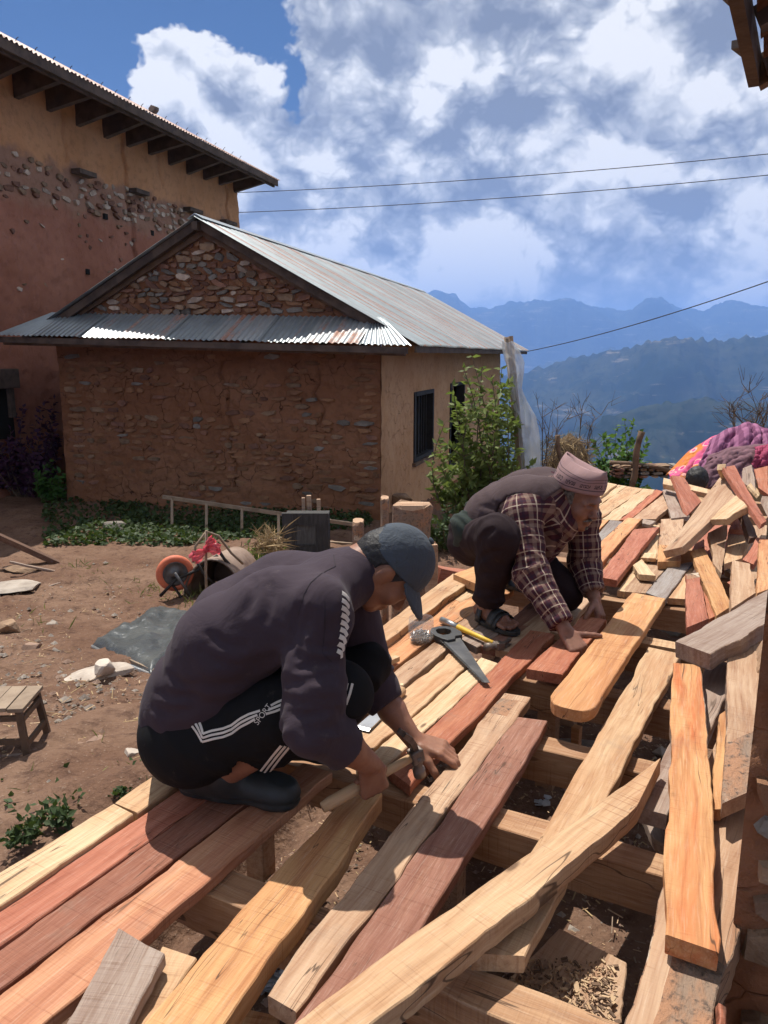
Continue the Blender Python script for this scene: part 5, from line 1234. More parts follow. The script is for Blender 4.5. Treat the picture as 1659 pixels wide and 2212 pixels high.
# ------------------------------------------------------------------ plants
def stems_and_leaves(name, label, base, stems, mat, leaf_len, cat='shrub', group=None, seed=1, twigmat='twig', per=26, wid=0.26, side=0, droop=0.25, start=0.25):
    """stems: list of (tip offset, thickness); leaves in pairs along every stem and its side shoots"""
    rs = np.random.RandomState(seed); o = thing(name, label, cat, base, 0, group); mb = MB(); P = []; D = []
    def shoot(a, b, r, n, t0):
        a = np.array(a, float); b = np.array(b, float); L = np.linalg.norm(b-a); k = 7; bend = rs.normal(size=3)*L*0.07; bend[2] *= 0.3
        pts = [a+(b-a)*t+bend*math.sin(t*math.pi)-np.array([0, 0, 1])*L*0.05*t*t for t in np.linspace(0, 1, k)]
        mb.tube(pts, list(np.linspace(r, r*0.3, k)), 5)
        for i in range(n):
            t = t0+(1-t0)*(i+rs.rand())/n; q = t*(k-1); j = min(int(q), k-2); p = pts[j]+(pts[j+1]-pts[j])*(q-j); ax = (pts[j+1]-pts[j]); ax /= np.linalg.norm(ax)
            for s in (0, 1):
                d = rs.normal(size=3); d -= ax*(d@ax)*0.6; d /= np.linalg.norm(d); d = d+ax*0.55+np.array([0, 0, -droop*rs.rand()]); P.append(p); D.append(d)
        return pts
    for (tip, r) in stems:
        st = np.array([tip[0]*0.18+rs.normal()*0.04, tip[1]*0.18+rs.normal()*0.04, -0.05]); pts = shoot(st, tip, r, per, start)
        for _ in range(side):
            t = rs.uniform(0.25, 0.85); j = int(t*6); L = np.linalg.norm(tip)*rs.uniform(0.12, 0.28); d = rs.normal(size=3); d[2] = abs(d[2])*0.5+0.4; d /= np.linalg.norm(d); shoot(pts[j], pts[j]+d*L, r*0.5, max(4, per//3), 0.1)
    mb.build('stem', twigmat, o)
    P = np.array(P); D = np.array(D); N_ = rnd_dirs(rs, len(P), 1.0)
    link('foliage', leaf_mesh('foliage', P, D, N_, leaf_len*rs.uniform(0.6, 1.15, len(P)), wid, mat), o)
    return o
def plants():
    rs = np.random.RandomState(4)
    # the tall shrub at the small house's corner
    b = py(1035, 1062, 8.3); b[2] = float(gz(b[0], b[1]))
    tips = []
    for (u, v) in ((978, 812), (1000, 768), (1020, 748), (1042, 770), (1062, 790), (1085, 770), (1104, 800), (960, 900), (985, 860), (1030, 820), (1060, 850), (1095, 860), (1120, 900), (950, 960), (1000, 930), (1075, 920), (1115, 950), (1010, 880), (1050, 900), (1120, 1000), (955, 1000), (1090, 990), (1040, 960), (1000, 1000), (1065, 1000)):
        p = py(u, v, 8.3+rs.uniform(-0.35, 0.35))-b; tips.append((p, 0.011))
    stems_and_leaves('tall_shrub', 'tall leafy green shrub growing against the ochre side wall', b, tips, 'leaf_shrub', 0.105, seed=11, per=30, side=4, wid=0.24)
    # dark growth at its foot
    b2 = py(985, 1075, 7.7); b2[2] = float(gz(b2[0], b2[1]))
    tips = [(np.array([rs.uniform(-0.45, 0.45), rs.uniform(-0.3, 0.3), rs.uniform(0.2, 0.62)]), 0.006) for _ in range(30)]
    stems_and_leaves('weed_clump', 'dark weeds at the foot of the tall shrub', b2, tips, 'leaf_dark', 0.075, 'weeds', seed=12, per=16, side=1)
    # green bush on the terrace edge
    b3 = py(1345, 1012, 9.3); b3[2] = float(gz(b3[0], b3[1])); tips = []
    for (u, v) in ((1332, 905), (1350, 895), (1370, 900), (1385, 915), (1320, 930), (1300, 930), (1285, 945), (1400, 940), (1290, 965), (1345, 930), (1365, 950), (1325, 965), (1385, 970), (1310, 990), (1360, 985), (1405, 985)): tips.append((py(u, v, 9.3+rs.uniform(-0.3, 0.3))-b3, 0.008))
    stems_and_leaves('green_bush', 'bright green bush behind the fence post at the terrace edge', b3, tips, 'leaf_bush', 0.085, 'bush', seed=13, per=24, side=4, wid=0.3)
    # bare thin shrubs
    def bare(label, u, v, Y, tops, seed, n=6):
        b = py(u, v, Y); rs = np.random.RandomState(seed); mb = MB(); o = thing('bare_shrub', label, 'shrub', b, 0, 'bare shrubs against the valley')
        for (uu, vv) in tops:
            t = py(uu, vv, Y+rs.uniform(-0.2, 0.2))-b; s = np.array([t[0]*0.4, 0, 0]); k = 6; bd = rs.normal(size=3)*0.08; pts = [s+(t-s)*x+bd*math.sin(3*x) for x in np.linspace(0, 1, k)]; mb.tube(pts, list(np.linspace(0.008, 0.002, k)), 4)
            for _ in range(n):
                j = rs.randint(1, k); d = rs.normal(size=3)*0.6; d[2] = abs(d[2])+0.3; d /= np.linalg.norm(d); L = rs.uniform(0.1, 0.32); a = pts[j]; e = a+d*L; mb.tube([a, (a+e)/2+rs.normal(size=3)*0.02, e], [0.004, 0.003, 0.0015], 4)
                for _ in range(2): d2 = d+rs.normal(size=3)*0.5; d2 /= np.linalg.norm(d2); mb.tube([(a+e)/2, (a+e)/2+d2*L*0.6], [0.0025, 0.0012], 3)
        mb.build('branches', 'twig', o)
    bare('thin leafless shrub beside the plastic wrapped pole', 1180, 1030, 9.0, [(1160, 880), (1172, 868), (1190, 900), (1205, 885), (1150, 930)], 21)
    bare('thin leafless shrub behind the haystack with dry pods', 1250, 1010, 9.2, [(1230, 905), (1255, 890), (1280, 915), (1300, 900), (1270, 930)], 22)
    bare('dark leafless branches at the right edge above the quilts', 1650, 940, 7.6, [(1582, 880), (1600, 905), (1625, 850), (1645, 862), (1590, 930), (1680, 860), (1640, 900)], 23, 9)
    # purple leaved plant in the shade between the houses
    bp = pg(60, 1075); tips = [(np.array([rs.uniform(-0.75, 0.45), rs.uniform(-0.3, 0.4), rs.uniform(0.3, 1.55)]), 0.008) for _ in range(34)]
    stems_and_leaves('purple_bush', 'dark purple leaved bush in the shade between the two houses', bp, tips, 'leaf_purple', 0.10, 'bush', seed=15, per=26, side=2)
    bg_ = pg(118, 1085); tips = [(np.array([rs.uniform(-0.25, 0.22), rs.uniform(-0.2, 0.2), rs.uniform(0.2, 0.7)]), 0.006) for _ in range(16)]
    stems_and_leaves('weed_clump', 'green weeds at the left corner of the stone house', bg_, tips, 'leaf_bush', 0.085, 'weeds', seed=16, per=18)
    # creeping green cover along the wall foot
    rs = np.random.RandomState(6); u = rs.uniform(95, 800, 26000); v = rs.uniform(1078, 1192, 26000)
    ok = (v < 1180-0.10*np.maximum(0, u-420)) & (rs.rand(26000) < 0.25+0.75*(vnoise(u*0.02, v*0.05, 0, 3) > -0.2)); u, v = u[ok][:9500], v[ok][:9500]
    P = pgv(u, v); n = len(P); P[:, 2] += rs.uniform(0.0, 0.10, n)*(1.2-np.abs(v-1130)/90)
    P = np.array(P); D = rnd_dirs(rs, n, 0.2); o = link('ground_cover', leaf_mesh('ground_cover', P, D, rnd_dirs(rs, n, 1.4), rs.uniform(0.035, 0.075, n), 0.4, 'leaf_dark')); stuff(o, 'low dark green creeping plants along the foot of the stone house', 'plants')
    # weeds on the bank beside the boards
    rs = np.random.RandomState(8); u = rs.uniform(-60, 330, 1500); v = 1850-0.40*u-rs.exponential(26, 1500)
    ok = (v > 1690-0.1*u) & (vnoise(u*0.03, v*0.03, 0, 5) > 0.0); P = pgv(u[ok], v[ok]); P[:, 2] += rs.uniform(0, 0.045, len(P))
    P = np.array(P); n = len(P); o = link('bank_weeds', leaf_mesh('bank_weeds', P, rnd_dirs(rs, n, 0.5), rnd_dirs(rs, n, 1.2), rs.uniform(0.012, 0.034, n), 0.3, 'leaf_dark')); stuff(o, 'small weeds growing on the earth bank beside the boards', 'weeds')
    # dry grass tufts and stalks
    P = []; D = []; Ls = []; rs = np.random.RandomState(9)
    def tuft(u, v, n, L, sp=0.12, dz=0.0):
        c = pg(u, v)
        for _ in range(n): P.append(c+np.array([rs.normal()*sp, rs.normal()*sp, dz*rs.rand()])); d = rs.normal(size=3); d[2] = abs(d[2])+0.2; D.append(d); Ls.append(L*rs.uniform(0.5, 1.2))
    for (u, v, n, L) in ((420, 1300, 90, .16), (380, 1306, 50, .1), (470, 1318, 60, .12), (215, 1250, 40, .1), (100, 1700, 22, .06), (190, 1720, 20, .06), (40, 1720, 22, .06), (160, 1225, 30, .1), (60, 1350, 16, .1), (1290, 1035, 60, .14), (1420, 1030, 60, .14), (1340, 1035, 60, .12), (1240, 1035, 60, .12), (330, 1270, 40, .1)): tuft(u, v, n, L)
    o = link('dry_grass', leaf_mesh('dry_grass', P, D, rnd_dirs(rs, len(P), 0.5), Ls, 0.05, 'grass_blade')); stuff(o, 'dry grass tufts scattered over the dirt yard', 'grass')
    # bundle of hay and green stalks on the wheelbarrow's far side
    c = pg(572, 1235); o = thing('fodder_bundle', 'bundle of dry hay and green fodder stalks behind the young man\'s back', 'fodder', c)
    P = []; D = []; Ls = []
    for _ in range(380): P.append(py(rs.normal(582, 13), rs.normal(1182, 16), c[1]+rs.normal()*0.1)-c); d = rs.normal(size=3); D.append(d); Ls.append(rs.uniform(0.08, 0.24))
    stuff(link('hay', leaf_mesh('hay', P, D, rnd_dirs(rs, len(P), 0.5), Ls, 0.035, 'straw'), o))
    P = []; D = []; Ls = []
    for _ in range(460): P.append(py(rs.normal(552, 24), rs.normal(1212, 15), c[1]+rs.normal()*0.12)-c); d = rs.normal(size=3); D.append(d); Ls.append(rs.uniform(0.03, 0.09))
    stuff(link('green_leaves', leaf_mesh('green_leaves', P, D, rnd_dirs(rs, len(P), 0.8), Ls, 0.22, 'leaf_shrub'), o))
    mb = MB()
    for _ in range(26): a = py(rs.normal(552, 26), rs.normal(1215, 14), c[1])-c; d = rs.normal(size=3); d /= np.linalg.norm(d); mb.tube([a, a+d*0.18], [0.004, 0.003], 4)
    stuff(mb.build('stalks', 'twig', o))
plants()

# ------------------------------------------------------------------ the terrace edge: plastic wrapped pole, haystack, posts, low wall
def plastic_pole():
    Y = 8.6; b = py(1142, 1045, Y); b[2] = float(gz(b[0], b[1])); o = thing('plastic_wrapped_pole', 'wooden pole by the house draped with torn clear plastic sheet', 'pole', b)
    t = py(1094, 728, Y)-b; mb = MB(); mb.tube([(0, 0, -0.1), t*0.5, t], [0.035, 0.03, 0.028], 8); mb.build('pole', 'weathered', o, True)
    t2 = py(1103, 726, Y+0.06)-b; mb = MB(); mb.tube([(0.05, 0.05, -0.1), t2], [0.03, 0.026], 8); mb.build('pole', 'old_wood_brown', o, True)
    rows = [(738, 1084, 1108), (760, 1086, 1122), (785, 1092, 1132), (812, 1098, 1130), (840, 1102, 1128), (868, 1108, 1140), (900, 1112, 1158), (935, 1118, 1164), (970, 1122, 1166), (1005, 1126, 1168), (1036, 1126, 1170)]
    n = 46; P = np.zeros((len(rows)*4-3, n, 3)); vs = np.array(rows, float); q = np.linspace(0, len(rows)-1, P.shape[0])
    for i, x in enumerate(q):
        v, l, r = [np.interp(x, range(len(rows)), vs[:, k]) for k in range(3)]
        for j in range(n):
            a = 2*math.pi*j/(n-1); fold = 1+0.24*math.sin(a*5+i*0.25)+0.30*float(vnoise(a*2.3, i*0.45, 0, 5))+0.2*float(vnoise(a*6, i*0.9, 0, 6))
            u = (l+r)/2+(r-l)/2*math.cos(a)*min(1.12, 0.72+0.28*fold)
            P[i, j] = py(u, v+2*math.sin(a*3), Y-0.02+0.11*math.sin(a)*fold)-b
    link('plastic_sheet', grid_mesh('plastic_sheet', P, 'clear_sheet'), o)
plastic_pole()
def haystack():
    Y = 9.0; b = py(1226, 1040, Y); b[2] = float(gz(b[0], b[1])); top = py(1228, 935, Y); H = top[2]-b[2]; w = 58*Y/FOC
    o = thing('haystack', 'small round brown haystack behind the kneeling man\'s cap', 'haystack', b); n, m = 30, 12; P = np.zeros((m, n, 3)); rs = np.random.RandomState(3)
    for i in range(m):
        t = i/(m-1); r = w*math.sqrt(max(0.0, 1-t**2.2))
        for j in range(n):
            a = 2*math.pi*j/(n-1); k = 1+0.08*float(vnoise(math.cos(a)*3, math.sin(a)*3, t*5, 4)); P[i, j] = (math.cos(a)*r*k, math.sin(a)*r*k*0.9, t*H)
    link('heap', grid_mesh('heap', P, 'hay_dark'), o)
    N = 2600; ip = rs.randint(0, m-1, N); jp = rs.randint(0, n-1, N); Q = P[ip, jp]+rs.normal(size=(N, 3))*0.02; D = rs.normal(size=(N, 3)); D[:, 2] -= 0.5
    stuff(link('straws', leaf_mesh('straws', Q, D, rnd_dirs(rs, N, 0.3), rs.uniform(0.06, 0.2, N), 0.03, 'straw'), o))
haystack()
def fence_post(label, u0, v0, u1, v1, Y, w, mat='old_wood_brown'):
    a = py(u0, v0, Y); b = py(u1, v1, Y); mb = MB(); k = 7
    pts = [(b-a)*t+np.array([0.012*math.sin(t*7), 0, 0]) for t in np.linspace(0, 1, k)]; mb.tube([Vector(p) for p in pts], [w*(1+0.12*math.sin(i*2.3)) for i in range(k)], 8)
    o = mb.build('fence_post', mat, None, True, loc=a); tag(o, label, 'post', 'fence posts at the terrace edge')
fence_post('dark leaning post in front of the haystack', 1218, 1030, 1203, 940, 8.2, 0.025)
fence_post('rough brown post in front of the green bush', 1364, 1052, 1385, 932, 7.6, 0.032)
def low_wall():
    rg = random.Random(12); a = py(1318, 1028, 8.9); o = thing('dry_stone_wall', 'low dry stone wall along the terrace edge', 'wall', a); Yb = 8.9
    for r in range(4):
        u = 1318
        while u < 1452:
            w = rg.uniform(14, 30); v = 1027-7.2*r; p = py(u+w/2, v, Yb+0.0012*(u-1318))-a
            st = stone(o, p[0], p[1], p[2], w*Yb/FOC, 0.2, 0.04, rg.choice(['stone_grey', 'stone_tan', 'stone_rust']), rg, rg.uniform(-0.06, 0.06)); u += w
    for (u0, v0, u1, v1) in ((1318, 1000, 1400, 1008), (1395, 1006, 1455, 1020)):
        p, q = py(u0, v0, Yb)-a, py(u1, v1, Yb)-a; mb = MB(); mb.tube([p, (p+q)/2+np.array([0, 0, .01]), q], 0.03, 8); mb.build('capping_log', 'old_wood_brown', o, True)
low_wall()
def brush_pile():
    rs = np.random.RandomState(31); c = pg(1400, 1052); o = thing('brushwood', 'dry twigs and straw heaped behind the far end of the boards', 'brushwood', c); mb = MB()
    for _ in range(150):
        a = py(rs.uniform(1290, 1470), rs.uniform(1030, 1062), 7.6+rs.uniform(-0.4, 0.6)); a[2] = float(gz(a[0], a[1]))+0.06+rs.rand()*0.1; d = rs.normal(size=3); d[2] *= 0.25; d /= np.linalg.norm(d); L = rs.uniform(0.1, 0.4); mb.tube([a-c, a-c+d*L*0.5+rs.normal(size=3)*0.02, a-c+d*L], [0.006, 0.005, 0.003], 4)
    mb.build('twigs', 'straw', o)
brush_pile()

# ------------------------------------------------------------------ quilts heaped on the right
def quilt_materials():
    m, nt, b = new_mat('quilt_dots'); p = nt.add('ShaderNodeUVMap').outputs[0]
    vo = nt.add('ShaderNodeTexVoronoi', {'Vector': p, 'Scale': 6.0, 'Randomness': 0.6}).outputs['Distance']
    c = nt.mix(nt.smooth(nt.noise(p, 2.6, 2), 0.47, 0.53), (0.52, 0.155, 0.02), (0.52, 0.07, 0.18)); c = nt.mix(nt.smooth(vo, 0.42, 0.40), c, (0.70, 0.36, 0.30)); c = nt.mix(nt.smooth(vo, 0.34, 0.32), c, (0.62, 0.04, 0.19)); c = nt.mix(nt.smooth(vo, 0.16, 0.14), c, (0.70, 0.16, 0.30)); c = nt.mix(nt.smooth(vo, 0.10, 0.08), c, (0.5, 0.03, 0.15))
    nt.put(b.inputs['Base Color'], c); b.inputs['Roughness'].default_value = 0.85; bump(nt, b, nt.noise(p, 40, 4), 0.3, 0.005); MATS['quilt_dots'] = m
    m, nt, b = new_mat('quilt_stripe'); p = nt.add('ShaderNodeUVMap').outputs[0]; x = nt.add('ShaderNodeSeparateXYZ', {'Vector': p}).outputs['X']
    f = nt.smooth(nt.math('SINE', nt.math('MULTIPLY', x, 75.0)), -0.2, 0.35); c = nt.mix(f, (0.27, 0.095, 0.185), (0.15, 0.038, 0.10)); nt.put(b.inputs['Base Color'], c); b.inputs['Roughness'].default_value = 0.9; bump(nt, b, nt.noise(p, 50, 4), 0.3, 0.005); MATS['quilt_stripe'] = m
quilt_materials()
simple('quilt_grey', (0.18, 0.088, 0.105), (0.11, 0.055, 0.07), 22, 0.9, 0.5, 60, 0.006); simple('quilt_maroon', (0.32, 0.04, 0.10), (0.22, 0.028, 0.065), 5, 0.85, 0.3, 40, 0.005)
def quilt(name, label, left, right, mat, Yt, Yb, seed, fold=0.035, nf=5, thick=0.012):
    """cloth lying over the heap: crest line and hem line as picture points with distances"""
    n, m = 56, 44; P = np.zeros((m, n, 3)); U = np.zeros((m, n, 2)); L = np.array(left, float); Q = np.array(right, float); c = py(*left[0], Yt)
    for j in range(n):
        s = j/(n-1); a = [np.interp(s, np.linspace(0, 1, len(L)), L[:, k]) for k in (0, 1)]; b = [np.interp(s, np.linspace(0, 1, len(Q)), Q[:, k]) for k in (0, 1)]
        A = py(*a, Yt); B = py(*b, Yb)
        for i in range(m):
            t = i/(m-1); p = A+(B-A)*t; bulge = math.sin(t*math.pi)*0.045
            w = fold*(math.sin((s*nf+0.5*float(vnoise(s*2, t*2.5, 0, seed))+0.25*t)*2*math.pi)*0.35+0.75*(0.5-abs(float(fbm(s*5+t*2+seed, t*2.2-s, 0, 3, seed)))))
            w = w+0.020*(0.4-abs(float(fbm(s*13+t*4, t*8-s*3, 0, 2, seed+3)))); p = p+np.array([0, -0.6, 0.8])*(bulge+w*min(1, 4*t+0.3)); P[i, j] = p-c; U[i, j] = (s*0.9, t*0.7)
    me = grid_mesh(name, P, mat); uv = me.uv_layers.new(name='UVMap'); idx = np.empty(len(me.loops), int); me.loops.foreach_get('vertex_index', idx); uv.data.foreach_set('uv', U.reshape(-1, 2)[idx].ravel())
    o = link(name, me, None, c); s = o.modifiers.new('solid', 'SOLIDIFY'); s.thickness = thick; s.offset = -1
    tag(o, label, 'quilt', 'quilts heaped on the pile')
quilt('folded_quilt', 'orange quilt with pink circles on the left of the heap', [(1440, 1028), (1490, 975), (1540, 945), (1580, 932)], [(1448, 1046), (1490, 1046), (1530, 1042), (1600, 1000)], 'quilt_dots', 7.3, 6.9, 3, 0.02, 2)
quilt('folded_quilt', 'mauve striped quilt draped over the top of the heap', [(1535, 950), (1575, 928), (1615, 914), (1640, 922), (1700, 960)], [(1490, 1044), (1560, 1030), (1620, 1000), (1660, 985), (1720, 990)], 'quilt_stripe', 7.1, 6.7, 5, 0.05, 5)
quilt('folded_quilt', 'dull grey mauve quilt at the front of the heap', [(1530, 985), (1580, 968), (1640, 962), (1720, 968)], [(1500, 1060), (1560, 1050), (1640, 1040), (1720, 1040)], 'quilt_grey', 6.75, 6.45, 7, 0.03, 3)
quilt('folded_quilt', 'plain maroon quilt at the right edge of the heap', [(1630, 968), (1660, 962), (1720, 962)], [(1622, 1010), (1660, 1010), (1720, 1010)], 'quilt_maroon', 6.6, 6.4, 9, 0.03, 3)
def heap():
    c = py(1600, 1010, 6.95); n, m = 24, 12; P = np.zeros((m, n, 3)); g = float(gz(c[0], c[1]))
    for i in range(m):
        t = i/(m-1)
        for j in range(n):
            a = 2*math.pi*j/(n-1); r = (1-t**2)**0.5; P[i, j] = (math.cos(a)*r*0.62+0.2, math.sin(a)*r*0.3+0.15, g-c[2]+t*(c[2]-g+0.26))
    o = link('straw_heap', grid_mesh('straw_heap', P, 'straw'), None, c); tag(o, 'straw heap under the colourful quilts', 'heap')
heap()

# ------------------------------------------------------------------ overhead cables
def cable(label, pts, r):
    mb = MB(); mb.tube(pts, r, 5); o = mb.build('power_cable', 'black_wood', None, True); tag(o, label, 'cable', 'cables strung across the sky')
def sag(a, b, s, n=24): a = np.array(a); b = np.array(b); return [a+(b-a)*t-np.array([0, 0, 4*s*t*(1-t)]) for t in np.linspace(0, 1, n)]
cable('upper of the two long cables crossing the clouds', sag(py(514, 416, 19), py(1800, 318, 15), 0.10), 0.008)
cable('lower of the two long cables crossing the clouds', sag(py(514, 459, 19), py(1800, 364, 15), 0.10), 0.008)
cable('single cable rising from the tin roof corner to the right edge', sag(py(1140, 759, 20.5), py(1800, 558, 12), 0.12), 0.010)

# ------------------------------------------------------------------ litter on the ground
def litter():
    rs = np.random.RandomState(17); mb = MB()
    def sliver(p, L, w, h): th = rs.uniform(0, 6.28); d = np.array([math.cos(th), math.sin(th), rs.normal()*0.12])*L/2; mb.bar(p-d, p+d, w, h, mi=rs.randint(0, 3))
    n = 0
    A_ = np.array([dk(a, b) for a, b in zip(rs.uniform(-0.5, 2.6, 4300), rs.uniform(0.1, 1.35, 4300))]); A_[:, 2] = gz(A_[:, 0], A_[:, 1])+0.012
    Y_ = pgv(rs.uniform(-40, 700, 3600), 1215+rs.rand(3600)*510)
    for p in A_[:3400]:             # under and beside the boards
        p = p+np.array([0, 0, rs.rand()*0.02]); sliver(p, 0.006+rs.exponential(0.010), rs.uniform(0.0012, 0.004), 0.0015)
    for p in Y_[:1700]:             # over the yard
        p = p+np.array([0, 0, 0.01]); sliver(p, rs.exponential(0.022)+0.008, rs.uniform(0.0015, 0.005), 0.002)
    stuff(mb.build('wood_chips', ['chip_wood', 'straw', 'weathered']), 'wood shavings and straw bits littered over the dirt', 'shavings')
    mb = MB()
    def peb(p, r): 
        v = [p+np.array(q)*r*rs.uniform(0.7, 1.3) for q in ((1, 0, 0), (-1, 0, 0), (0, 1, 0), (0, -1, 0), (0, 0, 0.8), (0, 0, -0.6))]; mb.add(v, [(0, 2, 4), (2, 1, 4), (1, 3, 4), (3, 0, 4), (2, 0, 5), (1, 2, 5), (3, 1, 5), (0, 3, 5)], rs.randint(0, 2))
    for p in Y_[1700:]: peb(p, 0.004+rs.exponential(0.006))
    for p in A_[3400:]: peb(p, 0.003+rs.exponential(0.005))
    stuff(mb.build('pebbles', ['pebble', 'slate_stone']), 'pebbles and crumbs of earth scattered on the dirt', 'pebbles')
    mb = MB()
    for (u0, u1, v0, v1, k) in ((1122, 1180, 1652, 1684, 70), (540, 625, 2030, 2160, 190), (940, 975, 1930, 1975, 30), (1160, 1185, 1742, 1755, 8)):
        for p in pgv(rs.uniform(u0, u1, k), rs.uniform(v0, v1, k)):
            p[2] += rs.uniform(0.015, 0.04); a = rs.uniform(0, 6.28); s = rs.uniform(0.007, 0.02); t = rs.normal(size=2)*0.3; q = []
            for i in range(5): b = a+i*1.256+rs.normal()*0.25; x, y = math.cos(b)*s, math.sin(b)*s*0.7; q.append(p+np.array([x, y, x*t[0]+y*t[1]]))
            mb.add(q+[x-np.array([0, 0, 0.003]) for x in q], [(0, 1, 2, 3, 4), (9, 8, 7, 6, 5)]+[(i, 5+i, 5+(i+1) % 5, (i+1) % 5) for i in range(5)])
    stuff(mb.build('slate_chips', 'grey_chip'), 'broken grey slate chips under the floor boards', 'slate chips')
    # crumbs of bark and sawdust on the broad board at the bottom edge
    mb = MB()
    for _ in range(900):
        u = rs.uniform(1000, 1330); v = rs.uniform(2070, 2212); p = pz(u, v, -0.105); x = (u-1207)/(1356-1207)
        if v < 2010+max(0, x)*75+12 or u < 1205-(v-2005)*0.98: continue
        th = rs.uniform(0, 6.28); L = 0.001+rs.exponential(0.0024); d = np.array([math.cos(th), math.sin(th), 0.2*rs.normal()])*L; mb.bar(p-d, p+d, L*0.6, 0.003, mi=rs.randint(0, 2))
    stuff(mb.build('bark_crumbs', ['old_wood_brown', 'chip_wood']), 'crumbs of bark on the broad board at the bottom', 'bark crumbs')
litter()
# ------------------------------------------------------------------ figures: smooth distance fields turned into continuous meshes
def nrm(v): v = np.asarray(v, float); return v/(np.linalg.norm(v)+1e-12)
def cone(a, b, ra, rb):
    a = np.array(a, float); b = np.array(b, float); ab = b-a; l2 = ab@ab+1e-12
    def f(P):
        t = np.clip(((P-a)@ab)/l2, 0, 1); return np.linalg.norm(P-a-t[:, None]*ab, axis=1)-(ra+(rb-ra)*t)
    f.box = (np.minimum(a-ra, b-rb), np.maximum(a+ra, b+rb)); return f
def ell(c, r, axes=None):
    c = np.array(c, float); r = np.array(r, float); A = np.eye(3) if axes is None else np.array(axes, float)     # rows: axes
    def f(P):
        q = (P-c)@A.T; k0 = np.linalg.norm(q/r, axis=1); k1 = np.linalg.norm(q/(r*r), axis=1)+1e-9; return k0*(k0-1)/k1
    m = np.abs(A).T@r; f.box = (c-m, c+m); return f
def union(prims, k=0.02):
    def f(P):
        out = prims[0](P)
        for g in prims[1:]:
            x = g(P); h = np.clip(0.5+0.5*(x-out)/k, 0, 1); out = x*(1-h)+out*h-k*h*(1-h)
        return out
    f.box = (np.min([p.box[0] for p in prims], 0), np.max([p.box[1] for p in prims], 0)); return f
def modify(f, fn):
    def g(P): return fn(P, f(P))
    g.box = f.box; return g
def sdf_mesh(f, h, pad=0.03):
    lo = f.box[0]-pad; hi = f.box[1]+pad; C = 6; H = h*C
    nc = np.ceil((hi-lo)/H).astype(int)+1
    ax = [lo[k]+(np.arange(nc[k])+0.5)*H for k in range(3)]
    G = np.stack(np.meshgrid(*ax, indexing='ij'), -1).reshape(-1, 3); cv = f(G).reshape(nc)
    act = np.abs(cv) < H*1.25
    V = np.repeat(np.repeat(np.repeat(cv, C, 0), C, 1), C, 2).astype(np.float32)
    M = np.repeat(np.repeat(np.repeat(act, C, 0), C, 1), C, 2)
    idx = np.argwhere(M); V[M] = f(lo+(idx+0.5)*h)
    s = V < 0; n = np.array(s.shape)-1
    cnt = np.zeros(n, np.int8)
    for dx in (0, 1):
        for dy in (0, 1):
            for dz in (0, 1): cnt += s[dx:n[0]+dx, dy:n[1]+dy, dz:n[2]+dz]
    cells = np.argwhere((cnt > 0) & (cnt < 8)); ids = np.full(n, -1, np.int64); ids[tuple(cells.T)] = np.arange(len(cells))
    acc = np.zeros((len(cells), 3)); w = np.zeros(len(cells)); cor = [(i, j, k) for i in (0, 1) for j in (0, 1) for k in (0, 1)]
    vals = {c: V[cells[:, 0]+c[0], cells[:, 1]+c[1], cells[:, 2]+c[2]] for c in cor}
    for a in cor:
        for k in range(3):
            if a[k] == 0:
                b = list(a); b[k] = 1; b = tuple(b); va, vb = vals[a], vals[b]; m = (va < 0) != (vb < 0); t = np.where(m, va/(va-vb+1e-12), 0)
                p = np.array(a, float)[None]+t[:, None]*(np.array(b)-np.array(a))[None]; acc += p*m[:, None]; w += m
    pos = lo+(cells+acc/np.maximum(w, 1)[:, None]+0.5)*h
    quads = []
    for k in range(3):
        i, j = [(1, 2), (2, 0), (0, 1)][k]; sl0 = [slice(1, None)]*3; sl1 = [slice(1, None)]*3; sl0[k] = slice(0, -1)
        a = s[tuple(slice(0, -1) if q == k else slice(1, -1) for q in range(3))]; b = s[tuple(slice(1, None) if q == k else slice(1, -1) for q in range(3))]
        e = np.argwhere(a != b); inside = a[tuple(e.T)]; e = e.copy(); e[:, i] += 1; e[:, j] += 1
        def cid(di, dj): q = e.copy(); q[:, i] -= di; q[:, j] -= dj; return ids[tuple(q.T)]
        Q = np.stack([cid(0, 0), cid(1, 0), cid(1, 1), cid(0, 1)], 1); Q[~inside] = Q[~inside][:, ::-1]; quads.append(Q)
    Q = np.concatenate(quads); Q = Q[(Q >= 0).all(1)]
    return pos, Q
def figure_part(name, f, h, mat, parent, attr=None, pad=0.03):
    pos, Q = sdf_mesh(f, h, pad); me = bpy.data.meshes.new(name); me.from_pydata(pos.tolist(), [], Q.tolist()); me.update()
    me.polygons.foreach_set('use_smooth', [True]*len(me.polygons)); me.materials.append(MATS[mat])
    if attr is not None:
        a = me.attributes.new('weave', 'FLOAT_VECTOR', 'POINT'); a.data.foreach_set('vector', np.asarray(attr(pos), np.float32).ravel())
    o = link(name, me, parent); o.matrix_parent_inverse = Matrix.Translation(-Vector(parent.location)); return o
def hits(f, U, V, t0=1.2, t1=4.5):
    """where the lines of sight through many picture points meet a garment, and its normals there"""
    D = np.array([nrm(ray(u, v)) for u, v in zip(U, V)]); t = np.full(len(D), t0)
    for _ in range(70):
        k = f(EYE+D*t[:, None])
        if not ((k >= 0.0006) & (t <= t1)).any(): break
        t = np.where((k < 0.0006) | (t > t1), t, t+np.maximum(k*0.8, 0.0008))
    P = EYE+D*t[:, None]; e = 0.004; N_ = np.stack([f(P+np.eye(3)[i]*e)-f(P-np.eye(3)[i]*e) for i in range(3)], 1); N_ /= np.linalg.norm(N_, axis=1, keepdims=True)+1e-9
    return P, N_, (t < t1)
RIB = []
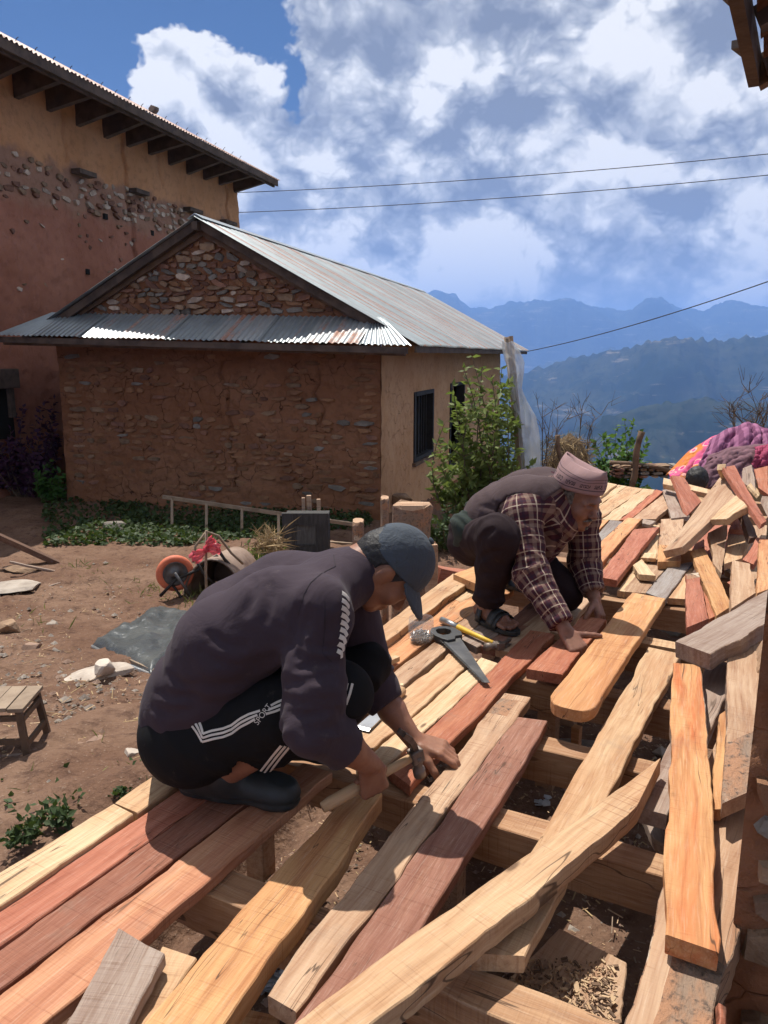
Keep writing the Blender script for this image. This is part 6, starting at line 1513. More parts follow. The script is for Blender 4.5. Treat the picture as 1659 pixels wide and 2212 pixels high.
def ribbon(name, f, pts, width, mat, parent, lift=0.0016, step=6.0):
    """narrow band sewn on a garment along picture points; queued, all of a garment's bands are found at once"""
    RIB.append((name, pts, width, mat, parent, lift, step))
def sew(f):
    U = []; V = []; cut = []
    for (name, pts, width, mat, parent, lift, step) in RIB:
        pts = np.array(pts, float); L = np.r_[0, np.cumsum(np.hypot(*np.diff(pts, axis=0).T))]; n = max(3, int(L[-1]/step)); ss = np.linspace(0, L[-1], n)
        U += list(np.interp(ss, L, pts[:, 0])); V += list(np.interp(ss, L, pts[:, 1])); cut.append(n)
    P0, N0, ok0 = hits(f, U, V); k = 0
    for (name, pts, width, mat, parent, lift, step), n in zip(RIB, cut):
        ok = ok0[k:k+n]; P = P0[k:k+n][ok]; N_ = N0[k:k+n][ok]; k += n
        if len(P) < 3: continue
        T = np.gradient(P, axis=0); vs = []
        for p, q, t in zip(P, N_, T): w = nrm(np.cross(q, t))*width/2; vs += [p+w+q*lift, p+q*lift*1.6, p-w+q*lift]
        MB().add(vs, [(i*3+j, i*3+j+1, i*3+4+j, i*3+3+j) for i in range(len(P)-1) for j in (0, 1)]).build(name, mat, parent, True)
    RIB.clear()
def hand_prims(W, D, Nn, side, curls, sp=0.06, thumb=(0.6, 0.75, -0.25), tc=20, sc=1.0):
    """palm, four fingers of their own length and a thumb; D points along the hand, Nn out of its back, side +1/-1 for the thumb"""
    D = nrm(D); Nn = nrm(Nn-D*(np.asarray(Nn)@D)); L = np.cross(Nn, D)*side; W = np.array(W, float); pr = []
    for k, o in enumerate((0.026, 0.009, -0.009, -0.025)): pr.append(cone(W+D*0.012*sc+L*o*0.62*sc, W+D*0.082*sc+L*o*sc, 0.0155*sc, 0.0125*sc))
    lens = ((.040, .025, .020), (.044, .028, .021), (.041, .026, .020), (.032, .020, .018))
    for k, o in enumerate((0.027, 0.009, -0.009, -0.026)):
        p = W+D*(0.088-0.004*abs(k-1))*sc+L*o*sc; d = nrm(D+L*o*sp*18*0.3); a = 0
        for j in range(3):
            a = R(curls[k][j] if hasattr(curls[k], '__len__') else curls[k]); d = nrm(d*math.cos(a)-np.cross(np.cross(d, Nn), d)*math.sin(a)) if False else nrm(rot_about(d, np.cross(Nn, D), a)); q = p+d*lens[k][j]*sc
            pr.append(cone(p, q, (0.0098-0.0009*j)*sc, (0.0090-0.0010*j)*sc)); p = q
    p = W+D*0.028*sc+L*0.024*sc; d = nrm(D*thumb[0]+L*thumb[1]+Nn*thumb[2])
    for j, l in enumerate((0.042, 0.030, 0.024)):
        q = p+d*l*sc; pr.append(cone(p, q, (0.0145-0.002*j)*sc, (0.0118-0.0015*j)*sc)); p = q; d = nrm(rot_about(d, np.cross(Nn, D), R(tc)*0.5)-L*0.28*tc/20)
    return pr
def rot_about(v, ax, a):
    ax = nrm(ax); v = np.asarray(v, float); return v*math.cos(a)+np.cross(ax, v)*math.sin(a)+ax*(ax@v)*(1-math.cos(a))
def head_prims(c, F, U, sc=1.0, old=False):
    F = nrm(F); U = nrm(U-F*(np.asarray(U)@F)); Sd = np.cross(F, U); A = np.array([F, Sd, U]); c = np.array(c, float)
    at = lambda f, s, u: c+(F*f+Sd*s+U*u)*sc
    pr = [ell(at(-0.005, 0, 0.022), np.array((0.098, 0.077, 0.095))*sc, A), ell(at(0.028, 0, -0.045), np.array((0.062, 0.062, 0.078))*sc, A), cone(at(0.02, 0, -0.085), at(0.062, 0, -0.108), 0.042*sc, 0.024*sc), ell(at(0.084, 0, 0.004), np.array((0.018, 0.058, 0.014))*sc, A)]
    for s in (-1, 1): pr += [ell(at(0.058, s*0.042, -0.040), np.array((0.028, 0.024, 0.024))*sc, A), cone(at(0.0, s*0.055, -0.055), at(0.045, s*0.030, -0.100), 0.022*sc, 0.020*sc)]
    fine = [cone(at(0.088, 0, -0.012), at(0.109, 0, -0.045), 0.0095*sc, 0.0125*sc), ell(at(0.085, 0, -0.076), np.array((0.012, 0.024, 0.0065))*sc, A), ell(at(0.083, 0, -0.088), np.array((0.012, 0.020, 0.007))*sc, A)]
    for s in (-1, 1): fine += [ell(at(0.099, s*0.012, -0.050), np.array((0.010, 0.0085, 0.008))*sc, A), ell(at(-0.008, s*0.079, -0.022), np.array((0.020, 0.0085, 0.031))*sc, nrm_rows(np.array([F+Sd*s*-0.25, Sd*s+F*0.25, U]))), ell(at(0.077, s*0.032, -0.014), np.array((0.013, 0.017, 0.009))*sc, A)]
    skull = union(pr, 0.024*sc); ff = union(fine, 0.006*sc)
    holes = [ell(at(0.097, s*0.032, -0.003), np.array((0.016, 0.020, 0.010))*sc, A) for s in (-1, 1)]
    def f(P):
        a = skull(P)
        for hq in holes: x = -hq(P); k = 0.010*sc; h = np.clip(0.5-0.5*(a-x)/k, 0, 1); a = a*(1-h)+x*h+k*h*(1-h)
        x = ff(P); k = 0.009*sc; h = np.clip(0.5+0.5*(x-a)/k, 0, 1); return x*(1-h)+a*h-k*h*(1-h)
    f.box = (np.minimum(skull.box[0], ff.box[0]), np.maximum(skull.box[1], ff.box[1])); return f, at, A
def nrm_rows(M): return M/np.linalg.norm(M, axis=1, keepdims=True)
def skin_mat(name, c1, c2):
    m = simple(name, c1, c2, 22, 0.5, 0.25, 120, 0.002, spec=0.4); b = m.node_tree.nodes['Principled BSDF']; b.inputs['Subsurface Weight'].default_value = 0.08; b.inputs['Subsurface Radius'].default_value = (0.012, 0.005, 0.003)
skin_mat('skin_young', (0.29, 0.135, 0.080), (0.235, 0.100, 0.058)); skin_mat('skin_old', (0.25, 0.118, 0.076), (0.17, 0.076, 0.05))
simple('hair_black', (0.012, 0.011, 0.011), (0.03, 0.027, 0.026), 60, 0.55, 0.6, 160, 0.004); simple('hair_grey', (0.15, 0.135, 0.12), (0.05, 0.042, 0.038), 70, 0.7, 0.7, 160, 0.004)
def cloth_mat(name, c1, c2, sheen=0.3, bs=9.0):
    m, nt, b = new_mat(name); p = nt.add('ShaderNodeTexCoord').outputs['Object']; n = nt.noise(p, 3.0, 4); k = nt.noise(p, bs, 4, 0.55, 0.8); w = nt.noise(p, 420.0, 2); d = nt.smooth(nt.noise(p, 18.0, 6, 0.7), 0.62, 0.8)
    c = nt.mix(n, c1, c2); c = nt.mix(nt.math('MULTIPLY', d, 0.18), c, (0.28, 0.22, 0.17)); nt.put(b.inputs['Base Color'], c); b.inputs['Roughness'].default_value = 0.9; b.inputs['Sheen Weight'].default_value = sheen; b.inputs['Specular IOR Level'].default_value = 0.15
    bump(nt, b, nt.math('MULTIPLY_ADD', w, 0.05, k), 0.35, 0.02); MATS[name] = m
cloth_mat('sweatshirt', (0.052, 0.037, 0.048), (0.037, 0.026, 0.034), 0.05); cloth_mat('track_black', (0.008, 0.008, 0.009), (0.012, 0.012, 0.013), 0.0); cloth_mat('cap_blue', (0.070, 0.082, 0.098), (0.056, 0.066, 0.080), 0.05, 30)
cloth_mat('vest_brown', (0.082, 0.055, 0.056), (0.060, 0.040, 0.042), 0.05); cloth_mat('trouser_dark', (0.030, 0.018, 0.020), (0.022, 0.014, 0.016), 0.0); cloth_mat('green_cloth', (0.030, 0.040, 0.034), (0.022, 0.03, 0.026), 0.05)
simple('stripe_white', (0.62, 0.58, 0.52), (0.52, 0.48, 0.43), 20, 0.85, 0.1); simple('boot_rubber', (0.028, 0.030, 0.030), (0.075, 0.068, 0.060), 9, 0.5, 0.3, 40, 0.004, lo=0.5, hi=0.8); simple('seam_thread', (0.030, 0.022, 0.028), (0.02, 0.015, 0.02), 30, 0.9, 0)
def plaid_mat():
    m, nt, b = new_mat('plaid_shirt'); a = nt.add('ShaderNodeAttribute', attribute_name='weave').outputs['Vector']; sp = nt.add('ShaderNodeSeparateXYZ', {'Vector': a}); col = None
    def tri(x, per, ph=0.0): return nt.math('ABSOLUTE', nt.math('SUBTRACT', nt.math('FRACT', nt.math('ADD', nt.math('DIVIDE', x, per), ph)), 0.5))
    c = (0.062, 0.019, 0.027, 1); base = nt.mix(0.0, c, c)
    for x in (sp.outputs['X'], sp.outputs['Y']):
        base = nt.mix(nt.math('MULTIPLY', nt.smooth(tri(x, 0.062), 0.30, 0.27), 0.0), base, (0, 0, 0))
        wide = nt.smooth(tri(x, 0.062), 0.36, 0.39); base = nt.mix(nt.math('MULTIPLY', wide, 0.30), base, (0.36, 0.26, 0.19))
        thin = nt.smooth(tri(x, 0.062, 0.36), 0.455, 0.475); base = nt.mix(nt.math('MULTIPLY', thin, 0.6), base, (0.55, 0.45, 0.34))
        dark = nt.smooth(tri(x, 0.062, 0.62), 0.42, 0.45); base = nt.mix(nt.math('MULTIPLY', dark, 0.6), base, (0.03, 0.018, 0.03))
    nt.put(b.inputs['Base Color'], base); b.inputs['Roughness'].default_value = 0.9; b.inputs['Specular IOR Level'].default_value = 0.15
    p = nt.add('ShaderNodeTexCoord').outputs['Object']; bump(nt, b, nt.math('MULTIPLY_ADD', nt.noise(p, 400, 2), 0.05, nt.noise(p, 14, 4, 0.55, 0.8)), 0.4, 0.02); MATS['plaid_shirt'] = m
plaid_mat()
def folds(P, axis, freq, amp, seed, squeeze=5.0):
    """cloth folds: sharp creases across AXIS"""
    ax = nrm(axis); t = P@ax; q = P-t[:, None]*ax
    n = fbm(t*freq+1.5*vnoise(q[:, 0]*7, q[:, 1]*7, q[:, 2]*7, seed), q[:, 0]*freq/squeeze+q[:, 2]*2, q[:, 1]*freq/squeeze, 2, seed); return amp*(0.6-np.abs(n))
def near(P, c, r): return np.exp(-((P-np.asarray(c))**2).sum(1)/(r*r))

def with_creases(f, lines, w=0.010, depth=0.014):
    """presses sharp folds into a garment along picture lines"""
    segs = []; U = []; V = []; q = np.linspace(0, 1, 6)
    for L in lines: L = np.array(L, float); k = np.linspace(0, 1, len(L)); U += list(np.interp(q, k, L[:, 0])); V += list(np.interp(q, k, L[:, 1]))
    P0, _, ok0 = hits(f, U, V)
    for i in range(len(lines)):
        P = P0[6*i:6*i+6][ok0[6*i:6*i+6]]; segs += [(a, b, j/max(1, len(P)-1)) for j, (a, b) in enumerate(zip(P[:-1], P[1:])) if np.linalg.norm(a-b) < 0.1]
    def g(P):
        d = f(P); m = np.abs(d) < 0.03; Q = P[m]
        if not len(Q): return d
        add = np.zeros(len(Q))
        for a, b, t in segs:
            ab = b-a; u = np.clip(((Q-a)@ab)/(ab@ab+1e-9), 0, 1); r = np.linalg.norm(Q-a-u[:, None]*ab, axis=1)/w; fade = math.sin(math.pi*min(1, max(0, 0.12+0.76*t))); add = np.maximum(add, fade*(np.exp(-r*r)))
            # the lip beside the crease
        d = d.copy(); d[m] += depth*add; return d
    g.box = f.box; return g

# ------------------------------------------------------------------ the young man hammering
def young_man():
    Yc = 1.80; root = thing('person', 'person in grey blue cap, dark sweatshirt and striped black trousers crouching to hammer', 'person', pz(520, 1745, 0.0))
    J = dict(p0=py(424, 1578, Yc), p1=py(440, 1472, Yc), p2=py(500, 1372, Yc), p3=py(608, 1306, Yc), p4=py(715, 1264, Yc), shR=py(688, 1322, 1.645), shL=py(752, 1290, 1.965), elR=py(676, 1562, 1.53), wrR=py(796, 1648, 1.625), elL=py(800, 1468, 2.0), wrL=py(893, 1598, 1.925),
             hipR=py(418, 1600, 1.70), hipL=py(436, 1570, 1.90), knR=py(728, 1500, 1.64), knL=py(782, 1440, 1.93), anR=py(474, 1672, 1.71), anL=np.array((-0.30, 1.95, 0.085)))
    off = np.array([0, 0.078, 0])
    # sweatshirt
    tor = []
    for s in (-1, 1): tor += [cone(J['p1']+off*s*0.95+np.array([0, 0, -0.03]), J['p2']+off*s, 0.108, 0.104), cone(J['p2']+off*s, J['p3']+off*s*1.1, 0.104, 0.097), cone(J['p3']+off*s*1.1, J['p4']+off*s*0.75, 0.097, 0.066)]
    tor += [cone(J['p0']+off*0.7+np.array([-0.005, 0, 0.05]), J['p1']+off*0.8, 0.108, 0.108), cone(J['p0']-off*0.7+np.array([-0.005, 0, 0.05]), J['p1']-off*0.8, 0.108, 0.108), cone(J['p4'], py(772, 1240, 1.82), 0.066, 0.066)]
    armR = [cone(J['p3']-off*1.1, J['shR'], 0.085, 0.073), cone(J['shR'], J['elR'], 0.065, 0.051), cone(J['elR'], J['elR']+(J['wrR']-J['elR'])*0.56, 0.051, 0.045)]
    armL = [cone(J['p3']+off*1.0, J['shL'], 0.08, 0.068), cone(J['shL'], J['elL'], 0.066, 0.052), cone(J['elL'], J['elL']+(J['wrL']-J['elL'])*0.42, 0.050, 0.043)]
    torf = union(tor, 0.05); ar = union(armR, 0.022); al = union(armL, 0.022); axr = J['elR']-J['shR']; low = np.array([-0.5, 0, -0.86])
    cut_r = (J['elR']+(J['wrR']-J['elR'])*0.56, nrm(J['wrR']-J['elR'])); cut_l = (J['elL']+(J['wrL']-J['elL'])*0.42, nrm(J['wrL']-J['elL']))
    def shirt(P):
        a = torf(P); b = np.minimum(ar(P), al(P)); wr = near(P, J['elR'], 0.11)+near(P, J['elL'], 0.09)
        b = b-wr*folds(P, axr, 24, 0.026, 3)-folds(P, axr+np.array([0.1, 0, 0]), 12, 0.012, 5)
        k = 0.03; h = np.clip(0.5+0.5*(b-a)/k, 0, 1); d = b*(1-h)+a*h-k*h*(1-h)
        d = d-near(P, J['p1']+np.array([0.02, -0.1, -0.02]), 0.17)*folds(P, low, 17, 0.026, 7)-0.9*near(P, J['p3']+np.array([0.0, -0.12, -0.06]), 0.17)*folds(P, np.array([0.8, 0, -0.6]), 13, 0.024, 9)-folds(P, low, 8, 0.009, 11)
        for c, n in (cut_r, cut_l):                      # clean cuffs
            s = (P-c)@n; q = np.linalg.norm(P-c, axis=1); d = np.where(q < 0.09, np.maximum(d, s), d)
        return np.maximum(d, -(P[:, 2]-0.105)+0.0*P[:, 0])
    shirt.box = (np.min([torf.box[0], ar.box[0], al.box[0]], 0), np.max([torf.box[1], ar.box[1], al.box[1]], 0))
    cr = lambda pts: [(313.4+0.4111*x, 1106+0.4111*y) for x, y in pts]
    shirt = with_creases(shirt, [cr(L) for L in ([(300, 740), (380, 790), (470, 812)], [(110, 850), (180, 905), (260, 915)], [(60, 950), (150, 975), (260, 965)], [(40, 1030), (140, 1060), (240, 1040)], [(330, 640), (420, 700), (520, 700)], [(745, 905), (860, 880), (1000, 850)], [(740, 985), (850, 1010), (1000, 985)], [(760, 1060), (850, 1075), (960, 1040)], [(780, 830), (880, 800), (990, 790)], [(830, 440), (795, 560), (770, 700)], [(860, 520), (815, 640), (800, 760)], [(900, 690), (960, 720), (1010, 715)], [(640, 330), (660, 450), (640, 560)], [(560, 300), (570, 420), (540, 520)], [(800, 1120), (900, 1150), (1000, 1130)], [(1110, 720), (1150, 800), (1230, 860)], [(1040, 860), (1120, 880), (1200, 890)])])
    sw = figure_part('sweatshirt', shirt, 0.0065, 'sweatshirt', root)
    # trousers
    knR, knL = J['knR'], J['knL']; hem_r = knR+(J['anR']-knR)*0.66; hem_l = knL+(J['anL']-knL)*0.85
    legs = union([cone(J['hipR']+np.array([-0.02, 0.02, 0.01]), J['hipL']+np.array([-0.02, -0.02, 0.01]), 0.110, 0.110), cone(J['hipR'], J['hipR']*0.4+knR*0.6, 0.102, 0.085), cone(J['hipR']*0.4+knR*0.6, knR, 0.088, 0.070), cone(J['hipL'], knL, 0.105, 0.068)], 0.03)
    shR = union([cone(knR, knR*0.5+hem_r*0.5, 0.070, 0.070), cone(knR*0.5+hem_r*0.5, hem_r, 0.070, 0.062)], 0.02); shL = cone(knL, hem_l, 0.068, 0.060)
    def pants(P):
        a = legs(P); b = np.minimum(shR(P), shL(P)); k = 0.02; h = np.clip(0.5+0.5*(b-a)/k, 0, 1); d = b*(1-h)+a*h-k*h*(1-h)
        d = d-folds(P, np.array([0.7, 0.2, 0.6]), 14, 0.011, 21)-near(P, knR, 0.12)*folds(P, knR-J['hipR'], 22, 0.018, 23)
        for c, n in ((hem_r, nrm(J['anR']-knR)), (hem_l, nrm(J['anL']-knL))):
            s = (P-c)@n; q = np.linalg.norm(P-c, axis=1); d = np.where(q < 0.085, np.maximum(d, s), d)
        return np.maximum(d, 0.012-P[:, 2])
    pants.box = (np.min([legs.box[0], shR.box[0], shL.box[0]], 0), np.max([legs.box[1], shR.box[1], shL.box[1]], 0))
    tr = figure_part('track_trousers', pants, 0.0065, 'track_black', root)
    # skin: head, neck, forearms, hands, lower legs in one continuous body
    F = np.array([0.52, -0.03, -0.855]); U = np.array([0.855, 0.0, 0.52]); hc = py(846, 1224, 1.83)
    hf, at, A = head_prims(hc, F, U, 0.87)
    Hd = nrm(py(895, 1612, 1.70)-py(733, 1702, 1.60))         # direction of the hammer's handle
    fore = nrm(J['wrR']-J['elR']); D = nrm(fore-Hd*(fore@Hd)*0.85); D = nrm(D-Hd*(D@Hd)); Nn = np.cross(Hd, D); Nn = Nn if Nn[1] < 0.2 else -Nn
    side = 1 if np.cross(Nn, D)@Hd > 0 else -1
    fist = hand_prims(J['wrR']+fore*0.004, D, Nn, side, ((72, 92, 60),)*4, 0.0, (0.75, 0.35, -0.55), 30, 0.98)
    DL = nrm(py(975, 1636, 1.895)-J['wrL']); NL = np.array([0.25, -0.25, 1.0])
    lh = hand_prims(J['wrL'], DL+np.array([0, 0, 0.12]), NL, -1 if np.cross(nrm(NL), nrm(DL))[1] > 0 else 1, ((18, 30, 30), (22, 30, 26), (26, 34, 28), (30, 36, 30)), 0.05, (0.8, 0.55, -0.45), 12, 0.98)
    body = [cone(at(-0.045, 0, -0.05), J['p4'], 0.056, 0.064), cone(J['p4'], J['p2'], 0.05, 0.05), cone(J['p2'], J['p0'], 0.05, 0.05), cone(J['p3'], J['shR'], 0.04, 0.04), cone(J['shR'], J['elR'], 0.04, 0.036), cone(J['elR'], J['elR']*0.45+J['wrR']*0.55, 0.036, 0.040), cone(J['elR']*0.45+J['wrR']*0.55, J['wrR'], 0.040, 0.0265),
            cone(J['p3'], J['shL'], 0.04, 0.04), cone(J['shL'], J['elL'], 0.038, 0.034), cone(J['elL'], J['elL']*0.5+J['wrL']*0.5, 0.034, 0.036), cone(J['elL']*0.5+J['wrL']*0.5, J['wrL'], 0.036, 0.0255),
            cone(J['p0'], J['hipR'], 0.05, 0.05), cone(J['hipR'], knR, 0.05, 0.045), cone(knR, J['anR']*0.5+knR*0.5, 0.045, 0.048), cone(J['anR']*0.5+knR*0.5, J['anR'], 0.048, 0.038), cone(J['anR'], J['anR']+np.array([0.01, 0.0, -0.03]), 0.036, 0.03), cone(J['p0'], J['hipL'], 0.05, 0.05), cone(J['hipL'], knL, 0.05, 0.045), cone(knL, J['anL'], 0.045, 0.036)]
    bf = union(body, 0.018); hr = union(fist, 0.006); hl = union(lh, 0.006)
    def skin(P):
        d = bf(P)
        for g, k in ((hf, 0.022), (hr, 0.010), (hl, 0.010)): x = g(P); h = np.clip(0.5+0.5*(x-d)/k, 0, 1); d = x*(1-h)+d*h-k*h*(1-h)
        return d
    skin.box = (np.min([bf.box[0], hf.box[0], hr.box[0], hl.box[0]], 0), np.max([bf.box[1], hf.box[1], hr.box[1], hl.box[1]], 0))
    body_o = figure_part('body', skin, 0.0042, 'skin_young', root)
    # hair below the cap, cap with its bill
    hairf = union([ell(at(-0.008, 0, 0.022), np.array((0.101, 0.0805, 0.098))*0.87, A), cone(at(-0.055, 0, -0.02), at(-0.058, 0, -0.075), 0.052, 0.040)], 0.03)
    def hair(P): q = (P-hc)@A.T/0.87; d = hairf(P); cut = np.maximum(q[:, 0]-0.030-0.45*np.maximum(q[:, 2], -0.02), -(q[:, 2]+0.060+np.clip(-q[:, 0]-0.02, 0, 0.08)*0.8)); return np.maximum(np.maximum(d-0.002*vnoise(P[:, 0]*220, P[:, 1]*220, P[:, 2]*220, 3), cut), -(np.linalg.norm(np.stack([q[:, 0]+0.008, (q[:, 2]+0.022)*0.75], 1), axis=1)-0.026))
    hair.box = hairf.box; figure_part('hair', hair, 0.004, 'hair_black', root)
    capo = bpy.data.objects.new('cap', None); COL.objects.link(capo); capo.parent = root; capo.location = hc-np.array(root.location)
    dome = ell(at(-0.006, 0, 0.024), np.array((0.108, 0.086, 0.107))*0.87, A)
    def cap(P):
        q = (P-hc)@A.T/0.87; d = dome(P); seam = np.minimum(np.abs(q[:, 1]), np.abs(q[:, 1]*0.5+np.abs(q[:, 0]+0.006)*0.86-0.0)); d = d+0.0022*np.exp(-(seam/0.0035)**2)
        d = d-0.3*near(P, at(-0.10, 0, 0.0), 0.06)*folds(P, Sx, 30, 0.008, 33)
        rim = q[:, 2]-0.012-0.16*q[:, 0]; gap = ((q[:, 1]/0.034)**2+((q[:, 2]-0.006)/0.040)**2) < 1; d = np.maximum(d, -rim); return np.where(gap & (q[:, 0] < -0.05), np.maximum(d, 0.002+0*d), d)
    Sx = A[1]; cap.box = dome.box
    def cpart(nm, f, h, m): o = figure_part(nm, f, h, m, root); o.parent = capo; o.matrix_parent_inverse = Matrix.Translation(-Vector(hc)); return o
    cpart('crown', cap, 0.0042, 'cap_blue')
    def bill(P):
        q = (P-hc)@A.T/0.87; zb = 0.020+0.16*0.08-0.30*(q[:, 0]-0.08)-4.5*q[:, 1]**2-1.6*np.maximum(q[:, 0]-0.09, 0)**2; sl = np.abs(q[:, 2]-zb)*0.8-0.0042
        e = np.hypot((q[:, 0]-0.070)/0.105, q[:, 1]/0.082)-1; return np.maximum(np.maximum(sl, e*0.07), 0.066-q[:, 0]-0.30*np.abs(q[:, 1]))
    c1, c2 = at(0.06, -0.1, -0.09), at(0.2, 0.1, 0.06); bill.box = (np.minimum(c1, c2)-0.03, np.maximum(c1, c2)+0.03); cpart('bill', bill, 0.0028, 'cap_blue')
    btn = ell(at(-0.006, 0, 0.134), (0.010, 0.010, 0.006), A); cpart('button', btn, 0.003, 'cap_blue')
    bk = cone(at(-0.088, -0.052, 0.004), at(-0.104, 0.0, -0.004), 0.007, 0.007); cpart('strap', bk, 0.0035, 'cap_blue')
    mb = MB(); cc = at(-0.082, -0.060, 0.002); mb.tube([cc+A[0]*0.010*math.cos(a)+A[2]*0.014*math.sin(a)-A[1]*0.004 for a in np.linspace(0, 6.28, 14)], 0.0022, 6); bo = mb.build('buckle', 'steel', capo, True); bo.matrix_parent_inverse = Matrix.Translation(-Vector(hc))
    # boots
    def boot(nm, an, toe, heel):
        an, toe, heel = [np.array(x, float) for x in (an, toe, heel)]; d = nrm(toe-heel); up = np.array([0, 0, 1.0])
        pr = [cone(heel+up*0.040, heel+d*0.10+up*0.045, 0.043, 0.046), cone(heel+d*0.09+up*0.045, toe-d*0.05+up*0.030, 0.046, 0.042), cone(toe-d*0.06+up*0.028, toe-d*0.040+up*0.026, 0.042, 0.036), cone(heel+d*0.025+up*0.055, an+np.array([0, 0, 0.004]), 0.046, 0.050)]
        u = union(pr, 0.03); top = an+up*0.012
        def f(P):
            b = np.maximum(u(P), 0.001-P[:, 2]); b = np.maximum(b, (P[:, 2]-top[2]-0.012-0.25*((P-an)@d*-1))); groove_ = np.abs(P[:, 2]-0.022); return b+0.004*np.exp(-(groove_/0.004)**2)
        f.box = u.box; inner = union([cone(heel+d*0.03+up*0.05, an+up*0.05, 0.036, 0.042)], 0.02)
        g = modify(f, lambda P, dd: np.maximum(dd, -inner(P))); g.box = u.box; figure_part(nm, g, 0.005, 'boot_rubber', root)
    boot('boot', J['anR'], pz(648, 1742, 0.0), pz(418, 1712, 0.0)+np.array([0.0, 0, 0])); boot('boot', J['anL'], J['anL']*np.array([1, 1, 0])+np.array([0.20, -0.03, 0]), J['anL']*np.array([1, 1, 0])+np.array([-0.05, 0.01, 0]))
    # white stripes, lettering, shoulder panel, seams
    c = lambda pts, dx=0, dy=0: [(313.4+0.4111*(x+dx), 1106+0.4111*(y+dy)) for x, y in pts]
    for k in range(3):
        o = (k-1)*22
        ribbon('stripe', pants, c([(252-o*0.9, 1088+o*0.75), (282-o*0.55, 1140+o*0.55), (303-o*0.1, 1186+o*0.95)]), 0.0055, 'stripe_white', tr)
        ribbon('stripe', pants, c([(303-o*0.1, 1186+o*0.95), (350, 1172+o), (410, 1160+o), (455, 1142+o), (500, 1108+o), (545, 1085+o), (592-o*0.6, 1066+o)]), 0.0052, 'stripe_white', tr)
        ribbon('stripe', pants, c([(648-o*0.6, 1040+o), (690, 1024+o), (745, 1000+o)]), 0.0052, 'stripe_white', tr)
        ribbon('stripe', pants, c([(738+o*1.0, 1228+o*0.15), (690+o*1.0, 1285+o*0.15), (640+o*1.0, 1350+o*0.2), (588+o*0.95, 1418+o*0.45)]), 0.0062, 'stripe_white', tr)
        ribbon('stripe', pants, c([(1062+o*1.2, 900+o*0.1), (1050+o*1.2, 950), (1028+o*1.2, 1012)]), 0.0060, 'stripe_white', tr)
    sew(pants)
    txt = bpy.data.curves.new('lettering', 'FONT'); txt.body = 'SPORT'; txt.size = 1.0; txt.extrude = 0.0; to = bpy.data.objects.new('tmp', txt); COL.objects.link(to)
    dg = bpy.context.evaluated_depsgraph_get(); me = bpy.data.meshes.new_from_object(to.evaluated_get(dg)); bpy.data.objects.remove(to)
    me.transform(Matrix.Identity(4)); xs = np.array([v.co[:] for v in me.vertices]); w = xs[:, 0].max()
    a = np.array((582.0, 1112.0)); b = np.array((654.0, 1014.0)); e = (b-a)/np.linalg.norm(b-a); up = np.array((e[1], -e[0])); k = np.linalg.norm(b-a)/w
    q = a+e*xs[:, :1]*k+up*(xs[:, 1:2]-0.35)*k*1.05; P, n, ok = hits(pants, 313.4+0.4111*q[:, 0], 1106+0.4111*q[:, 1])
    me.vertices.foreach_set('co', (P+n*0.002).ravel()); me.update()
    me.materials.append(MATS['stripe_white']); lo = link('lettering', me, tr)
    for k in range(9):
        t = k/8; u0, v0 = (1036+40*math.sin(t*3.0)*0.9, 430+40*k); ribbon('panel_stripe', shirt, c([(1032+10*math.sin(t*2.6)-t*30, 425+38*k), (1052+14*math.sin(t*2.6)-t*28, 438+38*k), (1070+20*math.sin(t*2.6)-t*50, 462+38*k)]), 0.0105, 'stripe_white', sw, step=3)
    for pts in ([(1000, 285), (930, 320), (870, 370), (835, 430), (800, 560)], [(945, 470), (945, 620), (930, 740), (985, 790)], [(990, 225), (1000, 285)]): ribbon('seam', shirt, c(pts), 0.0022, 'seam_thread', sw, 0.0008)
    sew(shirt)
    # the hammer in his fist
    Q = J['wrR']+fore*0.004+D*0.078-Nn*0.028; a = py(733, 1702, 1.60); 
    h = thing('claw_hammer', 'claw hammer with wooden handle gripped in the young man\'s fist', 'hammer', Q-Hd*0.125)
    up = nrm(np.array([0.10, 0.0, 1.0])-Hd*(np.array([0.10, 0.0, 1.0])@Hd)); zz = np.cross(Hd, up)
    h.matrix_world = Matrix(((Hd[0], up[0], zz[0], h.location[0]), (Hd[1], up[1], zz[1], h.location[1]), (Hd[2], up[2], zz[2], h.location[2]), (0, 0, 0, 1)))
    claw_hammer_parts(h, 0.262, 'handle_wood', 'rusty_steel', 0.0135)
    npos = pz(958, 1648, 0.0)
    mb = MB(); mb.tube([(0, 0, 0.0), (0.004, 0, 0.035)], 0.0016, 6); mb.lathe([(0, 0.035), (0.0045, 0.035), (0.0045, 0.0365), (0, 0.0365)], 8, Matrix.Translation((0.004, 0, 0))); tag(mb.build('nail', 'steel', None, loc=npos), 'nail held upright under the young man\'s fingertips', 'nail')
young_man()
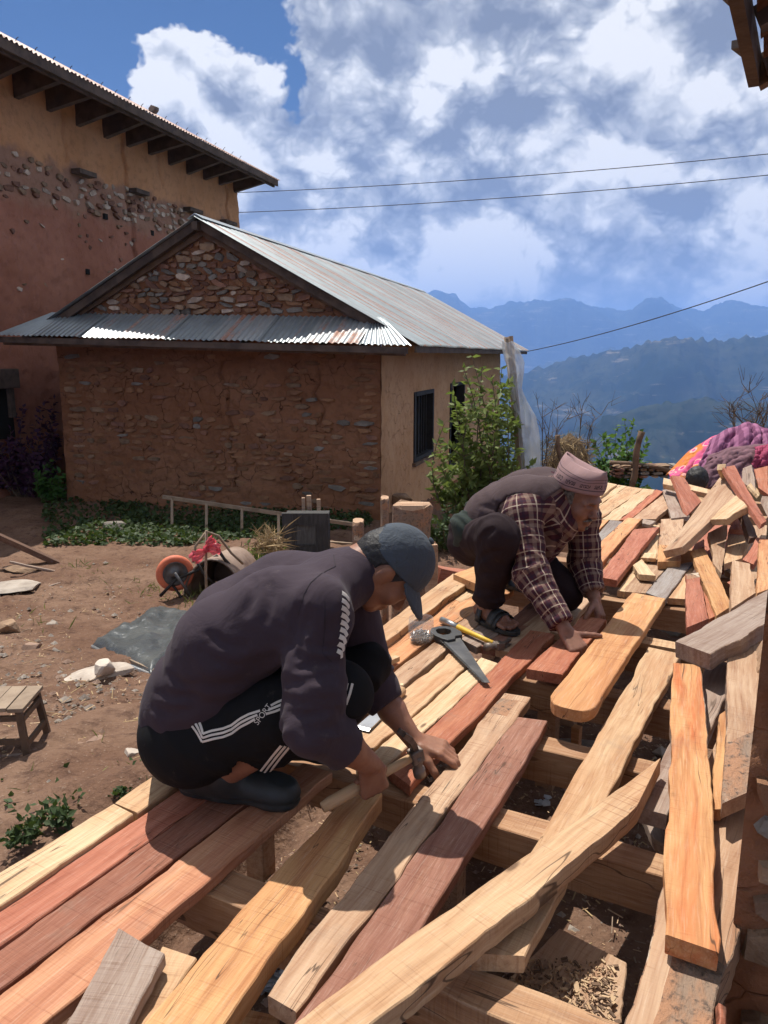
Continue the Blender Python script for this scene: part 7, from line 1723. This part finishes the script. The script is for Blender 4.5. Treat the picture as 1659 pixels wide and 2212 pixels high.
# ------------------------------------------------------------------ the older man kneeling
def old_man():
    root = thing('person', 'person in pink patterned cap, brown vest and plaid shirt kneeling over a board', 'person', pz(1100, 1352, 0.0))
    c = lambda x, y: (958.5+0.24443*x, 949.3+0.24443*y); q = lambda x, y, Y: py(*c(x, y), Y)
    J = dict(p0=q(330, 800, 3.30), p1=q(500, 660, 3.24), p2=q(720, 560, 3.18), p3=q(880, 500, 3.13), nk=q(985, 470, 3.10), shR=q(690, 680, 2.98), shL=q(1230, 690, 3.22), elR=q(770, 1180, 2.86), wrR=q(1075, 1690, 2.685), elL=q(1245, 1080, 3.19), wrL=q(1330, 1400, 3.06),
             hipR=q(270, 870, 3.25), hipL=q(480, 880, 3.42), knR=q(480, 850, 2.89), anR=q(385, 1490, 3.02), knL=q(1050, 1500, 3.17), anL=q(650, 1380, 3.50))
    J['knL'][2] = 0.075; J['anL'][2] = 0.10
    off = nrm(np.array([0.35, 0.9, 0]))*0.085
    # vest
    tor = []
    for s in (-1, 1): tor += [cone(J['p0']+off*s*0.7, J['p1']+off*s, 0.105, 0.118), cone(J['p1']+off*s, J['p2']+off*s*1.1, 0.118, 0.118), cone(J['p2']+off*s*1.1, J['p3']+off*s*1.0, 0.118, 0.095), cone(J['p3']+off*s*1.0, J['nk']+off*s*0.5, 0.095, 0.065)]
    tf = union(tor, 0.04); axb = J['p3']-J['p0']
    F = nrm(np.array([0.58, -0.66, -0.24])); U = nrm(np.array([0, 0, 1.0])-F*F[2]); hc = py(1245, 1072, 3.055); hf, at, A = head_prims(hc, F, U, 0.98, True)
    aR = union([cone(J['p3']-off*1.0, J['shR'], 0.085, 0.072), cone(J['shR'], J['elR'], 0.072, 0.062), cone(J['elR'], J['wrR']+(J['elR']-J['wrR'])*0.10, 0.060, 0.047)], 0.025)
    aL = union([cone(J['p3']+off*1.0, J['shL'], 0.082, 0.070), cone(J['shL'], J['elL'], 0.070, 0.060), cone(J['elL'], J['wrL']+(J['elL']-J['wrL'])*0.12, 0.058, 0.046)], 0.025)
    chest = union([cone(J['p3']+np.array([0.05, -0.05, -0.08]), J['p1']+np.array([0.10, -0.06, -0.16]), 0.10, 0.10), cone(J['p3']+off+np.array([0.06, -0.02, -0.06]), J['p1']+off+np.array([0.12, -0.03, -0.15]), 0.10, 0.10), cone(J['nk'], J['nk']+np.array([0.03, -0.02, -0.02]), 0.068, 0.066)], 0.05)
    def armhole(P): return np.minimum(np.linalg.norm(P-(J['shR']*1.0+(J['shR']-J['p3'])*0.10), axis=1)-0.098, np.linalg.norm(P-(J['shL']+(J['shL']-J['p3'])*0.10), axis=1)-0.10)
    front = nrm(np.array([0.62, -0.45, -0.60]))
    def vest(P):
        d = tf(P)-folds(P, axb, 9, 0.013, 41)-0.9*near(P, J['p1'], 0.16)*folds(P, axb, 16, 0.020, 43)
        d = np.maximum(d, -armhole(P)); open_ = (P-(J['p2']+J['p3'])/2)@front-0.075; d = np.maximum(d, open_); nkc = np.linalg.norm(P-(J['nk']+nrm(J['nk']-J['p3'])*0.055), axis=1)-0.074; return np.maximum(d, -nkc)
    vest.box = tf.box; vest = with_creases(vest, [[c(*p) for p in L] for L in ([(330, 590), (420, 600), (500, 640)], [(560, 520), (600, 580), (590, 650)], [(430, 560), (520, 590), (560, 640)], [(900, 640), (880, 760), (900, 880)])])
    figure_part('vest', vest, 0.0065, 'vest_brown', root)
    # shirt: sleeves, chest and collar
    axr = J['elR']-J['shR']; fr = J['wrR']-J['elR']; tin = modify(tf, lambda P, d: d+0.010)
    def shirt(P):
        a = np.minimum(aR(P)-(0.35+near(P, J['elR'], 0.1))*folds(P, axr+fr*0.4, 20, 0.022, 45), aL(P)-(0.35+near(P, J['elL'], 0.1))*folds(P, np.array([0.1, 0, -1]), 20, 0.022, 47)); b = np.minimum(chest(P), tin(P))-folds(P, np.array([0.7, 0.3, 0.3]), 14, 0.010, 49)
        k = 0.025; h = np.clip(0.5+0.5*(b-a)/k, 0, 1); d = b*(1-h)+a*h-k*h*(1-h)
        for e_, w_, t in ((J['elR'], J['wrR'], 0.10), (J['elL'], J['wrL'], 0.12)):
            cc = w_+(e_-w_)*t; n = nrm(w_-e_); s = (P-cc)@n; qd = np.linalg.norm(P-cc, axis=1); d = np.where(qd < 0.075, np.maximum(d, s), d)
        return d
    shirt.box = (np.min([aR.box[0], aL.box[0], chest.box[0], tf.box[0]], 0), np.max([aR.box[1], aL.box[1], chest.box[1], tf.box[1]], 0))
    segs = [(J['shR'], J['elR'], 0.0), (J['elR'], J['wrR'], np.linalg.norm(axr)), (J['shL'], J['elL'], 0.031), (J['elL'], J['wrL'], 0.031+np.linalg.norm(J['elL']-J['shL'])), (J['p3'], J['p1'], 0.5)]
    def weave(P):
        best = np.full(len(P), 9.0); out = np.zeros((len(P), 3))
        for i, (a, b, s0) in enumerate(segs):
            ab = b-a; L = np.linalg.norm(ab); t = ((P-a)@ab)/L; tc = np.clip(t, 0, L); d = np.linalg.norm(P-a-(tc/L)[:, None]*ab, axis=1)-(0.09 if i == 4 else 0.06); e = nrm(ab); x = nrm(np.cross(e, [0.2, 1, 0.1])); y = np.cross(e, x); an = np.arctan2((P-a)@y, (P-a)@x); m = d < best
            out[m] = np.stack([s0+t, an*(0.105 if i == 4 else 0.062), 0*t], 1)[m]; best = np.minimum(best, d)
        return out
    shirt = with_creases(shirt, [[c(*p) for p in L] for L in ([(640, 560), (680, 700), (760, 740)], [(600, 1090), (720, 1110), (850, 1060)], [(620, 1180), (740, 1200), (880, 1140)], [(640, 1290), (760, 1300), (900, 1240)], [(720, 1420), (820, 1420), (960, 1370)], [(1180, 960), (1260, 990), (1340, 960)], [(1150, 1080), (1250, 1110), (1350, 1070)], [(950, 760), (1000, 880), (980, 1000)], [(1060, 800), (1100, 900), (1080, 1000)], [(840, 1560), (920, 1560), (1010, 1520)])], 0.010, 0.012)
    figure_part('shirt', shirt, 0.0062, 'plaid_shirt', root, weave)
    # trousers
    hem_r = J['knR']+(J['anR']-J['knR'])*0.90
    lg = union([cone(J['hipR']+np.array([0.01, 0, 0]), J['hipL'], 0.106, 0.106), cone(J['hipR'], J['knR'], 0.100, 0.072), cone(J['hipL'], J['knL']+np.array([0, 0, 0.015]), 0.112, 0.078), cone(J['p0'], J['hipR'], 0.10, 0.11)], 0.03); sR = union([cone(J['knR'], J['knR']*0.5+hem_r*0.5, 0.074, 0.068), cone(J['knR']*0.5+hem_r*0.5, hem_r, 0.068, 0.060)], 0.02); sL = cone(J['knL']+np.array([0, 0.01, 0.0]), J['anL'], 0.072, 0.055)
    def pants(P):
        a = lg(P); b = np.minimum(sR(P), sL(P)); k = 0.025; h = np.clip(0.5+0.5*(b-a)/k, 0, 1); d = b*(1-h)+a*h-k*h*(1-h); d = d-folds(P, np.array([0.3, 0.2, 0.9]), 13, 0.015, 51)-near(P, J['knR'], 0.13)*folds(P, np.array([0.5, 0.6, 0.6]), 20, 0.020, 53)
        s = (P-hem_r)@nrm(J['anR']-J['knR']); qd = np.linalg.norm(P-hem_r, axis=1); d = np.where(qd < 0.085, np.maximum(d, s), d); return np.maximum(d, 0.003-P[:, 2])
    pants.box = (np.min([lg.box[0], sR.box[0], sL.box[0]], 0), np.max([lg.box[1], sR.box[1], sL.box[1]], 0)); pants = with_creases(pants, [[c(*p) for p in L] for L in ([(300, 960), (330, 860), (430, 800)], [(320, 1060), (400, 1000), (500, 990)], [(300, 1200), (380, 1180), (500, 1200)], [(310, 1330), (400, 1320), (500, 1350)], [(320, 1430), (400, 1410), (480, 1440)])]); figure_part('trousers', pants, 0.0065, 'trouser_dark', root)
    # skin
    toeR = pz(*c(705, 1700), 0.03); foot_d = nrm((toeR-J['anR'])*np.array([1, 1, 0])); heel = J['anR']*np.array([1, 1, 0])-foot_d*0.045; side_f = np.cross([0, 0, 1], foot_d)
    foot = [cone(J['anR'], heel+np.array([0, 0, 0.045]), 0.036, 0.030), cone(J['anR']+foot_d*0.02-np.array([0, 0, 0.02]), heel+foot_d*0.15+np.array([0, 0, 0.042]), 0.036, 0.026)]
    for k in range(5): o = (k-2)*0.017; foot.append(cone(heel+foot_d*0.13+side_f*o+np.array([0, 0, 0.036]), heel+foot_d*(0.215-0.012*abs(k-1.4))+side_f*o*1.1+np.array([0, 0, 0.030]), 0.013, 0.0095))
    Nr = np.array([-0.15, -0.35, 1.0]); DR = nrm(pz(*c(1180, 1850), 0.045)-J['wrR']); DR2 = nrm(DR+np.array([0.1, 0, -0.1]))
    hR = hand_prims(J['wrR']+nrm(fr)*0.002, DR2, Nr, 1 if np.cross(nrm(Nr), DR2)@np.array([0.8, 0.6, 0]) > 0 else -1, ((34, 42, 34), (38, 44, 34), (42, 46, 36), (46, 46, 38)), 0.05, (0.35, 0.92, -0.12), 4, 1.0)
    DL = nrm(q(1390, 1570, 3.0)-J['wrL']); NL = np.array([0.75, -0.35, 0.5]); hL = hand_prims(J['wrL'], DL, NL, -1, ((28, 40, 36), (30, 42, 36), (34, 44, 36), (38, 44, 36)), 0.03, (0.7, 0.6, -0.35), 12, 1.0)
    body = [cone(at(-0.045, 0, -0.05), J['nk'], 0.055, 0.060), cone(J['nk'], J['p2'], 0.05, 0.05), cone(J['p2'], J['p0'], 0.05, 0.05), cone(J['p3'], J['shR'], 0.04, 0.04), cone(J['shR'], J['elR'], 0.04, 0.036), cone(J['elR'], J['wrR'], 0.038, 0.027), cone(J['p3'], J['shL'], 0.04, 0.04), cone(J['shL'], J['elL'], 0.04, 0.036), cone(J['elL'], J['wrL'], 0.038, 0.027), cone(J['p0'], J['hipR'], 0.05, 0.05), cone(J['hipR'], J['knR'], 0.05, 0.045), cone(J['knR'], J['anR'], 0.045, 0.038), cone(J['p0'], J['hipL'], 0.05, 0.05), cone(J['hipL'], J['knL'], 0.05, 0.04), cone(J['knL'], J['anL'], 0.04, 0.036), cone(J['anL'], J['anL']+np.array([-0.05, 0.06, -0.06]), 0.034, 0.03)]
    bf = union(body, 0.018); hr = union(hR, 0.006); hl = union(hL, 0.006); ft = union(foot, 0.009)
    def skin(P):
        d = bf(P)
        for g, k in ((hf, 0.022), (hr, 0.010), (hl, 0.010), (ft, 0.014)): x = g(P); h = np.clip(0.5+0.5*(x-d)/k, 0, 1); d = x*(1-h)+d*h-k*h*(1-h)
        return d
    skin.box = (np.min([bf.box[0], hf.box[0], hr.box[0], hl.box[0], ft.box[0]], 0), np.max([bf.box[1], hf.box[1], hr.box[1], hl.box[1], ft.box[1]], 0)); figure_part('body', skin, 0.0045, 'skin_old', root)
    hairf = ell(at(-0.006, 0, 0.022), np.array((0.1005, 0.080, 0.097))*0.98, A)
    def hair(P): qq = (P-hc)@A.T/0.98; return np.maximum(np.maximum(hairf(P)-0.0025*vnoise(P[:, 0]*240, P[:, 1]*240, P[:, 2]*240, 3), np.maximum(np.maximum(qq[:, 0]-0.034, qq[:, 2]-0.055), -(qq[:, 2]+0.045))), -(np.linalg.norm(np.stack([qq[:, 0]+0.008, (qq[:, 2]+0.022)*0.75], 1), axis=1)-0.026))
    hair.box = hairf.box; figure_part('hair', hair, 0.004, 'hair_grey', root)
    mou = union([cone(at(0.094, 0.002, -0.068), at(0.082, s*0.026, -0.074), 0.0065, 0.004) for s in (-1, 1)]+[cone(at(0.088, 0, -0.106), at(0.080, 0, -0.112), 0.007, 0.006)], 0.004); figure_part('moustache', mou, 0.0026, 'hair_grey', root)
    brow = union([cone(at(0.099, s*0.014, 0.010), at(0.086, s*0.048, 0.012), 0.0042, 0.003) for s in (-1, 1)], 0.002); figure_part('eyebrows', brow, 0.0024, 'hair_grey', root)
    # the patterned cap: soft pleated drum, higher at the back, dented top
    n = 56; rings = [(0.020, 1.02, 1.02, 0.0), (0.030, 1.035, 1.035, 0.0), (0.050, 1.03, 1.02, 0.0), (0.075, 1.01, 0.98, 0.002), (0.098, 0.985, 0.92, 0.004), (0.112, 0.965, 0.86, 0.006), (0.120, 0.95, 0.76, 0.006), (0.121, 0.93, 0.55, 0.006), (0.114, 0.91, 0.30, 0.006), (0.108, 0.90, 0.10, 0.006), (0.106, 0.89, 0.0, 0.006)]; P = np.zeros((len(rings), n+1, 3)); UV = np.zeros((len(rings), n+1, 2))
    for i, (u, sf, ss_, f0) in enumerate(rings):
        for j in range(n+1):
            a = 2*math.pi*j/n; k = 1+0.022*math.sin(a*3+u*40)+0.022*float(vnoise(math.cos(a)*3, math.sin(a)*3, u*22, 7)); t = float(sstep(0.05, 0.118, u)) if i < 7 else 1.0
            hgt = u+(0.026*math.cos(a)**4+0.010*math.cos(a-2.4)+0.006*float(vnoise(a*2.1, i*0.5, 0, 9)))*t+0.022*max(0.0, math.cos(a))*(1-t)*0.6
            P[i, j] = at(-0.006+f0+0.106*sf*k*math.cos(a), 0.087*ss_*k*math.sin(a), 0.040+(float(hgt)-0.02)*0.72+(0.018 if i > 6 else 0.0)); UV[i, j] = (a/6.283, u)
    m, nt, b = new_mat('topi_cloth'); uv = nt.add('ShaderNodeUVMap').outputs[0]; sp = nt.add('ShaderNodeSeparateXYZ', {'Vector': uv}); base = nt.mix(nt.noise(uv, 12, 4), (0.33, 0.205, 0.195), (0.225, 0.135, 0.135))
    y = sp.outputs['Y']; x = sp.outputs['X']
    band = nt.math('MULTIPLY', nt.smooth(nt.math('ABSOLUTE', nt.math('SUBTRACT', y, 0.066)), 0.012, 0.010), nt.smooth(nt.math('ABSOLUTE', nt.math('SUBTRACT', nt.math('FRACT', nt.math('MULTIPLY', x, 11.0)), 0.5)), 0.36, 0.34)); zig = nt.smooth(nt.noise(nt.scale3(uv, (110, 210, 1)), 1.0, 1), 0.46, 0.50)
    cc = nt.mix(nt.math('MULTIPLY', band, nt.math('MULTIPLY', zig, 0.95)), base, (0.05, 0.03, 0.035))
    for yy in (0.043, 0.046, 0.090, 0.105): cc = nt.mix(nt.math('MULTIPLY', nt.smooth(nt.math('ABSOLUTE', nt.math('SUBTRACT', y, yy)), 0.0022, 0.0010), 0.85), cc, (0.06, 0.035, 0.045))
    nt.put(b.inputs['Base Color'], cc); b.inputs['Roughness'].default_value = 0.92; bump(nt, b, nt.noise(uv, 90, 4), 0.3, 0.004); MATS['topi_cloth'] = m
    me = grid_mesh('patterned_cap', P-np.array(root.location), 'topi_cloth', flip=True); ul = me.uv_layers.new(name='UVMap'); idx = np.empty(len(me.loops), int); me.loops.foreach_get('vertex_index', idx); ul.data.foreach_set('uv', UV.reshape(-1, 2)[idx].ravel()); link('patterned_cap', me, root).modifiers.new('solid', 'SOLIDIFY').thickness = -0.004
    # sandals
    def sandal(nm, hl, d, L, flat=True):
        s = np.cross([0, 0, 1], d); o = bpy.data.objects.new(nm, None); COL.objects.link(o); o.parent = root; o.location = hl-np.array(root.location)
        out = []
        for i in range(24): a = 2*math.pi*i/24; x = L/2+math.cos(a)*L/2; w = 0.046+0.008*(x/L); out.append((x, math.sin(a)*w))
        M = Matrix(((d[0], s[0], 0, 0), (d[1], s[1], 0, 0), (0, 0, 1, 0.002), (0, 0, 0, 1))); mb = MB(); mb.prism(out, 0.018, M); mb.build('sole', 'boot_rubber', o, bevel=0.003)
        for (x0, x1, hgt) in ((0.055, 0.085, 0.075), (0.125, 0.165, 0.062), (0.165, 0.185, 0.054)):
            mb = MB(); vs = []
            for k in range(11):
                a = math.pi*k/10; 
                for xx in (x0, x1): v = M @ Vector((xx, math.cos(a)*0.05, 0.012+math.sin(a)*hgt*0.98)); vs.append(v)
            mb.add(vs, [(2*k, 2*k+1, 2*k+3, 2*k+2) for k in range(10)]); mb.build('strap', 'boot_rubber', o, True).modifiers.new('solid', 'SOLIDIFY').thickness = 0.004
    sandal('sandal', heel-foot_d*0.025, foot_d, 0.262)
    dl = nrm(np.array([0.55, -0.65, 0])); sandal('sandal', J['anL']*np.array([1, 1, 0])-dl*0.10, dl, 0.24)
    # dark green cloth knotted round the waist
    gc = union([cone(q(170, 760, 3.18), q(360, 700, 3.10), 0.045, 0.040), cone(q(150, 880, 3.16), q(180, 760, 3.16), 0.022, 0.045), cone(q(110, 930, 3.18), q(230, 840, 3.12), 0.012, 0.05), cone(q(280, 800, 3.10), q(200, 780, 3.14), 0.03, 0.045), cone(q(220, 600, 3.25), q(330, 570, 3.2), 0.018, 0.025)], 0.04); gf = modify(gc, lambda P, d: d-folds(P, np.array([0.7, 0.1, 0.6]), 26, 0.014, 61)); figure_part('hanging_cloth', gf, 0.006, 'green_cloth', root)
old_man()
def far_person():
    c = py(1505, 1040, 6.25); g = float(gz(c[0], c[1])); root = thing('person', 'person with short black hair, only the head showing behind the plank pile', 'person', (c[0], c[1], g))
    F = np.array([0.35, 0.9, -0.25]); hf, at, A = head_prims(c, F, np.array([0, 0, 1.0]), 1.0); sh = c+np.array([0, -0.02, -0.30]); hip = c+np.array([-0.05, -0.1, -0.72])
    b = union([cone(at(-0.04, 0, -0.05), sh, 0.055, 0.06), cone(sh+np.array([-0.15, 0, -0.03]), sh+np.array([0.15, 0, -0.03]), 0.07, 0.07), cone(sh, hip, 0.12, 0.13), cone(hip, hip+np.array([0.1, 0.35, 0.02]), 0.10, 0.07), cone(sh+np.array([-0.16, 0, -0.04]), sh+np.array([-0.2, 0.15, -0.3]), 0.05, 0.04), cone(sh+np.array([0.16, 0, -0.04]), sh+np.array([0.2, 0.15, -0.3]), 0.05, 0.04)], 0.04)
    def skin(P): d = b(P); x = hf(P); k = 0.02; h = np.clip(0.5+0.5*(x-d)/k, 0, 1); return x*(1-h)+d*h-k*h*(1-h)
    skin.box = (np.minimum(b.box[0], hf.box[0]), np.maximum(b.box[1], hf.box[1])); figure_part('body', skin, 0.012, 'skin_young', root)
    hairf = ell(at(-0.008, 0, 0.02), (0.108, 0.090, 0.108), A); hair = modify(hairf, lambda P, d: np.maximum(d-0.005*vnoise(P[:, 0]*90, P[:, 1]*90, P[:, 2]*90, 3), (P-c)@A[0]-0.055)); figure_part('hair', hair, 0.008, 'hair_black', root)
    st = modify(b, lambda P, d: np.maximum(d-0.012, P[:, 2]-sh[2]-0.075)); figure_part('shirt', st, 0.012, 'vest_brown', root)
far_person()
